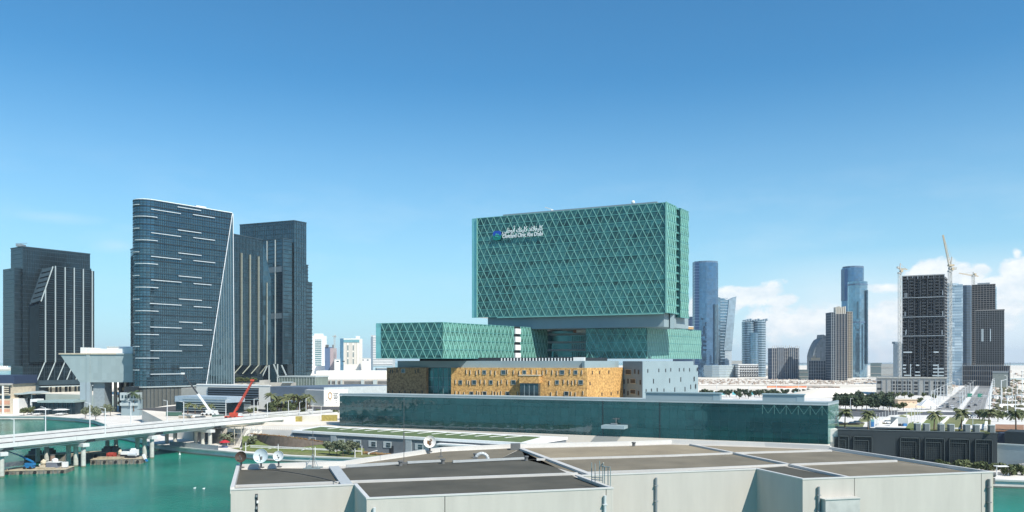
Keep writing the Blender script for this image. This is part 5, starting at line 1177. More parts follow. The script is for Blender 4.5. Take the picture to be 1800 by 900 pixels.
on(w, 'concrete_mixer', 'small cream mixer with a tilted drum on the left work barge', 'mixer', .8, 1.0, h, [
    ('drum', lambda b: b.lathe([(.1, -.9), (.8, -.5), (.95, .2), (.55, 1.1), (.35, 1.3)], (0, 0, 1.9), (.5, 0, 1), 12), mat('cream_paint', (.62, .54, .40), .6)), ('frame', lambda b: b.box(-1, .7, -.6, .6, 0, 1.1), mat('cream_paint', (.62, .54, .4), .6)), ('hopper', lambda b: b.box(-1.3, -.7, -.5, .5, .9, 1.4), WHITE)], a=ab)
on(w, 'grey_container', 'blue grey container under the white tank on the left work barge', 'container', 3.9, 1.2, h, [('box', lambda b: b.box(-2, 2, -1, 1, 0, 1.9), GREYB), ('lid', lambda b: b.box(-2.2, 2.9, -1.1, 1.1, 1.95, 2.1), WHITE)], a=ab)
on(w, 'water_tank', 'round white tank standing on the grey container of the left barge', 'tank', 4.6, 1.2, h+2.1, [('tank', lambda b: b.lathe([(.9, 0), (1.05, .3), (1.05, .8), (.7, 1.1), (.05, 1.2)], n=14), WHITE), ('lid', lambda b: b.cyl(0, 0, .3, 1.2, 1.3, 8), WHITE)], a=ab)
on(w, 'white_generator', 'upright white generator cabinet at the right end of the left work barge', 'generator', 8.1, .6, h, [('cabinet', lambda b: b.box(-.8, .8, -.7, .7, .2, 2.0), WHITE), ('skid', lambda b: b.box(-.9, .9, -.8, .8, 0, .2), DCONC), ('exhaust', lambda b: b.tube((.2, 0, 2), (.2, 0, 2.9), .1, n=6), DCONC)], a=ab)
on(w, 'timber_stack', 'low stack of pale timber on the middle of the left work barge', 'timber stack', 2.5, -1.8, h, [('plank', (lambda k: (lambda b: b.box(-3.6+.2*(k % 3), 3.4-.3*(k % 2), -.9+.45*(k % 4), -.5+.45*(k % 4), .14*(k//4), .13+.14*(k//4))))(k), DECKW) for k in range(12)], a=ab)
on(w, 'concrete_drum', 'brown upright drum behind the grey container of the left barge', 'drum', 3.0, 3.6, h, [('drum', lambda b: b.cyl(0, 0, .8, 0, 4.2, 12), mat('brown_drum', (.24, .16, .12), .8)), ('rim', lambda b: b.cyl(0, 0, .9, 4.2, 4.35, 12), DCONC)], a=ab)
t, w, h = barge('shorter work barge with white tanks at its right end, right of the middle pier', X(203, 308), 311, R(8), 18.5, 8, 1.9)
on(w, 'white_tank_unit', 'square white machine house on the right work barge', 'machine', 4.2, 1.2, h, [('cabin', lambda b: b.box(-.2, 2.4, -1, 1, .8, 3.0), WHITE), ('legs_frame', lambda b: b.box(-.3, 2.5, -1.1, 1.1, 0, .8), DARK), ('hood', lambda b: b.box(0, 1.4, -.7, .7, 3.0, 3.5), WHITE)], a=ab)
on(w, 'flat_white_cabin', 'long white cabin on dark legs on the right work barge', 'cabin', 2.2, 0, h, [('cabin', lambda b: b.box(-1.4, 1.4, -.9, .9, 1.3, 2.4), WHITE), ('base', lambda b: b.box(-1.5, 1.5, -.8, .8, 0, 1.3), DARK)], a=ab)
on(w, 'cylinder_tank', 'horizontal grey white cylinder tank at the bow of the right work barge', 'tank', 5.2, -1.4, h, [('tank', lambda b: b.tube((-1.6, 0, 1.3), (1.6, 0, 1.3), .65, n=14), mat('tank_grey', (.48, .52, .54), .5)), ('cradle', lambda b: b.box(-1.3, 1.3, -.5, .5, 0, .8), DARK)], a=ab)
on(w, 'red_winch', 'red winch at the left of the right work barge', 'winch', -3.2, .8, h, [('drum', lambda b: b.tube((-1.0, 0, 1.2), (1.2, 0, 1.2), .9, n=12), REDM), ('frame', lambda b: (b.box(-1.5, -1.1, -.9, .9, 0, 1.9), b.box(1.2, 1.6, -.9, .9, 0, 1.9), b.box(-.3, .8, -1.3, -.9, 0, .9)), REDM)], a=ab)
on(w, 'plank_pile', 'pile of brown planks stacked across the right work barge', 'plank pile', -2.8, -1.4, h, [('plank', (lambda k: (lambda b: b.box(-5+.3*(k % 3), 5.2-.3*(k % 2), -1.2+.42*(k % 5), -.82+.42*(k % 5), .2*(k//5), .18+.2*(k//5))))(k), DECKW) for k in range(15)], a=ab)
on(w, 'mixer_drum', 'cream tilted drum in the middle of the right work barge', 'mixer', .0, .6, h, [('drum', lambda b: b.lathe([(.1, -.9), (.6, -.5), (.7, .3), (.35, 1.2)], (0, 0, 2.0), (.25, 0, 1), 10), mat('cream_paint', (.62, .54, .4), .6)), ('frame', lambda b: b.box(-.8, .6, -.6, .6, 0, 1.2), mat('brown_drum', (.24, .16, .12), .8))], a=ab)
on(w, 'outboard_motor', 'white and blue outboard motor tilted at the right end of the right barge', 'motor', 10.0, -1.0, .4, [('cowl', lambda b: b.bar((0, 0, 1.1), (-.9, 0, 3.0), .8), WHITE), ('leg', lambda b: b.bar((.8, 0, .2), (-.1, 0, 1.2), .6), BLUE)], a=ab)
# dark pontoon in the bridge's shade
t, w, h = barge('dark pontoon moored behind the two work barges in the shade of the bridge', X(150, 330), 322, R(20), 34, 8, 2.6, 'pontoon')
for i, x_ in enumerate((-14, -9, 12, 14.5)):
    on(w, 'piled_gear', ['dark heap of gear at the left end of the shaded pontoon', 'dark crate on the shaded pontoon beside the left heap', 'dark crate near the right end of the shaded pontoon', 'dark drum at the right end of the shaded pontoon'][i], 'gear', x_, 0, h, [('crate', lambda b: b.box(-1.8, 1.8, -1.5, 1.5, 0, 1.4), DCONC), ('lid', lambda b: b.box(-1.2, 1.2, -1, 1, 1.4, 2.2), DCONC)])

# ---------------------------------------------------------------- mobile cranes at the landing
CR = mat('crane_red', (.62, .09, .05), .5, var=.08); CWH = mat('crane_white', (.74, .75, .74), .5); CDK = mat('crane_dark', (.05, .055, .06), .6)
def mobile_crane(label, bpx, bpy_, Y, tip, tz, sects, cabm, lattice=None):
    x = X(bpx, Y); z = rdz if bpy_ is None else Z(bpy_, Y); t = thing('mobile_crane', label, 'crane', (x, Y, z))
    b = MB(); b.box(x-4.2, x+4.2, Y-1.3, Y+1.3, z+.6, z+1.4); part('chassis', b, cabm, t)
    for i in range(4):
        for s in (-1.2, 1.2): b = MB(); b.tube((x-3.3+2.1*i, Y+s-.2, z+.6), (x-3.3+2.1*i, Y+s+.2, z+.6), .6, n=10); part('wheel', b, BLACKR, t)
    b = MB(); b.box(x-1.8, x+1.6, Y-1.3, Y+1.3, z+1.5, z+3.0); part('turret', b, cabm, t)
    b = MB(); b.box(x+2.6, x+4.2, Y-1.2, Y+.2, z+1.4, z+2.8); part('cab', b, CWH, t)
    base = Vector((x, Y, z+2.6)); tip = Vector((X(tip[0], tz), tz, Z(tip[1], tz)))
    for s0, s1, w_, m_ in sects:
        b = MB(); b.bar(base.lerp(tip, s0), base.lerp(tip, s1), w_); part('boom_section', b, m_, t)
    if lattice:
        b = MB(); n = 26; d = (tip-base).normalized(); s = d.cross(Vector((0, 1, 0))).normalized()
        for i in range(n):
            p = base.lerp(tip, .12+.86*i/n); q = base.lerp(tip, .12+.86*(i+1)/n); w_ = .45*(1-.35*i/n); sg = 1 if i % 2 else -1
            b.bar(p+s*w_*sg, q-s*w_*sg, .13)
        for sg in (1, -1): b.bar(base.lerp(tip, .1)+s*sg*.45, tip+s*sg*.27, .2); b.bar(base.lerp(tip, .1)+s*sg*.45+Vector((0, 1.2, 0)), tip+s*sg*.27+Vector((0, .8, 0)), .22)
        part('lattice', b, lattice, t, kind='stuff')
    b = MB(); b.box(tip.x-1.0, tip.x+.7, tip.y-.4, tip.y+.4, tip.z-.3, tip.z+.6); part('boom_head', b, sects[-1][3] if lattice else CWH, t)
    return t
mobile_crane('mobile crane with a white and black telescopic boom leaning left', 369, None, 415, (322, 657), 415, [(0, .45, .95, CWH), (.43, .72, .65, CDK), (.7, 1, .42, CDK)], CWH)
mobile_crane('mobile crane with an orange red lattice boom leaning right', 411, None, 392, (444, 669), 392, [(0, .18, .85, CR), (.16, 1.0, .2, CR)], CR, CR)
# ---------------------------------------------------------------- dark building with trellis niches, right
t = thing('dark_building', 'long dark grey waterfront building with trellised niches at the right, below the garden', 'building', (150, 285, PZ))
DW = mat('charcoal_wall', (.022, .033, .038), .75, var=.10, scale=.15); TRL = mat('trellis_metal', (.045, .06, .062), .6)
zt = GZ
b = MB(); b.prism([tuple(DB.A), tuple(DB.B), DB.p(DB.L, -16), DB.p(0, -16)], 0, zt); w0 = part('wall', b, DW, t)
b = MB(); b.fbox(DB, 0, DB.L+.1, zt, zt+.3, -.6, .15); part('parapet', b, mat('charcoal_cap', (.09, .11, .115), .7), t)
for px0, px1 in ((1462, 1492), (1500, 1533), (1582, 1616), (1625, 1660), (1668, 1704), (1713, 1744)):
    ua, ub = DB.u(max(px0, 1473.5)), DB.u(px1); za, zb_ = PZ+2.4, zt-2.2
    b = MB(); b.fbox(DB, ua-1.4, ua, za, zb_-.4, .01, .06); b.fbox(DB, ua, ub, za, zb_, .01, .05); ni = part('niche_shadow_panel', b, mat('niche_dark', (.018, .028, .032), .8), w0)
    b = MB(); b.fbox(DB, ua, ua+.25, za, zb_, .05, .8).fbox(DB, ub-.25, ub, za, zb_, .05, .8).fbox(DB, ua, ub, zb_-.25, zb_, .05, .8).fbox(DB, ub-1.3, ub-1.1, za, zb_-1.4, .05, .7).fbox(DB, ua+.4, ub-1.1, zb_-1.6, zb_-1.4, .05, .7); part('trellis_frame', b, TRL, w0)
    q = MB(); n = 9
    for i in range(1, n): u = ua+(ub-ua)*i/n; q.fbox(DB, u-.04, u+.04, za, zb_-.25, .45, .53)
    for k in range(1, 10): z = za+(zb_-za)*k/10; q.fbox(DB, ua+.25, ub-.25, z-.04, z+.04, .35, .44)
    part('trellis_mesh', q, TRL, w0, kind='stuff')
for px in (1619, 1616.5, 0):
    if px: pass
VB = mat('vent_box_grey', (.12, .145, .15), .7)
for k, px in enumerate((1613.7, 1629.6, 1655.6, 1673, 1701, 1717.7, 1744.4)):
    c = DB.p(DB.u(px), -1.6); b = MB(); b.box(-.85, .85, -.8, .8, 0, 2.6); v = thing('vent_box', ['vent box at the left end of the row on the dark building roof', 'second vent box from the left end of the roof row', 'third vent box from the left, by the white garden path wall', 'middle vent box of the seven on the dark building roof', 'vent box just right of the tall palm of the terrace', 'vent box with a slim lamp in front, second from the right end', 'vent box nearest the right corner of the dark building'][k], 'vent box', (*c, zt), 'vent boxes along the dark building roof')
    part('box', b, VB, v, local=True); b = MB(); b.box(-.95, .95, -.9, .9, 2.6, 2.8); part('cap', b, FIN, v, local=True); b = MB(); b.box(.851, .95, -.8, .8, 0, 2.6); part('side_panel', b, WHITE, v, local=True)
# next building at the right edge
t = thing('stair_building', 'pale wall with an outside stair under a dark upper storey, at the right edge', 'building', (185, 285, PZ))
E0, E1 = Vector(DB.p(DB.L+.3, -3)), at(1860, 268); fr = Fr(E0, E1)
b = MB(); b.prism(rect(E0, E1, 14), 0, 10.6); part('wall', b, mat('pale_blue_wall', (.30, .36, .37), .75, var=.05), t)
b = MB(); b.prism(rect(fr.p(2.4, -1.5), fr.p(fr.L, -1.5), 12), 10.6, 15.2); part('upper_wall', b, DW, t)
b = MB(); b.prism(rect(fr.p(0, -4), fr.p(2.38, -4), 9), 10.6, 14.3); part('shaded_link', b, mat('navy_link', (.03, .05, .09), .7), t)
b = MB(); b.fbox(fr, 0, fr.L, 10.6, 11.0, -1.4, .2); part('ledge', b, FIN, t)
for i in range(12):
    b = MB(); b.fbox(fr, 2+i*1.0, 3.2+i*1.0, PZ, PZ+.6+.32*i, .1, 2.2); part('step', b, CONC, t)
b = MB()
for i in range(13): b.tube(fr.P(2+i*1.0, PZ+.6+.3*i, 2.1), fr.P(2+i, PZ+1.9+.3*i, 2.1), .05, n=4)
b.bar(fr.P(2, PZ+1.9, 2.1), fr.P(14, PZ+5.6, 2.1), .12); b.bar(fr.P(-.2, PZ+2.0, 2.1), fr.P(2, PZ+1.9, 2.1), .12); part('stair_rail', b, STEEL, t)
t = thing('bus_shelter', 'small flat roofed shelter on white posts on the right hand quay', 'shelter', (*at(1768, 258), PZ))
c = at(1766, 262); b = MB(); b.box(c.x-3, c.x+1.5, c.y-1.2, c.y+1.2, PZ+3.0, PZ+3.2); part('roof', b, WHITE, t)
for dx in (-2.6, 1.2): b = MB(); b.box(c.x+dx-.1, c.x+dx+.1, c.y-.1, c.y+.1, PZ, PZ+3); part('post', b, WHITE, t)

# ---------------------------------------------------------------- towers of the right skyline
BT1 = glass('deep_blue_glass', (.125, .225, .34), .75, .08, (4, 4, 3.9), .02, .3)
BT2 = glass('sky_blue_glass', (.22, .34, .42), .7, .1, (4, 4, 3.9), .03, .35)
BT3 = glass('grey_blue_glass', (.15, .22, .27), .6, .15, (4, 4, 3.9), .03, .35)
BANDF = mat('far_band', (.33, .42, .48), .5); BANDD = mat('far_dark_band', (.10, .16, .24), .5)
def oval(px0, px1, Y, depth, n=14, a0=0, a1=360, sk=0):
    cx = (X(px0, Y)+X(px1, Y))/2; rx = (X(px1, Y)-X(px0, Y))/2
    return [(cx+rx*math.cos(R(a)), Y+depth/2+depth/2*math.sin(R(a))+sk*rx*math.cos(R(a))) for a in [a0+(a1-a0)*i/n for i in range(n)]]
def TW(label, px, Y): return thing('skyscraper', label, 'skyscraper', (X(px, Y), Y, LZ))
Y = 1500
t = TW('tallest blue rounded skyscraper, directly right of the hospital', 1245, Y)
sh = block('tower_shaft', t, oval(1226, 1267, Y, 40), LZ, Z(461, Y), BT1, 48, BT1, .7, .25); 
b = MB(); b.prism(offset(oval(1226, 1267, Y, 40), -.5), Z(461, Y), Z(458, Y)); part('crown', b, BANDD, t)
block('side_wing', t, rect(at(1221.5, Y+8), at(1234, Y+8), 20), LZ, Z(458.5, Y), mat('deep_navy_glass', (.02, .06, .14), .2, .4), 40, BANDD, .6, .3)
b = MB(); b.prism(oval(1255, 1264, Y-1.5, 12), Z(640, Y), Z(535, Y)); part('lower_bay', b, BT3, t)
t = TW('leaning blue skyscraper with a notched crown behind the tallest one', 1280, 1560); Y = 1560
def lean(name, p, px0t, px1t, px0b, px1b, zt0, zt1, zb, m, parent, d=30, dy=0):
    b = MB(); bt = [(X(px0b, Y), Y+dy), (X(px1b, Y), Y+dy), (X(px1b, Y), Y+dy+d), (X(px0b, Y), Y+dy+d)]; tp = [(X(px0t, Y), Y+dy), (X(px1t, Y), Y+dy), (X(px1t, Y), Y+dy+d), (X(px0t, Y), Y+dy+d)]
    b.v = [(*q, zb) for q in bt]+[(*q, z) for q, z in zip(tp, (zt0, zt1, zt1, zt0))]; b.f = [(3, 2, 1, 0), (4, 5, 6, 7)]+[(i, (i+1) % 4, 4+(i+1) % 4, 4+i) for i in range(4)]
    return part(name, b, m, parent)
lean('left_leaf', 0, 1262, 1281, 1262, 1278, Z(522, Y), Z(528, Y), LZ, BT2, t)
lean('right_leaf', 0, 1281, 1294, 1272, 1286, Z(527, Y), Z(521, Y), Z(616, Y), mat('pale_leaf', (.30, .40, .46), .5, .2, snap=(4, 4, 4)), t, dy=-2)
lean('foot', 0, 1274, 1286, 1274, 1286, Z(616, Y), Z(616, Y), LZ, mat('pale_foot', (.45, .52, .56), .6), t, dy=-1)
for k in range(26):
    b = MB(); z = LZ+12+k*5.6; b.box(X(1266, Y), X(1279, Y), Y-1.1, Y-.05, z, z+1.3); part('floor_band', b, BANDF, t)
t = TW('scallop crowned blue grey tower standing alone right of the leaning one', 1330, 1480); Y = 1480
b = MB(); pl = oval(1310, 1330, Y, 36, 12); block('left_drum', t, pl, LZ, Z(565, Y), BT3, 24, BANDF, .9, .5)
block('right_drum', t, oval(1327, 1350.5, Y-4, 36, 12), LZ, Z(563, Y), BT3, 24, BANDF, 1.3, .6)
block('front_bay', t, oval(1320, 1337, Y-9, 26, 12), LZ, Z(585, Y), BT2, 20, BANDD, .8, .4)
crn = MB()
for i in range(9): a = X(1310.5+4.6*i, Y); crn.box(a, a+2.2, Y-2, Y+20, Z(564, Y), Z(562-(i % 3), Y))
part('crown_teeth', crn, BANDF, t)
Y = 1450
for lb, p0, p1, yt, m_, n in (('low pale blue curved glass block at the foot of the tallest skyscraper', 1243, 1298, 642, mat('pale_blue_podium', (.42, .50, .53), .5, .2), 5), ('low white stepped terraces right of the curved podium', 1298, 1333, 640, WHITE, 6)):
    t = thing('podium_block', lb, 'building', (X(p0, Y), Y, LZ)); pl = oval(p0, p1, Y-10, 50, 14) if n == 5 else rect(at(p0, Y-20), at(p1, Y-20), 40)
    block('wall', t, pl, LZ, Z(yt, Y), m_, n, FIN if n == 5 else DCONC, 1.0, .6)
    if n == 6:
        f_ = Fr(at(p0, Y-20), at(p1, Y-20))
        for i in range(8):
            for j in range(4): b = MB(); b.fbox(f_, 3+i*4.2, 5.6+i*4.2, LZ+2+j*5.2, LZ+4.6+j*5.2, .7, 1.1); part('window', b, DARK, t)
for lb, p0, p1, y0, y1, Yq in (('pale low block behind the white terraces', 1333, 1358, 648, 660, 1600), ('grey green low slab right of the two tallest blue towers', 1530, 1550, 638, 655, 1500), ('pale grey flat block beside the dark framed tower', 1549, 1583, 640, 655, 1400), ('long cream block behind the curved podium', 1236, 1312, 634, 648, 1620), ('dark low roof between the frame buildings', 1400, 1425, 650, 662, 1330)):
    t = thing('far_building', lb, 'building', (X(p0, Yq), Yq, LZ)); pl = rect(*facing(p0, p1, Yq), 30); block('wall', t, pl, LZ, Z(y0, Yq), mat('far_cream', (.40, .42, .41), .8) if 'pale' in lb or 'cream' in lb else mat('far_greygreen', (.13, .18, .19), .8), 2, CONC, .8, .4)
t = TW('dark navy lump of a tower peeping between the hospital wing and the tallest blue skyscraper', 1208, 1700); Y = 1700
block('tower_shaft', t, oval(1186, 1232, Y, 40), LZ, Z(562, Y), mat('far_navy_glass', (.04, .075, .14), .4, .2, snap=(5, 5, 4)), 0); b = MB(); b.prism(oval(1206, 1230, Y+2, 30), Z(562, Y), Z(556.5, Y)); part('crown', b, MATS['far_navy_glass'], t)
# frame buildings under construction
FRM = mat('raw_frame_concrete', (.28, .32, .345), .9, var=.12, scale=.1); FRD = mat('frame_dark_core', (.03, .055, .085), .8, var=.3, scale=.1); FRW = mat('warm_frame', (.42, .37, .29), .9)
def frame_building(t, fr, u0, u1, z0, z1, n, cols, depth=24, sm=None, cm=None, core=None, sh=.45, cw=.7, jag=0, hh=None):
    sm = sm or FRM; cm = cm or FRM
    b = MB(); b.fbox(fr, u0+.6, u1-.6, z0, z1, -depth, -1.6); cr_ = part('core', b, core or FRD, t)
    b = MB(); b.v = [(x, y, z) for x in (0, u1-u0) for y in (0, depth) for z in (-sh/2, sh/2)]; b.f = [(1, 3, 2, 0), (5, 4, 6, 7), (0, 4, 5, 1), (3, 7, 6, 2), (0, 2, 6, 4), (1, 5, 7, 3)]
    me = b.mesh('floor_slab', sm)
    for k in range(n+1): inst('floor_slab', me, t, fr.P(u0, z0+(z1-z0)*k/n, .1), fr.a)
    r_ = random.Random(int(u1*10)); 
    for i in range(cols+1):
        u = u0+(u1-u0-cw)*i/cols; b = MB(); top = z1+(r_.uniform(.5, 1)*jag if jag else 0); b.fbox(fr, u, u+cw, z0, top, -.5, .25); part('column', b, cm, t)
    return cr_
Y = 1300
t = thing('frame_building', 'mid-rise concrete frame bristling with bare white columns, left of the frame towers', 'unfinished building', (X(1380, Y), Y, LZ))
fr = Fr(at(1357.5, Y), at(1405, Y)); frame_building(t, fr, 0, fr.L, LZ, Z(612, Y), 9, 14, jag=5, cm=CONC, cw=.55, sh=.4, core=mat('navy_core', (.04, .07, .12), .7))
for p0, p1 in ((1366, 1378), (1386, 1398)): b = MB(); b.fbox(fr, fr.u(p0), fr.u(p1), LZ, Z(611, Y), -1, .2); part('screened_bay', b, FRD, t)
t = thing('frame_building', 'squat concrete frame with cream formwork on its roof, before the sloped dark tower', 'unfinished building', (X(1440, 1260), 1260, LZ)); Y = 1260
fr = Fr(*facing(1421, 1456, Y)); frame_building(t, fr, 0, fr.L, LZ, Z(634, Y), 6, 8)
b = MB(); b.fbox(fr, 4, fr.L-12, Z(634, Y), Z(629, Y), -12, -1); part('formwork', b, FRW, t); b = MB(); b.fbox(fr, 7, 11, Z(629, Y), Z(625, Y), -8, -4); part('formwork', b, FRW, t)
t = thing('skyscraper', 'dark quarter round sloped tower left of the banded frame tower', 'skyscraper', (X(1450, 1500), 1500, LZ)); Y = 1500
pts = [(X(1429, Y), LZ)]+[(X(1429+17*k/6, Y), Z(625-30*math.sin(R(90*k/6))**.8 if k else 625, Y)) for k in range(7)]+[(X(1447, Y), Z(588, Y)), (X(1452, Y), Z(590, Y)), (X(1464, Y), Z(590, Y)), (X(1464, Y), LZ)]
b = MB(); k = len(pts); b.v = [(x, Y, z) for x, z in pts]+[(x, Y+30, z) for x, z in pts]; b.f = [tuple(range(k)), tuple(range(2*k-1, k-1, -1))]+[((i+1) % k, i, k+i, k+(i+1) % k) for i in range(k)]
sh = part('tower_shaft', b, mat('slate_frame', (.13, .16, .18), .7, snap=(3, 3, 3.5), col2=(.20, .23, .25)), t)
for j in range(9): b = MB(); x = X(1432+3.6*j, Y); 
for j in range(12): z = LZ+4+j*5.5; 
t = thing('frame_tower', 'slender unfinished tower with concrete fins and a crown of white columns', 'unfinished tower', (X(1480, 1230), 1230, LZ)); Y = 1230
fr = Fr(at(1461.5, Y), at(1498.5, Y)); zt = Z(552, Y)
frame_building(t, fr, 0, fr.u(1469), LZ, Z(549, Y), 26, 2, cm=FRM)
frame_building(t, Fr(fr.p(fr.u(1469), .8), fr.p(fr.u(1490), .8)), 0, fr.u(1490)-fr.u(1469), LZ, zt, 34, 4, cm=CONC, cw=.5, sh=.35)
frame_building(t, fr, fr.u(1490), fr.L, Z(665, Y), Z(548, Y), 26, 3, cm=FRW, sm=FRW)
for i in range(6): b = MB(); u = fr.u(1469+3.2*i); b.fbox(fr, u, u+1.6, zt, Z(540-(i % 3)*.8, Y), -8, 0); part('crown_column', b, mat('cream_concrete', (.52, .49, .42), .85), t)
Y = 1500
t = TW('second tallest blue skyscraper, the curved slab behind, right of centre', 1503, Y)
sh = block('tower_shaft', t, oval(1487, 1524.5, Y, 36), LZ, Z(470, Y), BT1, 46, BT1, .6, .25); block('side_wing', t, rect(at(1484.5, Y+6), at(1496, Y+6), 16), Z(528, Y), Z(472, Y), mat('deep_navy_glass', (.02, .06, .14), .2, .4))
b = MB(); b.prism(oval(1489, 1524.5, Y, 36), Z(470, Y), Z(467, Y)); part('crown', b, BANDD, t)
t = TW('lighter blue rounded skyscraper standing in front of the taller curved slab', 1515, 1440); Y = 1440
sh = block('tower_shaft', t, oval(1499, 1531, Y, 36), LZ, Z(494, Y), BT2, 42, BT2, .7, .3)
for z_, h_ in ((498, 2.5), (565, 2.5)): b = MB(); b.prism(offset(oval(1499, 1531, Y, 36), .5), Z(z_+h_, Y), Z(z_, Y)); part('dark_ring', b, BANDD, t)
for p0, p1, ya, yb in ((1523.5, 1527, 510, 640), (1508, 1510, 530, 560), (1516, 1517.5, 570, 650)): b = MB(); b.prism(oval(p0, p1, Y-2, 8, 8), Z(yb, Y), Z(ya, Y)); part('bay', b, BT3, t)
t = thing('skyscraper', 'small slate tower peeping out left of the black frame tower', 'skyscraper', (X(1576, 1300), 1300, LZ)); Y = 1300
b = MB(); b.prism(rect(*facing(1570, 1590, Y), 20), LZ, Z(604, Y)); part('tower_shaft', b, mat('far_slate', (.17, .23, .28), .6), t); b = MB(); b.prism(rect(at(1573, Y+2), at(1584, Y+2), 10), Z(604, Y), Z(600.5, Y)); part('roof_step', b, mat('far_slate', (.17, .23, .28), .6), t)
# black frame tower
Y = 712
t = thing('frame_tower', 'black unfinished frame tower with concrete bands, flanked by a tower crane on the right', 'unfinished tower', (X(1625, Y), Y, LZ))
BK = mat('black_frame', (.085, .094, .10), .8, var=.2, scale=.2); BKD = mat('black_core', (.012, .016, .022), .7)
A, B = facing(1586, 1660, Y); fr = Fr(A, B); z0, z1 = Z(664, Y), Z(485, Y); n = 33
cr_ = frame_building(t, fr, 0, fr.L, z0, z1, n, 10, depth=26, sm=BK, cm=BK, core=BKD, sh=.35, cw=.5)
fs_ = Fr(B, at(1665, B.y+17)); q = MB(); q.prism([tuple(fs_.A), tuple(fs_.B), fs_.p(fs_.L, -4), fs_.p(0, -4)], z0, z1-1); part('side_core', q, BKD, t)
for k in range(n): q = MB(); q.fbox(fs_, .1, fs_.L, z0+(z1-z0)*k/n, z0+(z1-z0)*k/n+.5, 0, .7); part('side_slab', q, mat('grey_frame_edge', (.26, .27, .27), .85), t)
for px in (1597, 1607.5, 1618, 1630.5, 1642, 1651):
    u = fr.u(px); q = MB(); q.fbox(fr, u-.5, u+.5, z0, z1, .26, .9); part('fin_wall', q, mat('grey_black_frame', (.040, .047, .054), .8), t)
for i, px in enumerate((1591, 1602, 1624, 1636, 1647, 1656)):
    for k in range(n):
        if rnd.random() < .8:
            u = fr.u(px); q = MB(); z = z0+(z1-z0)*(k+.1)/n; q.fbox(fr, u-1.6, u+1.6, z, z+1.1, .3, 1.0); part('balcony_edge', q, mat('grey_black_frame', (.040, .047, .054), .8) if rnd.random() < .8 else mat('grey_black_edge', (.055, .062, .068), .8), t)
for py in (523, 557, 590.5): q = MB(); z = Z(py, Y); q.fbox(fr, -.4, fr.L+.8, z-.25, z+.35, .1, 1.6); part('concrete_band', q, FRM, t)
q = MB(); q.fbox(fr, -.2, fr.L+.3, z1, z1+.9, -10, .4); part('roof_slab', q, mat('grey_frame_edge', (.26, .27, .27), .85), t)
for i in range(9): q = MB(); u = fr.L*i/8; q.fbox(fr, u-.3, u+.3, z1-2.6, z1, .4, .9); part('roof_post', q, FRM, t)
for px, py in ((1591, 518), (1594, 518), (1591, 551), (1593, 583), (1592, 585), (1656, 585), (1657, 552), (1657, 516)): q = MB(); u = fr.u(px); z = Z(py, Y); q.fbox(fr, u-.4, u+.4, z-2, z+2, .9, 1.5); part('lit_column', q, FRM, t)
WP = mat('white_infill', (.50, .56, .58), .7)
for py, segs in ((619, ((1588, 1603), (1641, 1650))), (642, ((1587, 1593), (1600, 1602), (1610, 1616), (1640, 1648))), (648, ((1587, 1592), (1600, 1602), (1640, 1659))), (654, ((1588, 1593), (1609, 1617), (1640, 1648), (1650, 1659))), (660, ((1589, 1602), (1608, 1618), (1639, 1659)))):
    for a, c in segs: q = MB(); q.fbox(fr, fr.u(a), fr.u(c), Z(py+1.2, Y), Z(py-1.1, Y), 1.0, 1.3); part('white_infill', q, WP, t)
for px in (1600.5, 1649): q = MB(); q.fbox(fr, fr.u(px)-.35, fr.u(px)+.35, Z(662, Y), Z(640, Y), 1.0, 1.35); part('white_column', q, WP, t)
t = thing('parking_podium', 'unfinished concrete podium with open dark bays under the black frame tower', 'unfinished building', (X(1600, 700), 700, LZ)); Y = 700
fr = Fr(*facing(1541, 1664, Y)); z0, z1 = LZ-1, Z(665, Y); q = MB(); q.prism(rect(fr.A, fr.B, 44), z0, z1); w0 = part('wall', q, mat('podium_concrete', (.33, .33, .31), .85, var=.1, scale=.1), t)
q = MB(); q.fbox(fr, -.5, fr.L+.5, z1, z1+.8, -44, .6); part('roof_slab', q, mat('podium_cap', (.42, .42, .38), .85), t)
for j, (ya, yb) in enumerate(((670.5, 675), (677.5, 681), (682.5, 686), (689, 694))):
    for p0, p1 in ((1542, 1551), (1567, 1573), (1575, 1584), (1586, 1592), (1594, 1601), (1605, 1613), (1625, 1632), (1641, 1647), (1649, 1653), (1655, 1660)):
        if p0 < 1560 and j in (1, 3): continue
        q = MB(); q.fbox(fr, fr.u(p0), fr.u(p1), Z(yb, Y), Z(ya, Y), .01, .08); part('open_bay', q, DARK, w0)
for i in range(14): q = MB(); u = fr.L*i/13; q.fbox(fr, u-.25, u+.25, z0, z1, .08, .4); part('podium_column', q, FRM, w0)
# light blue tower and the pair of gate towers
Y = 980
t = TW('pale chequered blue tower directly right of the black frame tower', 1678, Y)
block('tower_shaft', t, rect(*facing(1664, 1692.5, Y), 30), LZ, Z(500, Y), mat('chequered_blue', (.30, .42, .50), .45, .1, snap=(6.5, 6.5, 6.0), col2=(.66, .76, .80)), 34, BANDF, .6, .3)
b = MB(); b.prism(oval(1664, 1693, Y-2, 30), Z(502, Y), Z(498, Y)); part('crown', b, BANDF, t)
t = TW('dark curved gate tower left of the brown scaffolded one', 1703, 1120); Y = 1120
block('tower_shaft', t, oval(1689, 1716, Y, 40), LZ, Z(501, Y), mat('slate_curve', (.09, .13, .17), .5, .2, snap=(4, 4, 4)), 36, BANDD, .6, .4)
t = TW('round blue glass gate tower with a bright rim behind the brown scaffolded one', 1745, 1130); Y = 1130
block('tower_shaft', t, oval(1712, 1765.5, Y, 50), LZ, Z(503, Y), BT2, 36, BT2, .6, .3); b = MB(); b.prism(oval(1711, 1766, Y-1, 52), Z(507, Y), Z(503, Y)); part('rim', b, BANDF, t)
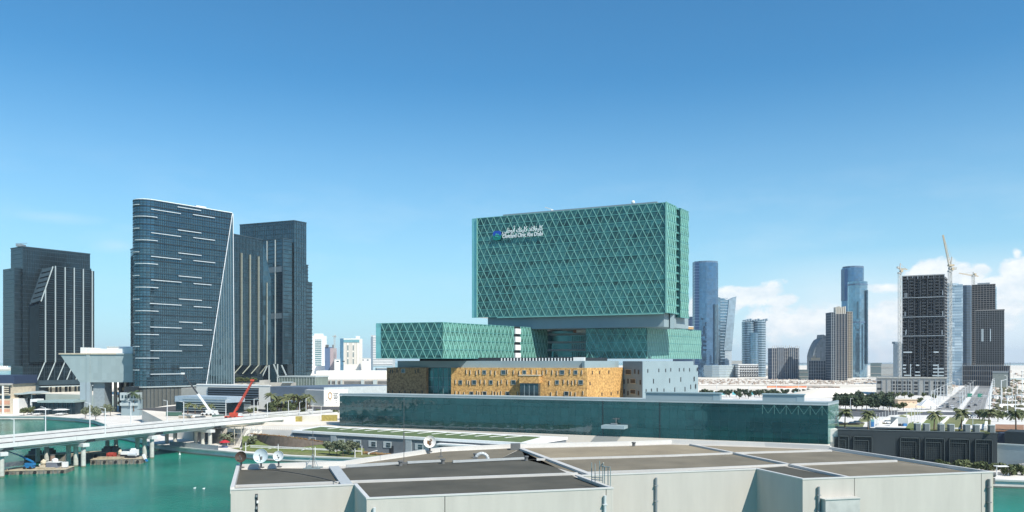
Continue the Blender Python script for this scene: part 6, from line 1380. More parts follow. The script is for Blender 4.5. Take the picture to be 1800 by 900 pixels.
t = thing('frame_tower', 'brown grey scaffolded tower standing in front of the blue gate tower, taller part', 'unfinished tower', (X(1730, 1080), 1080, LZ)); Y = 1080
SCF = mat('scaffold_grey', (.225, .215, .20), .85, var=.12, scale=.05); SCD = mat('scaffold_dark', (.03, .037, .045), .85)
fr = Fr(*facing(1708, 1750, Y)); frame_building(t, fr, 0, fr.L, LZ, Z(500, Y), 46, 8, sm=SCF, cm=SCF, core=SCD, sh=.6, cw=.5)
b = MB(); b.fbox(fr, fr.u(1718), fr.u(1740), Z(500, Y), Z(497, Y), -10, -1); part('roof_formwork', b, FRM, t)
t = thing('frame_tower', 'lower dark scaffolded tower in front of the brown grey one, right of the road', 'unfinished tower', (X(1740, 1000), 1000, LZ)); Y = 1000
fr = Fr(*facing(1715, 1765.5, Y)); frame_building(t, fr, 0, fr.L, LZ, Z(546, Y), 40, 12, sm=mat('scaffold_darkgrey', (.15, .16, .165), .85), cm=mat('scaffold_darkgrey', (.15, .16, .165), .85), core=SCD, sh=.5, cw=.6)
b = MB(); b.fbox(fr, -.3, fr.L+.3, Z(546, Y), Z(544, Y), -20, .3); part('roof_slab', b, SCF, t)
for px in (1726, 1728, 1741): b = MB(); u = fr.u(px); b.fbox(fr, u-.5, u+.5, Z(600, Y), Z(578, Y), .3, .6); part('white_strip', b, WP, t)
t = thing('frame_building', 'low concrete frame along the foot of the scaffolded towers', 'unfinished building', (X(1735, 960), 960, LZ)); Y = 960
fr = Fr(*facing(1692, 1776, Y)); frame_building(t, fr, 0, fr.L, LZ, Z(643, Y), 4, 22, sm=FRM, cm=SCF, cw=.5, jag=4)
t = thing('grey_shed', 'plain grey green block at the end of the highway, below the scaffolded towers', 'building', (X(1760, 900), 900, LZ)); Y = 900
block('wall', t, rect(*facing(1745, 1772, Y), 20), LZ, Z(655, Y), mat('shed_grey', (.24, .27, .25), .85), 0)
b = MB(); b.prism(offset(rect(*facing(1745, 1772, Y), 20), .4), Z(655, Y), Z(653.5, Y)); part('roof', b, FRM, t)

# tower cranes
CY = mat('crane_tan', (.52, .42, .28), .6); CG = mat('crane_grey', (.45, .45, .42), .6)
def tower_crane(label, px, Y, zb, ztop, s, kind, m):
    x = X(px, Y); t = thing('tower_crane', label, 'tower crane', (x, Y, zb)); b = MB(); h = s
    n = max(6, int((ztop-zb)/(s*3.2)))
    for dx in (-h, h):
        for dy in (-h, h): b.bar((x+dx, Y+dy, zb), (x+dx, Y+dy, ztop), s*.32)
    for i in range(n):
        z0, z1 = zb+(ztop-zb)*i/n, zb+(ztop-zb)*(i+1)/n; sg = h if i % 2 else -h
        b.bar((x-sg, Y-h, z0), (x+sg, Y-h, z1), s*.22); b.bar((x-h, Y-h, z1), (x+h, Y-h, z1), s*.22); b.bar((x+h, Y-sg, z0), (x+h, Y+sg, z1), s*.2)
    part('mast', b, CG, t)
    b = MB(); b.box(x-1.5*s, x+1.5*s, Y-1.5*s, Y+1.5*s, ztop, ztop+1.3*s); part('slewing_ring', b, CG, t)
    b = MB(); b.box(x+.4*s, x+2.4*s, Y-1.9*s, Y-.6*s, ztop+1.3*s, ztop+3.4*s); part('cab', b, m, t)
    return t, x
def jib(t, a, c, s, m, nm='jib'):
    a, c = Vector(a), Vector(c); b = MB(); d = (c-a).normalized(); up = Vector((0, -1, 0)).cross(d).normalized()*s; n = 14
    if up.z < 0: up = -up
    b.bar(a, c, s*.3); b.bar(a+up*1.3, c+up*.5, s*.25); b.bar(a+Vector((0, s*1.2, 0)), c+Vector((0, s*.8, 0)), s*.28)
    for i in range(n):
        p, q = a.lerp(c, i/n), a.lerp(c, (i+1)/n); k = lambda v: v+up*(1.3-.8*((v-a).length/(c-a).length)); b.bar(p if i % 2 else k(p), k(q) if i % 2 else q, s*.18)
    part(nm, b, m, t, kind=None)
Y = 705; t, x = tower_crane('tower crane left of the black frame tower with a short tan jib', 1581.5, Y, LZ+14, Z(481, Y), .95, 0, CY); z = Z(473, Y)
jib(t, (x, Y, z), (X(1595, Y), Y, Z(474, Y)), 1.0, CY); jib(t, (x, Y, z), (X(1577, Y), Y, Z(469.5, Y)), 1.0, CY, 'counter_jib')
b = MB(); b.bar((x, Y, Z(482, Y)), (x+.6, Y, Z(463, Y)), .7); b.bar((x+.6, Y, Z(463, Y)), (X(1594, Y), Y, Z(474, Y)), .15); part('tower_head', b, CG, t)
b = MB(); b.box(X(1577, Y), X(1580, Y), Y-1, Y+1, Z(472, Y), Z(468.5, Y)); part('counterweight', b, CG, t)
Y = 725; t, x = tower_crane('tower crane with a steep luffing jib rising behind the black frame tower', 1670, Y, LZ, Z(478, Y), 1.1, 0, CY)
jib(t, (x, Y, Z(472, Y)), (X(1657.5, Y), Y, Z(413, Y)), 1.2, CY); b = MB(); b.bar((x, Y, Z(480, Y)), (x+1.6, Y, Z(452, Y)), .9); b.bar((x+1.6, Y, Z(452, Y)), (X(1657.5, Y), Y, Z(413, Y)), .14); part('a_frame', b, CG, t)
b = MB(); b.box(x-1, x+5.5, Y-1.4, Y+1.4, Z(474, Y), Z(470, Y)); part('counter_deck', b, CG, t); b = MB(); b.box(x-1.6, x+3.2, Y-1.6, Y+1.6, Z(466, Y)-1, Z(463, Y)-1); part('machine_deck', b, CY, t)
Y = 1075; t, x = tower_crane('distant hammerhead tower crane on top of the scaffolded tower', 1711, Y, Z(500, Y), Z(486, Y), 1.2, 0, CY)
jib(t, (x, Y, Z(485, Y)), (X(1686, Y), Y, Z(480.5, Y)), 1.3, CY); jib(t, (x, Y, Z(485, Y)), (X(1720, Y), Y, Z(486, Y)), 1.3, CY, 'counter_jib'); b = MB(); b.bar((x, Y, Z(486, Y)), (x, Y, Z(478, Y)), 1.1); b.bar((x, Y, Z(478, Y)), (X(1690, Y), Y, Z(481, Y)), .25); part('tower_head', b, CG, t)
Y = 1420; t, x = tower_crane('tiny crane over the small unfinished tower on the left skyline', 588, Y, LZ, Z(592, Y), 1.0, 0, CG); jib(t, (x, Y, Z(592, Y)), (X(584, Y), Y, Z(591, Y)), 1.2, CG); jib(t, (x, Y, Z(592, Y)), (X(592, Y), Y, Z(592.5, Y)), 1.2, CG, 'counter_jib')
# ---------------------------------------------------------------- roads on the right
LF_SCRUB = mat('dusty_scrub', (.07, .08, .04), .95, col2=(.17, .16, .09), scale=.4)
RZ = LZ+.03
def sheet(name, pts, z, m, th=.0, **k):
    b = MB(); b.prism(pts, z-.02-th, z); return single(name, b, m, kind='structure', **k)
H0_ = Vector(gp(1643, 720, LZ)); dH = Vector((.52, .854)).normalized(); nH = Vector((dH.y, -dH.x))   # highway, left edge start, direction, to the right
def hw(s, t): q = H0_+dH*s+nH*t; return (q.x, q.y)
WID = 27
sheet('highway', [hw(-6, 0), hw(-6, WID), hw(620, WID), hw(620, 0)], RZ, ROADL)
sheet('crossing_road', [(130, 452), (140, 480), (300, 474), (460, 462), (1400, 420), (1400, 395), (420, 432), (250, 447)], RZ+.004, ASPH)
sheet('highway_median', [hw(6, 12.1), hw(6, 14.8), hw(620, 14.8), hw(620, 12.1)], RZ+.15, PAVE, .1)
sheet('highway_pavement', [hw(4, -5), hw(4, -.3), hw(620, -.3), hw(620, -5)], RZ+.14, PAVE, .1)
mk = MB(); mk2 = MB()
for t_ in (3.1, 6.0, 8.9, 18.1, 21.0, 23.9):
    s = 0
    while s < 420: mk.prism([hw(s, t_-.14), hw(s, t_+.14), hw(s+3, t_+.14), hw(s+3, t_-.14)], RZ+.004, RZ+.02); s += 14
single('lane_dashes', mk, WHITE, kind='stuff')
for t_ in (.4, 11.8, 15.1, 26.6): mk2.prism([hw(0, t_-.12), hw(0, t_+.12), hw(615, t_+.12), hw(615, t_-.12)], RZ+.004, RZ+.02)
for s in (2, 62, 118): mk2.prism([hw(s, 1), hw(s, 26), hw(s+.8, 26), hw(s+.8, 1)], RZ+.006, RZ+.024)
single('road_lines', mk2, WHITE, kind='stuff')
# second road on the left of the garden and roads in the left middle distance
sheet('service_road', [gp(1473, 742, 12.2), gp(1520, 741, 12.2), gp(1580, 722, LZ), gp(1473, 718, LZ)], RZ+.05, ASPH)
LG = mat('verge_green', (.09, .12, .035), .95, scale=.3, col2=(.22, .21, .09), detail=6)
# garden: lawn strips on the slope, path walls
def slope_z(y): return GZ+.02-(GZ-LZ)*min(max((y-296)/140, 0), 1)
def garden_sheet(name, px_pts, m, lift=.32, th=.5):
    pts = []
    for px, py in px_pts:
        lo, hi = 270., 470.
        for _ in range(40):
            mid = (lo+hi)/2
            if HY+F*(EYE-slope_z(mid))/mid > py: lo = mid
            else: hi = mid
        pts.append((X(px, lo), lo))
    b = MB(); n = len(pts); b.v = [(x, y, slope_z(y)+lift-th) for x, y in pts]+[(x, y, slope_z(y)+lift) for x, y in pts]
    b.f = [tuple(range(n)), tuple(range(2*n-1, n-1, -1))]+[((i+1) % n, i, n+i, n+(i+1) % n) for i in range(n)]
    return b, pts
for nm, pp, m in (('lawn', [(1600, 756), (1597, 748), (1650, 733), (1668, 733), (1640, 757)], LAWN), ('lawn', [(1632, 756), (1660, 735), (1702, 734), (1684, 758)], LG), ('lawn', [(1687, 758), (1703, 737), (1742, 739), (1740, 762)], LG), ('lawn', [(1592, 754), (1598, 745), (1606, 742), (1606, 755)], LAWN),
                  ('lawn', [(1543, 745), (1600, 722), (1622, 722), (1598, 732), (1556, 745)], LG), ('planting_bed', [(1475, 751), (1475, 744), (1520, 744), (1516, 752)], LG), ('red_earth', [(1747, 757), (1750, 747), (1800, 748), (1800, 758)], mat('red_earth', (.30, .16, .09), .95, scale=.5, var=.3)),
                  ('lawn', [(1506, 742), (1520, 733), (1545, 733), (1530, 741)], LG)):
    b, _ = garden_sheet(nm, pp, m); single(nm, b, m, kind='structure')
WW = mat('garden_white_wall', (.74, .73, .69), .8, var=.05)
for i, (pp, lb) in enumerate((([(1617, 748), (1633, 733)], 'slanting white garden wall, leftmost of the long ones on the terrace'), ([(1654, 748), (1667, 736)], 'slanting white garden wall between two palms of the terrace'), ([(1692, 754), (1697, 739)], 'steep white garden wall right of the biggest palm'), ([(1565, 745), (1578, 733), (1598, 733)], 'white triangular ramp wall left of the lawns'), ([(1732, 757), (1734, 745)], 'short white wall near the right end of the terrace'), ([(1543, 748), (1556, 741), (1580, 736)], 'low white wall beside the blue sign tower'))):
    pts = []
    for px, py in pp:
        b0, q = garden_sheet('x', [(px, py)], WW); pts.append((q[0][0], q[0][1], slope_z(q[0][1])))
    b = MB()
    for a, c in zip(pts, pts[1:]): b.bar((a[0], a[1], a[2]+.5), (c[0], c[1], c[2]+.5), .9, 1.4)
    single('garden_wall', b, WW, lb, 'wall', 'white walls on the garden terrace')
t = thing('ramp_house', 'white and grey ramp entrance with parked blue items on the garden terrace', 'entrance', (*gp(1590, 745, 13), 13)); Yq = 318; b = MB(); b.box(X(1578, Yq), X(1596, Yq), Yq, Yq+6, 12, 17.2); part('wall', b, mat('ramp_grey', (.42, .44, .44), .8), t)
b = MB(); b.box(X(1579, Yq), X(1584, Yq), Yq-.1, Yq-.01, 13.4, 14.9); part('opening', b, DARK, t); b = MB(); b.box(X(1586, Yq), X(1592, Yq), Yq-1.2, Yq-.2, 13.3, 15.0); part('blue_panel', b, mat('panel_blue', (.05, .20, .45), .5), t)
b = MB(); b.poly([(X(1560, Yq), Yq-.2, 13), (X(1578, Yq), Yq-.2, 13), (X(1578, Yq), Yq-.2, 17.2)]); b.poly([(X(1560, Yq), Yq+.3, 13), (X(1578, Yq), Yq+.3, 17.2), (X(1578, Yq), Yq+.3, 13)]); part('ramp_wall', b, WHITE, t)
t = thing('sign_tower', 'white sign pylon with a blue panel on the garden terrace', 'sign', (*at(1534, 305), slope_z(305))); Yq = 300; b = MB(); b.box(X(1530, Yq), X(1538.5, Yq), Yq, Yq+1.2, 14, 18.6); part('pylon', b, WHITE, t); b = MB(); b.box(X(1531, Yq), X(1536.3, Yq), Yq-.12, Yq, 15.2, 17.0); part('blue_panel', b, mat('panel_blue', (.05, .20, .45), .5), t); b = MB(); b.box(X(1531, Yq), X(1536.3, Yq), Yq-.1, Yq, 17.0, 17.9); part('teal_panel', b, mat('panel_teal', (.15, .38, .42), .5), t)

# sand lots: mounds, fences, orange netting
def mound(name, label, px, py, rx, ry, h, m, cat='mound', seed=1):
    x, y = gp(px, py, LZ); r_ = random.Random(seed); b = MB(); n, k = 20, 6
    for j in range(k+1):
        s = j/k
        for i in range(n):
            a = 2*math.pi*i/n; q = 1+.12*r_.uniform(-1, 1) if j else 1
            b.v.append((x+rx*(1-s)*math.cos(a)*q, y+ry*(1-s)*math.sin(a)*q, LZ+h*(math.sin(s*math.pi/2))+r_.uniform(-.04, .04)*h))
    for j in range(k):
        for i in range(n): i2 = (i+1) % n; b.f.append((j*n+i, j*n+i2, (j+1)*n+i2, (j+1)*n+i))
    return single(name, b, m, label, cat, smooth=True)
mound('sand_mound', 'wide pale sand mound left of the frame tower podium', 1455, 697, 38, 22, 7, SAND, seed=2)
mound('sand_mound', 'flat pinkish sand mound beside the lawn right of the tree clump', 1596, 716, 11, 8, 3.6, mat('pink_sand', (.60, .46, .33), .95, var=.1, scale=.3, bump=.4, bscale=2), seed=3)
t = thing('site_shed', 'peach coloured flat site shed at the foot of the dark tree clump', 'shed', (*gp(1600, 716, LZ), LZ)); Yq = 520
b = MB(); b.box(X(1578, Yq), X(1612, Yq), Yq, Yq+8, LZ, Z(703, Yq)); w0 = part('wall', b, mat('peach_wall', (.62, .47, .33), .85, var=.08), t); b = MB(); b.box(X(1577, Yq), X(1613, Yq), Yq-.5, Yq+8.5, Z(703, Yq), Z(702, Yq)); part('roof', b, CREAM, t)
for i in range(4): b = MB(); b.box(X(1583+7*i, Yq), X(1586+7*i, Yq), Yq-.1, Yq-.01, Z(711, Yq), Z(707.5, Yq)); part('window', b, DCONC, w0)
x, y = gp(1380, 681.5, LZ); b = MB()
for i in range(9): b.bar((x-20+5*i, y+4*math.sin(i), LZ), (x-15+5*i, y+4*math.sin(i+1), LZ), 1.2, 3.4)
single('orange_netting', b, mat('orange_net', (.80, .22, .09), .8), 'strip of orange safety netting on the white sand lot', 'safety netting')
b = MB(); 
for i in range(6): b.bar((x+26+6*i, y+3*math.sin(i*2), LZ+.5), (x+31+6*i, y+3*math.sin(i*2+2), LZ+.5), 2, 1.6)
single('earth_spoil', b, mat('brown_spoil', (.20, .13, .09), .95), 'line of dark brown spoil right of the orange netting', 'spoil heap')
# dark tracks and rubble on the sand
TRK = mat('sand_track', (.36, .31, .25), .95, var=.15, scale=.1)
for i, (p0, p1, py, th) in enumerate(((1225, 1460, 677.5, .8), (1240, 1440, 673, .6), (1230, 1380, 669.5, .5), (1440, 1540, 671, .6), (1240, 1360, 684, .6))):
    y0 = gy(py, LZ); y1 = gy(py+th, LZ); b = MB(); b.prism([(X(p0, y1), y1), (X(p1, y1), y1), (X(p1+6, y0), y0), (X(p0-4, y0), y0)], LZ+.01, LZ+.05+.004*i); single('sand_track', b, TRK, kind='structure')
r_ = random.Random(3); b = MB()
for i in range(420):
    px, py = r_.uniform(1225, 1570), r_.choice((671, 672.5, 675, 668)) + r_.uniform(-.8, .8); x, y = gp(px, py, LZ); s = r_.uniform(.5, 1.6); b.box(x-s, x+s, y-s, y+s, LZ, LZ+r_.uniform(.6, 2.0))
single('site_clutter', b, mat('clutter', (.28, .20, .15), .9, snap=(3, 3, 3), col2=(.5, .45, .4)), kind='stuff')
b = MB()
for i in range(300):
    px, py = r_.uniform(1668, 1800), r_.uniform(652, 716); x, y = gp(px, py, LZ)
    s_ = (Vector((x, y))-H0_); 
    if -8 < s_.dot(nH) < WID+3: continue
    s = r_.uniform(.4, 1.6)*(y/700); b.box(x-s, x+s, y-s, y+s, LZ, LZ+r_.uniform(.5, 2.4))
single('site_clutter', b, mat('clutter', (.28, .2, .15), .9), kind='stuff')
g = thing('sign_gantry', 'white overhead gantry across the highway just past the crossing', 'gantry', (*hw(62, -1), LZ))
for t_ in (-1, 13.4, 28): q = hw(62, t_); b = MB(); b.tube((*q, LZ), (*q, LZ+7.2), .22, n=8); part('post', b, WHITE, g)
p0, p1 = hw(62, -1), hw(62, 28); b = MB(); b.bar((*p0, LZ+7), (*p1, LZ+7), .35); b.bar((*p0, LZ+6.1), (*p1, LZ+6.1), .25); part('beam', b, WHITE, g)
for t_ in (17.5, 23.5): q = hw(61.6, t_); b = MB(); b.box(q[0]-1.6, q[0]+1.6, q[1]-.1, q[1]+.1, LZ+5.9, LZ+8.3); part('sign_panel', b, mat('sign_green_panel', (.03, .20, .14), .6), g)
b = MB(); r2 = random.Random(9)
for i in range(260):
    px, py = r2.uniform(1668, 1800), r2.uniform(668, 728); x, y = gp(px, py, LZ); s_ = Vector((x, y))-H0_
    if -6 < s_.dot(nH) < WID+4: continue
    for k in range(4):
        h_ = r2.uniform(.6, 2.2); q = Vector((x+r2.uniform(-3, 3), y+r2.uniform(-3, 3))); b.ball((q.x, q.y, LZ+h_*.4), h_*.7, 5, 3, (1.3, 1.3, .7))
single('scrub', b, LF_SCRUB, kind='stuff')
for i, (p0, p1, py) in enumerate(((1752, 1800, 712), (1756, 1800, 698), (1668, 1695, 697), (1760, 1800, 686), (1672, 1706, 686))):
    y0 = gy(py, LZ); y1 = gy(py+2.2, LZ); a_ = MB(); a_.prism([(X(p0, y1), y1), (X(p1+30, y1), y1), (X(p1+30, y0), y0), (X(p0+3, y0), y0)], LZ+.01, LZ+.06+.004*i); single('sand_track', a_, mat('grey_track', (.27, .26, .235), .95, var=.15, scale=.1), kind='structure')
# low walls and canopies right of the highway
for i, (p0, p1, py, h, m_, lb) in enumerate(((1757, 1800, 716, 2.2, WW, 'long low white wall right of the highway, nearest the garden'), (1757, 1800, 706.5, 1.2, WW, 'second low white wall right of the highway'), (1762, 1800, 668, 3, FIN, 'far pale wall right of the highway by the frame buildings'), (1646, 1690, 672, 2.5, FIN, 'grey low wall behind the podium by the sand bank'))):
    x0, y0 = gp(p0, py, LZ); x1, _ = gp(p1+40, py, LZ); b = MB(); b.box(x0, x1, y0, y0+.8, LZ, LZ+h); single('low_wall', b, m_, lb, 'wall')
for i, (px, py, lb) in enumerate(((1752, 701, 'white site cabin at the right kerb of the highway, nearer one'), (1775, 702, 'white site cabin further right of the highway on the sand'), (1792, 700, 'pale shed with a flat canopy at the right edge of the sand'))):
    x, y = gp(px, py, LZ); t = thing('site_cabin', lb, 'cabin', (x, y, LZ)); b = MB(); b.box(-2.6, 2.6, -1.3, 1.3, 0, 2.8); part('cabin', b, WHITE, t, local=True); b = MB(); b.box(-2.9, 2.9, -1.6, 1.6, 2.8, 3.0); part('roof', b, FIN, t, local=True); b = MB(); b.box(-1.8, -.9, -1.36, -1.3, 1.1, 2.0); part('window', b, DARK, t, local=True); b = MB(); b.box(.8, 1.7, -1.36, -1.3, 0, 2.1); part('door', b, DARK, t, local=True)
# triangular white canopy by the trees
x, y = gp(1628, 720, LZ); t = thing('tent_canopy', 'white peaked tent canopy left of the highway mouth', 'tent', (x, y, LZ)); b = MB(); b.v = [(-5, -4, 2.5), (5, -4, 2.5), (5, 4, 2.5), (-5, 4, 2.5), (1, 0, 6.5)]; b.f = [(0, 1, 4), (1, 2, 4), (2, 3, 4), (3, 0, 4), (3, 2, 1, 0)]; part('canopy', b, WHITE, t, local=True)
for dx in (-4.6, 4.6):
    for dy in (-3.6, 3.6): b = MB(); b.box(dx-.1, dx+.1, dy-.1, dy+.1, 0, 2.5); part('post', b, STEEL, t, local=True)

# ---------------------------------------------------------------- left middle distance: plaza, ramp, stair, mound
b = MB(); sl_pts = [(-118, 330.5), (-86, 324), (-30, 307), (6, 292), (2, 288.5), (-84, 315.5)]
def lz(p): return PZ+.05
b.prism([(-104, 351), (-98, 347), (-96, 345), (4, 291.5), (6, 289), (-88, 319.5), (-112, 333), (-122, 345)], PZ-.1, PZ+.06); single('promenade_lawn', b, LG, kind='structure')
LG2 = LAWN
def slope_pt(px, s):
    """a point on the grass bank: s = 0 at the promenade, 1 at the terrace"""
    t = min(max((px-425)/215, 0), 1); Yf = 335-14*t; Yb = 353-26*t; zb = 6.8-2.9*t; Y = Yf+(Yb-Yf)*s; return Vector((X(px, Y), Y, PZ+.08+(zb-PZ)*s))
b = MB(); pxs = [426+214*i/12 for i in range(13)]
for px in pxs:
    for s in (0, .33, .66, 1): b.v.append(tuple(slope_pt(px, s)))
for i in range(12):
    for j in range(3): a = i*4+j; b.f.append((a, a+4, a+5, a+1))
single('grass_bank', b, LAWN, kind='structure', smooth=True)
rail = thing('bank_railing', 'low white railings running across the grass bank before the low grey building', 'railing', tuple(slope_pt(440, .1)))
for s_ in (.12, .22):
    for px in range(440, 636, 14): b = MB(); p, q = slope_pt(px, s_), slope_pt(px+13.6, s_); b.bar(p+Vector((0, 0, .8)), q+Vector((0, 0, .8)), .12, .3); part('rail', b, WHITE, rail)
b = MB(); n = 16; cur = []
for i in range(n+1):
    q = i/n; px = 444+127*q; sb = 1.0-.72*math.sin(math.pi*q**.85)**1.1 if 0 < q < 1 else 1.0
    lo_ = slope_pt(px, sb)+Vector((0, -.25, 0)); top_py = 763.5+15*q-1.5*math.sin(math.pi*q); hi_ = Vector((0, lo_.y+.9, Z(top_py, lo_.y+.9))); hi_.x = X(px, hi_.y); 
    if hi_.z < lo_.z+.15: hi_.z = lo_.z+.15
    cur.append((lo_, hi_))
for lo_, hi_ in cur: b.v += [tuple(lo_), tuple(hi_), tuple(hi_+Vector((0, 2.4, .1))), tuple(lo_+Vector((0, 3, -.3)))]
for i in range(n):
    for j in range(4): a = i*4+j; c_ = i*4+(j+1) % 4; b.f.append((a, a+4, c_+4, c_))
b.f.append((0, 1, 2, 3)); b.f.append((4*n+3, 4*n+2, 4*n+1, 4*n))
single('planted_ramp', b, mat('brown_mesh_cladding', (.12, .095, .075), .85, var=.2, scale=.8), 'brown leaf shaped planter curving across the grass bank beside the cream stair', 'planter')
b = MB()
for i in range(150):
    lo_, hi_ = cur[min(n, int(rnd.random()*n))]; h2 = hi_+Vector((rnd.uniform(-1.4, 1.4), rnd.uniform(.3, 2.0), .25)); b.ball(tuple(h2), rnd.uniform(.25, .45), 5, 3, (1.2, 1, .6))
single('flower_hedge', b, mat('reddish_flowers', (.28, .12, .07), .9, col2=(.16, .15, .05), scale=1.5), kind='stuff')
b = MB(); c0, c1 = slope_pt(620, .6).to_2d(), Vector((-42, 313))
for i in range(140): c = c0.lerp(c1, rnd.random())+Vector((rnd.uniform(-1.2, 1.2), rnd.uniform(-1.5, 1.5))); b.ball((c.x, c.y, PZ+.5), rnd.uniform(.35, .6), 5, 3, (1.2, 1, .8))
single('flower_hedge', b, mat('reddish_flowers', (.28, .12, .07), .9), kind='stuff')
# terrace retaining wall, railings
b = MB(); b.bar((-128, 358.5, (PZ+LZ)/2), (-96, 349, (PZ+LZ)/2), .6, LZ-PZ); single('terrace_wall', b, PAVE, 'pale retaining wall between the bridge landing and the low grey building', 'wall')
rl = thing('terrace_railing', 'white railing along the terrace edge above the brown ramp', 'railing', (-120, 356, LZ)); A, B = Vector((-124, 357)), Vector((-90, 349.5)); f_ = Fr(A, B)
for k in range(38): b = MB(); u = f_.L*k/37; b.fbox(f_, u-.05, u+.05, LZ, LZ+1.3, 0, .1); part('baluster', b, WHITE, rl)
b = MB(); b.fbox(f_, 0, f_.L, LZ+1.25, LZ+1.36, -.02, .12); part('handrail', b, WHITE, rl)
# switchback stair with white guard walls
st = thing('white_stair', 'cream switchback stair with solid guard walls beside the bridge landing', 'stair', (-120, 345, PZ))
CRW = mat('cream_guard', (.64, .62, .55), .8, var=.05)
sp = [((424, 776), (434, 758), 349, 354), ((434, 758), (447, 749), 354, 357), ((420, 787), (424, 776), 346, 349)]
def PP(px, py, Y): return Vector((X(px, Y), Y, Z(py, Y)))
for (a, c, Ya, Yc) in sp:
    for d_ in (0, 3.2): b = MB(); p, q = PP(*a, Ya)+Vector((d_, 0, 0)), PP(*c, Yc)+Vector((d_, 0, 0)); b.hexa([p+Vector((-.15, 0, -1.4)), p+Vector((.15, 0, -1.4)), p+Vector((.15, 0, 0)), p+Vector((-.15, 0, 0))], [q+Vector((-.15, 0, -1.4)), q+Vector((.15, 0, -1.4)), q+Vector((.15, 0, 0)), q+Vector((-.15, 0, 0))]); part('guard_wall', b, CRW, st)
a, c = PP(447, 749, 357), PP(420, 787, 346)
for k in range(22): p = a.lerp(c, k/22)+Vector((1.6, 0, -1.5)); b = MB(); b.box(p.x-1.5, p.x+1.5, p.y-.6, p.y+.2, p.z-.35, p.z); part('step', b, CONC, st)
for (a, c, Ya, Yc) in (((460, 756), (425, 792), 352, 341), ((452, 757), (440, 768), 353, 350)):
    b = MB(); p, q = PP(*a, Ya), PP(*c, Yc); b.hexa([p+Vector((-.15, 0, -1.1)), p+Vector((.15, 0, -1.1)), p, p+Vector((-.15, 0, 0))], [q+Vector((-.15, 0, -1.1)), q+Vector((.15, 0, -1.1)), q, q+Vector((-.15, 0, 0))]); part('guard_wall', b, CRW, st)
# scaffold tower beside it
sc_t = thing('scaffold_tower', 'scaffold tower of cream tubes under the end of the bridge deck', 'scaffold', (*at(410, 352), PZ)); TUB = mat('cream_tube', (.55, .52, .42), .6)
for px, Ys in ((400, 354), (412, 352), (424, 351), (404, 359), (428, 357)): b = MB(); b.tube((X(px, Ys), Ys, PZ), (X(px, Ys), Ys, Z(748, Ys)), .14, n=6); part('upright', b, TUB, sc_t)
for k in range(4):
    z = PZ+1.4+2.1*k; b = MB(); b.tube((X(400, 354), 354, z), (X(424, 351), 351, z), .09, n=5); part('ledger', b, TUB, sc_t)
    b = MB(); s = (400, 412) if k % 2 else (412, 400); b.tube((X(s[0], 353), 353, z), (X(s[1], 352.5), 352.5, z+2.1), .08, n=5); part('brace', b, TUB, sc_t)
b = MB(); b.box(X(398, 353), X(430, 353), 351, 358, Z(748, 353)-.2, Z(748, 353)); part('platform', b, DECKW, sc_t)
# dark abutment wall under the bridge
b = MB(); b.bar((-168, 394.5, 5.6), (-131.5, 360.5, 5.6), .8, 7.2); single('abutment', b, DCONC, 'dark abutment wall in shade under the landing of the bridge', 'wall')
# plaza planters and walls right of the landing
for i, (p0, p1, py, Y, h, m_, lb) in enumerate(((468, 496, 738, 400, 3.4, CRW, 'cream wall block in the plaza left of the yellow planting'), (497, 530, 737, 400, 2.6, mat('yellow_planting', (.34, .28, .08), .95, var=.3, scale=1), 'ochre planted wall beside the cream wall block'), (531, 562, 736, 402, 2.8, CRW, 'long cream wall between the two ochre planters'), (565, 592, 733, 404, 3, mat('yellow_planting', (.34, .28, .08), .95), 'ochre planted wall next to the glass hall corner'), (440, 600, 745, 382, 1.1, PAVE, 'long low pale kerb wall along the plaza edge'))):
    b = MB(); zb = LZ; b.box(X(p0, Y), X(p1, Y), Y, Y+1.4, zb, zb+h); single('planter_wall', b, m_, lb, 'wall')
sheet('plaza_lawn', [gp(418, 748, LZ), gp(470, 742, LZ), gp(466, 737, LZ), gp(430, 741, LZ)], LZ+.05, LG)
sheet('plaza_road', [gp(300, 722, LZ), gp(600, 724, LZ), gp(600, 715, LZ), gp(420, 712, LZ), gp(300, 714, LZ)], LZ+.03, mat('pale_road', (.16, .16, .155), .9))
sheet('left_access_road', [(-236, 500), (-228, 540), (-150, 470), (-160, 440)], LZ+.035, mat('pale_road', (.16, .16, .155), .9))
# ---------------------------------------------------------------- trees
def leafmat(name, c1, c2, c3=None):
    m = bpy.data.materials.new(name); m.use_nodes = True; nt = m.node_tree; N = nt.nodes; L = nt.links; b = N['Principled BSDF']; b.inputs['Roughness'].default_value = .7
    tc = N.new('ShaderNodeTexCoord'); n = N.new('ShaderNodeTexNoise'); n.inputs['Scale'].default_value = 1.1; n.inputs['Detail'].default_value = 5; L.new(tc.outputs['Object'], n.inputs['Vector'])
    oi = N.new('ShaderNodeObjectInfo'); ma = N.new('ShaderNodeMath'); ma.operation = 'MULTIPLY_ADD'; ma.inputs[1].default_value = .3; L.new(oi.outputs['Random'], ma.inputs[0]); L.new(n.outputs[0], ma.inputs[2])
    cr = N.new('ShaderNodeValToRGB'); cr.color_ramp.elements[0].position = .4; cr.color_ramp.elements[1].position = .85; cr.color_ramp.elements[0].color = (*c1, 1); cr.color_ramp.elements[1].color = (*c2, 1)
    L.new(ma.outputs[0], cr.inputs[0]); L.new(cr.outputs[0], b.inputs['Base Color']); return m
LF_D = leafmat('dark_foliage', (.020, .040, .022), (.055, .085, .035))
LF_M = leafmat('mid_foliage', (.045, .070, .022), (.12, .14, .05))
LF_G = leafmat('grey_foliage', (.09, .11, .06), (.20, .22, .13))
LF_Y = leafmat('yellow_foliage', (.14, .14, .03), (.30, .26, .06))
LF_P = leafmat('palm_foliage', (.060, .085, .028), (.17, .18, .075))
BARK = mat('bark', (.14, .10, .07), .95, var=.2, scale=3)
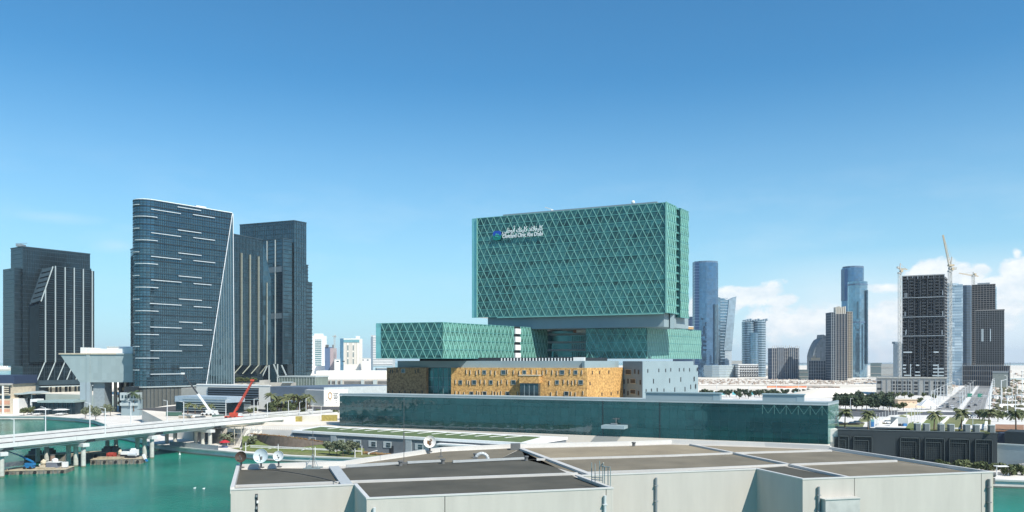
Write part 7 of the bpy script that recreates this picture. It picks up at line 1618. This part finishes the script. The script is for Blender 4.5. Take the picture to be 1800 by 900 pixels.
def crown_mesh(name, m, rx, rz, n, seed, zc, leaf=.35, lumps=7):
    r_ = random.Random(seed); b = MB(); cs = []
    for i in range(lumps):
        a = r_.uniform(0, 6.28); q = r_.uniform(.2, .72)*rx; cs.append((q*math.cos(a), q*math.sin(a), zc+r_.uniform(-.55, .6)*rz, r_.uniform(.36, .6)*rx))
    cs.append((0, 0, zc, rx*.65))
    for i in range(n):
        cx, cy, cz, cr_ = cs[r_.randrange(len(cs))]; v = Vector((r_.gauss(0, 1), r_.gauss(0, 1), r_.gauss(0, 1))).normalized(); d = cr_*(.55+.5*r_.random())
        p = Vector((cx, cy, cz))+Vector((v.x*d, v.y*d, v.z*d*rz/rx)); s = leaf*r_.uniform(.6, 1.4)
        u = Vector((r_.gauss(0, 1), r_.gauss(0, 1), r_.gauss(0, .6))).normalized(); w = v.cross(u); w = w.normalized() if w.length > .01 else Vector((1, 0, 0))
        b.poly([p-u*s-w*s*.5, p+u*s-w*s*.6, p+u*s*.8+w*s*.7, p-u*s*.7+w*s*.6])
    return b
def tree_proto(name, label, cat, m, h, rx, rz, n, seed, leaf=.35, group=None, trunk=.22):
    t = thing(name, label, cat, (0, 0, 0), group); b = MB(); zc = h-rz*.9; b.tube((0, 0, 0), (.1, .05, zc*.75), trunk, trunk*.7, 7); r_ = random.Random(seed)
    for i in range(4): a = 1.6*i+r_.random(); b.tube((.1, .05, zc*.7), (rx*.5*math.cos(a), rx*.5*math.sin(a), zc+.2*rz), trunk*.5, trunk*.2, 5)
    part('trunk', b, BARK, t, local=True); part('crown', crown_mesh(name, m, rx, rz, n, seed, zc, leaf), m, t, local=True); return t
def palm_proto(label, h, fr_len, nf, seed, m=None, group=None):
    r_ = random.Random(seed); t = thing('palm_tree', label, 'palm', (0, 0, 0), group); b = MB(); n = 6
    for i in range(n): b.tube((.06*i*.5, 0, h*i/n), (.06*(i+1)*.5, 0, h*(i+1)/n), .30-.02*i+(.1 if i == 0 else 0), .27-.02*i, 8, False)
    b.ball((.18, 0, h), .42, 7, 4, (1, 1, 1.3)); part('trunk', b, BARK, t, local=True)
    b = MB(); c = Vector((.18, 0, h+.2))
    for f in range(nf):
        a = 6.283*f/nf*2.4+r_.uniform(-.2, .2); el = r_.uniform(-.35, 1.15); L_ = fr_len*r_.uniform(.85, 1.1); d = Vector((math.cos(a), math.sin(a), 0)); s = Vector((-d.y, d.x, 0)); pts = []
        for k in range(8): q = k/7; pts.append(c+d*(L_*q*math.cos(el*(1-.35*q)))+Vector((0, 0, L_*(math.sin(el)*q-.62*q*q))))
        for k in range(7):
            p0, p1 = pts[k], pts[k+1]; w = fr_len*.17*(math.sin(math.pi*(k+.9)/8.2)**.6)
            for sg in (-1, 1):
                o = s*sg*w+Vector((0, 0, -w*.55)); pm = (p0+p1)/2
                b.poly([p0, pm, pm+o+d*w*.35, p0+o*.9+d*w*.35]); b.poly([pm+(p1-p0)*.08, p1, p1+o*.85+d*w*.3, pm+o*.95+(p1-p0)*.1+d*w*.3])
    part('crown', b, m or LF_P, t, local=True); return t
used = set()
def put(proto, spots, G, labels, s0=1, jit=.12):
    global used
    for i, (x, y, z) in enumerate(spots):
        c = proto if proto.name not in used else copy_tree(proto); used.add(proto.name); s = s0*rnd.uniform(1-jit, 1+jit)
        c.location = (x, y, z); c.rotation_euler = (0, 0, rnd.uniform(0, 6.28)); c.scale = (s, s, s); c['label'] = labels[i] if isinstance(labels, list) else labels; c['group'] = G
ORD = ['leftmost', 'second from the left', 'third from the left', 'fourth from the left', 'fifth from the left', 'sixth from the left', 'seventh from the left', 'eighth from the left', 'ninth from the left', 'tenth from the left', 'eleventh from the left', 'twelfth from the left', 'thirteenth from the left', 'fourteenth from the left', 'fifteenth from the left', 'sixteenth from the left', 'seventeenth from the left', 'eighteenth from the left', 'nineteenth from the left', 'twentieth from the left']
def ordl(base, n): return [f'{base}, {ORD[i] if i < n-1 or n < 2 else "rightmost"}' if i < len(ORD) else f'{base}, one of the crowded ones at the right end' for i in range(n)]
def gz_at(px, py):
    lo, hi = 270., 470.
    for _ in range(40):
        mid = (lo+hi)/2
        if HY+F*(EYE-slope_z(mid))/mid > py: lo = mid
        else: hi = mid
    return (X(px, lo), lo, slope_z(lo))
# palms of the garden terrace
PG = palm_proto('date palm on the garden terrace', 6.8, 3.6, 34, 4)
pp = [(1485, 752.5), (1526, 755), (1642, 756), (1690, 755), (1738, 755), (1786, 757)]
put(PG, [gz_at(*p) for p in pp], 'date palms on the garden terrace', ['date palm with a yellowish crown beside the glass hall corner', 'date palm leaning over the white sign pylon', 'date palm between two slanting white garden walls', 'biggest date palm of the terrace, beside the steep white wall', 'date palm near the right corner of the dark building', 'date palm at the right edge of the photo'], .92, .06)
# dense dark trees behind the hall corner
TD = tree_proto('dark_tree', 'dark tree', 'tree', LF_D, 9.5, 4.2, 3.9, 620, 7, .5)
sp = [gp(1478+9.4*i+rnd.uniform(-2, 2), 722+rnd.uniform(-3, 2), LZ)+(LZ,) for i in range(10)]
put(TD, sp, 'dense dark trees right of the glass hall', ordl('front row dark tree of the clump right of the glass hall', 10), 1.0)
sp = [gp(1474+11*i+rnd.uniform(-3, 3), 712+rnd.uniform(-2, 2), LZ)+(LZ,) for i in range(9)]
put(TD, sp, 'dense dark trees right of the glass hall', ordl('back row dark tree of the clump right of the glass hall', 9), .95)
TS = tree_proto('small_tree', 'small tree', 'tree', LF_D, 6.2, 2.8, 2.4, 260, 9, .5)
sp = [gp(1234+8.3*i+rnd.uniform(-2, 2), 699+rnd.uniform(-3, 3), LZ)+(LZ,) for i in range(19)]
put(TS, sp, 'street trees in the row behind the glass hall', ordl('street tree in the nearer row behind the glass hall roof', 19))
sp = [gp(1300+9.4*i+rnd.uniform(-2, 2), 695+rnd.uniform(-2, 2), LZ)+(LZ,) for i in range(20)]
put(TS, sp, 'street trees in the row behind the glass hall', ordl('street tree in the farther row below the sand lots', 20), .9)
TM = tree_proto('green_tree', 'green tree', 'tree', LF_M, 6.5, 2.9, 2.5, 420, 12, .42)
sp = [gp(*p, LZ)+(LZ,) for p in ((1560, 718), (1568, 720), (1577, 722), (1588, 722), (1566, 700), (1578, 700), (1590, 700), (1602, 702), (1617, 712), (1624, 700), (1640, 703))]
put(TM, sp, 'green trees around the sand mound', ordl('small green tree around the sand mound and podium foot', 11), .8)
sp = [(*gz_at(*p)[:2], gz_at(*p)[2]) for p in ((1683, 733), (1722, 738), (1731, 740), (1754, 741), (1763, 738), (1796, 741))]
put(TM, sp, 'bushy trees along the garden far edge', ['bushy dark tree left of the biggest palm', 'bushy green tree between the two right palms', 'round green tree just left of the right-hand palm', 'bushy tree right of the right-hand palm', 'bushy tree beside the white road wall', 'bushy tree at the right edge behind the last palm'], .75)
# shrubs at the foot of the dark building
SH = tree_proto('shrub', 'shrub', 'shrub', LF_M, 2.4, 1.7, 1.2, 260, 21, .28, trunk=.08)
sp = []
for i in range(20): q = DB.p(DB.u(1560+9.6*i), 2.2+rnd.uniform(0, 2.2)); sp.append((q[0], q[1], PZ))
put(SH, sp, 'shrubs at the foot of the dark building', ordl('shrub at the foot of the dark trellised building', 20), 1.0, .35)
sp = [(*at(px, Y), PZ) for px, Y in ((1776, 262), (1786, 264), (1796, 263), (1762, 267))]
put(SH, sp, 'shrubs below the outside stair', ['rounded shrub left of the others below the outside stair', 'middle rounded shrub below the outside stair', 'shrub below the outside stair at the photo edge', 'small shrub behind the quay shelter'], 1.35, .1)
# trees of the left shore
sp = [(*at(px, Y), z) for px, Y, z in ((157, 545, PZ), (170, 540, PZ), (183, 548, PZ), (194, 545, PZ), (150, 520, PZ), (168, 505, PZ))]
TG_ = tree_proto('grey_green_tree', 'tree', 'tree', LF_G, 7.5, 3.6, 2.9, 520, 31, .4)
put(TG_, sp, 'grey green trees on the point by the bridge', ordl('grey green tree on the point behind the bridge lamps', 6), 1.0)
sp = [(*at(px, Y), PZ) for px, Y in ((48, 552), (55, 556), (42, 549), (76, 575), (86, 575))]
put(TM, sp, 'bushy trees round the restaurant', ordl('bushy tree by the waterfront restaurant and pavilion', 5), .9)
# trees under the mall and along the plaza
PM = palm_proto('palm before the mall', 6.0, 2.9, 26, 14)
sp = [(X(px, Y), Y, LZ) for px, Y in ((478, 470), (488, 474), (497, 470), (507, 478), (517, 470), (525, 474), (540, 474), (545, 466))]
put(PM, sp, 'palms before the mall wall', ordl('palm before the dark blue mall wall', 8), 1.5)
put(TM, [(X(px, Y), Y, LZ) for px, Y in ((474, 478), (484, 480), (493, 482), (503, 480), (512, 478), (521, 482), (534, 478), (480, 462), (510, 462))], 'dark bushes under the palms before the mall', ordl('dark bush under the palms before the mall wall', 9), 1.0)
sp = [(X(px, Y), Y, LZ) for px, Y in ((330, 448), (343, 450), (355, 448), (372, 446))]
put(PM, sp, 'palms before the louvred building', ordl('palm before the louvred building front wing', 4), .95)
sp = [(X(px, Y), Y, LZ) for px, Y in ((437, 452), (447, 455), (482, 452), (500, 450), (515, 448), (535, 446), (559, 444), (590, 430))]
put(TM, sp, 'small round trees along the plaza road', ordl('small round tree along the plaza road', 8), .62)
sp = [(X(px, Y), Y, Z(674, 600)) for px, Y in ((418, 598), (426, 600), (434, 598), (441, 601), (448, 599))]
put(TM, sp, 'planted trees on the roof beside the rounded tower', ordl('bush in the rooftop planter right of the rounded tower', 5), .75)
b = MB(); b.prism(rect(at(412, 604), at(455, 604), 8), LZ, Z(674, 600)); single('planter_block', b, mat('beige_wall', (.42, .40, .35), .8), 'beige block carrying the rooftop bushes beside the rounded tower', 'planter')
# olive like trees of the promenade
TO = tree_proto('olive_tree', 'tree', 'tree', LF_G, 4.9, 2.6, 1.8, 620, 44, .26, trunk=.14)
sp = [gp(*p, PZ)+(PZ,) for p in ((398, 786), (441, 789), (579, 799), (592, 801), (603, 802), (612, 799), (623, 800), (404, 783))]
put(TO, sp, 'grey olive trees on the promenade', ['olive tree under the end of the bridge', 'olive tree in front of the cream stair', 'leftmost olive tree before the low grey building', 'second olive tree before the low grey building', 'tallest looking olive tree of the promenade group', 'fourth olive tree before the low grey building', 'rightmost olive tree before the low grey building', 'olive tree just behind the red parasol'], 1.1)
YS = tree_proto('yellow_shrub', 'shrub', 'shrub', LF_Y, 2.0, 1.2, .95, 240, 51, .2, trunk=.07)
sp = [gp(*p, PZ)+(PZ,) for p in ((468, 786), (474, 787), (485, 786), (511, 786), (517, 788), (651, 795), (663, 793), (678, 795), (690, 794), (500, 784))]
put(YS, sp, 'yellow green shrubs on the lawn', ordl('yellow green shrub on the promenade lawn', 10), 1.0, .2)
# tropical fan palm beside the wedge hall
FP = palm_proto('fan palm', 9.5, 4.2, 22, 61, LF_D)
put(FP, [(X(235, 548), 548, PZ+3)], 'fan palm', ['tall dark palm between the wedge hall and the rounded tower'], 1.3, .01)

# ---------------------------------------------------------------- street lamps, fences and cars
LAMPM = mat('lamp_white', (.72, .74, .73), .5)
def lamp_proto(h, arm, label, heads=1, r=.11):
    t = thing('street_lamp', label, 'street lamp', (0, 0, 0)); b = MB(); b.tube((0, 0, 0), (0, 0, h), r*1.5, r, 8); part('pole', b, LAMPM, t, local=True)
    for s in ((1,) if heads == 1 else (1, -1)):
        b = MB(); b.tube((0, 0, h-.2), (s*arm, 0, h+.25), r*.6, n=6); part('arm', b, LAMPM, t, local=True); b = MB(); b.box(s*arm-.6 if s > 0 else s*arm-.2, s*arm+.2 if s > 0 else s*arm+.6, -.18, .18, h+.2, h+.36); part('lamp_head', b, LAMPM, t, local=True)
    return t
def lamps(proto, spots, G, labels, rz=0, s=1):
    for i, (x, y, z) in enumerate(spots):
        c = proto if proto.name not in used else copy_tree(proto); used.add(proto.name); c.location = (x, y, z); c.rotation_euler = (0, 0, rz); k = s[i] if isinstance(s, list) else s; c.scale = (k, k, k); c['label'] = labels[i]; c['group'] = G
LP = lamp_proto(11.0, 1.9, 'lamp', 1, .16)
def onb(px, d):                                   # a place on the bridge deck, d metres off its near edge
    k = (px-HX)/F; A_ = fB.A+fB.n*d; u = (k*A_.y-A_.x)/(fB.d.x-k*fB.d.y); q = fB.p(u, d); return (q[0], q[1], bz(u)+1.9)
sp = [onb(24.6, -.2), onb(80, -30.2), onb(158, -30.2), onb(185, -.2), onb(230, -30.2), onb(294, -30.2), onb(323, -15.2)]
lamps(LP, sp, 'lamp posts on the bridge', ['lamp post on the near edge of the bridge, cut low by the left edge', 'lamp post on the far edge of the bridge before the restaurant', 'lamp post on the bridge before the wedge hall legs', 'lamp post with an arm on the near bridge edge, right of the wedge legs', 'lamp post with an arm on the bridge before the foot of the rounded tower', 'lamp post on the bridge beside the blue front wing', 'short lamp post on the bridge beside the white crane'], R(180), [.82, .95, 1.02, .98, .98, .92, .92])
sp = [(X(px, Y), Y, LZ) for px, Y in ((397, 430), (446.5, 410), (453, 425), (470, 400), (507, 430), (526.6, 420), (538, 440), (550, 425), (564.5, 410))]
lamps(LP, sp, 'lamp posts along the plaza road', ordl('white lamp post along the plaza road left of the glass hall', 9), 0, [.85, 1.0, .8, .9, .82, .8, .9, .7, .65])
sp = []; 
for s in (4, 30, 60, 95, 140, 190, 250): q = hw(s, -2); sp.append((*q, LZ))
lamps(LP, sp, 'lamp posts on the left pavement of the highway', ordl('lamp post on the left pavement of the highway', 7), 0, 1.05)
sp = []
for s in (10, 55, 110, 170, 240, 330): q = hw(s, 13.4); sp.append((*q, LZ))
LP2 = lamp_proto(11, 2.2, 'double lamp', 2, .15)
lamps(LP2, sp, 'double lamp posts on the highway median', ordl('double armed lamp post on the highway median', 6), 0, 1.0)
sp = [(*hw(s, 29.5), LZ) for s in (-8, 35, 85, 150, 230, 320)]
lamps(LP, sp, 'lamp posts on the right side of the highway', ordl('lamp post on the right side of the highway', 6), 0, 1.2)
sp = [gz_at(px, py) for px, py in ((1495, 722), (1594, 748), (1602, 745), (1608, 742), (1613, 740), (1617, 738), (1710, 757), (1650, 748))]
lamps(LP, [(a, b_, c) for a, b_, c in sp], 'slim lamp posts on the garden terrace', ['slim lamp post before the dark tree clump', 'slim lamp post at the ramp entrance, nearest of the row', 'second slim lamp post of the row by the ramp entrance', 'third slim lamp post of the row by the ramp entrance', 'fourth slim lamp post of the row by the ramp entrance', 'farthest slim lamp post of the row by the ramp entrance', 'slim lamp post between two vent boxes', 'short lamp post beside the third palm of the terrace'], 0, [.75, .62, .6, .58, .56, .54, .5, .3])
sp = [gp(px, py, LZ)+(LZ,) for px, py in ((1760, 715), (1771, 735), (1785, 730), (1797, 690), (1568, 690), (1576, 688), (1260, 700), (1365, 698), (1404, 695), (1316, 700))]
lamps(LP, sp, 'scattered tall lamp posts on the right', ['tall lamp post right of the highway mouth', 'lamp post at the kerb of the crossing road, right', 'lamp post right of the crossing, near the last palm', 'tall lamp post at the right edge on the sand', 'lamp post before the podium left end', 'second lamp post before the podium', 'lamp post over the row of street trees at its left end', 'lamp post over the middle of the street trees', 'lamp post above the right part of the street tree row', 'lamp post between the two roof boxes of the glass hall'], 0, [1.6, 1.0, 1.0, 1.9, .9, .8, 1.1, 1.2, 1.1, .9])
sp = [gp(px, py, LZ)+(LZ,) for px, py in ((1672, 696), (1679, 690), (1686, 685), (1748, 690), (1762, 706), (1779, 712), (1788, 700), (1770, 684), (1782, 679), (1796, 712))]
lamps(LP, sp, 'site lamp posts among the construction clutter', ordl('site lamp post in the construction clutter beside the highway', 10), R(180), [.8, .9, 1.0, 1.1, .9, 1.1, 1.2, 1.3, 1.4, .8])
# flag poles row by the pylon
fpp = thing('white_pole', 'pole', 'pole', (0, 0, 0)); b = MB(); b.tube((0, 0, 0), (0, 0, 5.5), .12, .08, 6); part('shaft', b, WHITE, fpp, local=True); b = MB(); b.ball((0, 0, 5.6), .16, 6, 4); part('finial', b, WHITE, fpp, local=True)
sp = [gz_at(1541+5.2*i, 745-2.4*i) for i in range(8)]
lamps(fpp, sp, 'white poles climbing from the sign pylon', ordl('white pole in the slanting row beside the sign pylon', 8), 0, .72)
# cyan hoarding behind the street trees
for i, (p0, p1, py) in enumerate(((1247, 1275, 694), (1287, 1298, 694), (1312, 1326, 694), (1396, 1420, 694), (1440, 1460, 694), (1230, 1236, 695), (1468, 1474, 693))):
    x0, y0 = gp(p0, py, LZ); x1 = X(p1, y0); b = MB(); nseg = max(1, int((x1-x0)/3))
    t = thing('site_hoarding', ['wide cyan hoarding panel behind the leftmost street trees', 'narrow cyan hoarding panel second in the row', 'cyan hoarding panel left of the big roof box', 'cyan hoarding panel above the right roof box of the hall', 'cyan hoarding panel left of the dark tree clump', 'tiny cyan hoarding panel against the grey hospital block', 'small cyan panel at the edge of the dark clump'][i], 'hoarding', (x0, y0, LZ), 'cyan hoardings along the sand lots')
    for k in range(nseg): b = MB(); b.box(x0+(x1-x0)*k/nseg+.05, x0+(x1-x0)*(k+1)/nseg-.05, y0, y0+.12, LZ, LZ+2.7); part('panel', b, mat('cyan_hoarding', (.10, .42, .48), .6, var=.06), t)
# cars
PAINTS = {'white': mat('car_white', (.75, .75, .74), .3), 'silver': mat('car_silver', (.42, .44, .46), .3, .5), 'black': mat('car_black', (.02, .02, .022), .25), 'red': mat('car_red', (.40, .03, .03), .3), 'grey': mat('car_grey', (.14, .15, .16), .3, .3)}
def car_proto(colour):
    t = thing('parked_car', colour+' car', 'car', (0, 0, 0)); m = PAINTS[colour]; b = MB()
    prof = [(-2.2, .35), (-2.25, .8), (-1.9, .95), (-1.3, 1.0), (.9, 1.0), (2.0, .85), (2.25, .7), (2.25, .35)]; n = len(prof)
    b.v = [(x, -.88, z) for x, z in prof]+[(x, .88, z) for x, z in prof]; b.f = [tuple(range(n)), tuple(range(2*n-1, n-1, -1))]+[((i+1) % n, i, n+i, n+(i+1) % n) for i in range(n)]; part('body', b, m, t, local=True)
    b = MB(); b.hexa([(-1.7, -.8, 1.0), (1.0, -.8, 1.0), (1.0, .8, 1.0), (-1.7, .8, 1.0)], [(-1.2, -.66, 1.42), (.35, -.66, 1.42), (.35, .66, 1.42), (-1.2, .66, 1.42)]); part('windows', b, WGLASS, t, local=True)
    b = MB(); b.box(-1.15, .3, -.64, .64, 1.42, 1.47); part('roof', b, m, t, local=True)
    for x in (-1.35, 1.35):
        for y in (-.8, .8): b = MB(); b.tube((x, y-.1, .33), (x, y+.1, .33), .33, n=12); part('wheel', b, BLACKR, t, local=True)
    for y in (-.62, .62): b = MB(); b.box(2.24, 2.28, y-.16, y+.16, .6, .75); part('headlight', b, WHITE, t, local=True); b = MB(); b.box(-2.28, -2.24, y-.16, y+.16, .62, .8); part('tail_light', b, PAINTS['red'], t, local=True)
    return t
CP = {c: car_proto(c) for c in PAINTS}
aH = math.atan2(dH.y, dH.x)
def car(c, x, y, z, a, lb, G):
    p = CP[c]; o = p if p.name not in used else copy_tree(p); used.add(p.name); o.location = (x, y, z); o.rotation_euler = (0, 0, a); o['label'] = lb; o['group'] = G
k = 0
for s, t_, c in ((14, 5, 'white'), (22, 12.5, 'black'), (33, 5.4, 'silver'), (40, 16.3, 'white'), (58, 9, 'grey'), (80, 5.3, 'white'), (36, 35, 'black'), (60, 42, 'grey'), (95, 20, 'silver'), (120, 46, 'white'), (150, 9, 'black'), (16, 19.8, 'white'), (100, 35, 'white'), (190, 16, 'silver')):
    x, y = hw(s, t_*.48 if t_ < 25 else 15.4+(t_-30)*.45); car(c, x, y, RZ, aH+(math.pi if t_ < 25 else 0), f'{c} car on the {"left" if t_ < 25 else "right"} carriageway of the highway, {["nearest the crossing", "second nearest the crossing", "close behind the nearest cars", "beside the median", "alone in the second gap", "in the leftmost lane further up", "first beyond the crossing", "in the outer lane", "mid way up by the median", "well up the outer lane", "far up the inner lane", "at the median stop line", "mid way up the inner lane", "farthest up"][k]}', 'cars on the highway'); k += 1
for i, (px, py, c) in enumerate(((1478, 748, 'black'), (1500, 748, 'black'), (1508, 746, 'grey'), (1562, 745, 'white'), (1712, 735, 'silver'), (1700, 733, 'white'), (1724, 735, 'black'))):
    x, y, z = gz_at(px, py); car(c, x, y, z+.1, .1, ['black car parked beside the glass hall corner', 'black car parked right of the first terrace palm', 'grey car parked beside the black one behind the terrace parapet', 'white car before the triangular ramp wall', 'silver car waiting on the crossing road', 'white car on the crossing road behind the biggest palm', 'black car on the crossing road right of the silver one'][i], 'cars near the garden terrace')
for i, (px, Y, c) in enumerate(((548, 438, 'white'), (532, 440, 'silver'), (571, 436, 'white'), (586, 434, 'grey'), (557, 452, 'white'), (520, 444, 'white'))):
    car(c, X(px, Y), Y, LZ+.05, .2, ['white car on the plaza road left of the sign wall', 'silver car on the plaza road beside the palms', 'white car below the gold ring emblem wall', 'grey car next to the glass hall left corner', 'white car farther back by the mall corner', 'white car by the tall plaza lamp'][i], 'cars on the plaza road')
for p in list(CP.values()):
    if p.name not in used:
        for ch in list(p.children): bpy.data.objects.remove(ch)
        bpy.data.objects.remove(p)
# mixed site gear at the bridge landing
for i, (px, Y, w_, h_, m_, lb) in enumerate(((383, 410, 2.6, 2.6, mat('site_green', (.05, .12, .09), .7), 'dark green cabin between the two mobile cranes'), (326, 425, 3.2, 1.3, FRW, 'stack of cream material left of the white crane'), (340, 428, 3.2, 1.5, WHITE, 'white tank on the roadside left of the white crane'), (306, 440, 4.0, 2.2, mat('site_green', (.05, .12, .09), .7), 'dark green container by the louvred foot'), (352, 420, 2.4, 1.2, DCONC, 'dark pallets left of the white crane wheels'), (432, 400, 1.8, 2.0, WHITE, 'white van body right of the red crane'), (470, 392, 2, 1.0, WHITE, 'low white block on the plaza kerb'))):
    t = thing('site_gear', lb, 'site gear', (X(px, Y), Y, LZ+.1)); b = MB(); b.box(-w_, w_, -1.2, 1.2, .15, h_); part('body', b, m_, t, local=True); b = MB(); b.box(-w_-.1, w_+.1, -1.3, 1.3, h_, h_+.12); part('lid', b, FIN, t, local=True); b = MB(); b.box(-w_*.8, w_*.8, -1, 1, 0, .15); part('skid', b, DARK, t, local=True)
# promenade furniture
x, y = gp(395, 787, PZ); t = thing('red_parasol', 'red parasol stall on the promenade under the end of the bridge', 'parasol', (x, y, PZ)); b = MB(); b.lathe([(.05, 1.0), (1.0, .75), (2.2, .1), (2.25, -.1)], (0, 0, 2.4), n=10); part('canopy', b, mat('parasol_red', (.45, .02, .03), .7), t, local=True); b = MB(); b.tube((0, 0, 0), (0, 0, 3.3), .06, n=6); part('pole', b, STEEL, t, local=True); b = MB(); b.box(-1.2, 1.2, -.5, .5, 0, .9); part('counter', b, mat('counter_blue', (.10, .14, .25), .6), t, local=True)
bp = thing('promenade_lamp', 'lamp', 'lamp', (0, 0, 0)); b = MB(); b.tube((0, 0, 0), (0, 0, 3.6), .14, n=8); part('post', b, WHITE, bp, local=True); b = MB(); b.cyl(0, 0, .2, 3.6, 3.9, 8); part('lamp_head', b, STEEL, bp, local=True)
lamps(bp, [gp(px, py, PZ)+(PZ,) for px, py in ((489, 797), (432, 794), (554, 802), (624, 805), (619, 798), (636, 800), (698, 797))], 'short white lamp posts on the promenade', ordl('short white lamp post on the promenade', 7))
bn = thing('bench', 'bench', 'bench', (0, 0, 0)); b = MB(); b.box(-1.6, 1.6, -.35, .35, .35, .5); part('seat', b, WHITE, bn, local=True); b = MB(); b.hexa([(-1.6, -.3, .5), (1.6, -.3, 1.3), (1.6, .3, 1.3), (-1.6, .3, .5)], [(-1.6, -.3, .62), (1.6, -.3, 1.42), (1.6, .3, 1.42), (-1.6, .3, .62)]); part('slanting_back', b, WHITE, bn, local=True)
for sx in (-1.3, 1.3): b = MB(); b.box(sx-.1, sx+.1, -.3, .3, 0, .35); part('leg', b, WHITE, bn, local=True)
lamps(bn, [gp(px, py, PZ)+(PZ,) for px, py in ((479, 792), (538, 794), (597, 796), (655, 799), (430, 790))], 'white slanting loungers on the promenade', ordl('white slanting lounger on the promenade', 5), .3, 1.2)
# green screens and fence along the promenade at the bridge
fc = thing('mesh_fence', 'grey blue mesh fence on the quay under the bridge', 'fence', (-150, 352, PZ)); A, B = Vector((-152, 354)), Vector((-124, 336)); f_ = Fr(A, B)
for k in range(12): b = MB(); b.fbox(f_, f_.L*k/12+.05, f_.L*(k+1)/12-.05, PZ, PZ+2.0, 0, .06); part('panel', b, mat('fence_mesh', (.24, .29, .31), .7), fc)
for k in range(13): b = MB(); u = f_.L*k/12; b.fbox(f_, u-.06, u+.06, PZ, PZ+2.15, -.05, .1); part('post', b, STEEL, fc)
# small boats' worth of white birds are left out; buoy at the quay
x, y = gp(316, 800, 0); b = MB(); b.ball((x, y, .3), .45, 8, 5); b.tube((x, y, .5), (x, y, 1.4), .08, n=6); single('buoy', b, WHITE, 'small white buoy floating beside the quay wall', 'buoy')
for i, (px, py) in enumerate(((342, 859), (358, 860))):
    x, y = gp(px, py, 0); b = MB(); b.ball((x, y, .15), .3, 7, 4, (1.5, .8, .7)); b.ball((x+.35, y, .4), .14, 6, 4); single('seabird', b, WHITE, ['white seabird floating on the green water, left one', 'white seabird floating on the green water, right one'][i], 'bird', 'seabirds')
# ---------------------------------------------------------------- thin coastal haze
b = MB(); b.box(-13100, 13100, -1100, 17100, -3, 262)
hm = bpy.data.materials.new('haze_air'); hm.use_nodes = True; nt = hm.node_tree; nt.nodes.clear()
ho = nt.nodes.new('ShaderNodeOutputMaterial'); hv = nt.nodes.new('ShaderNodeVolumePrincipled'); nt.links.new(hv.outputs[0], ho.inputs['Volume'])
hv.inputs['Color'].default_value = (.78, .89, 1.0, 1); hv.inputs['Density'].default_value = 0.00005; hv.inputs['Anisotropy'].default_value = 0.0
single('haze', b, hm, kind='stuff')
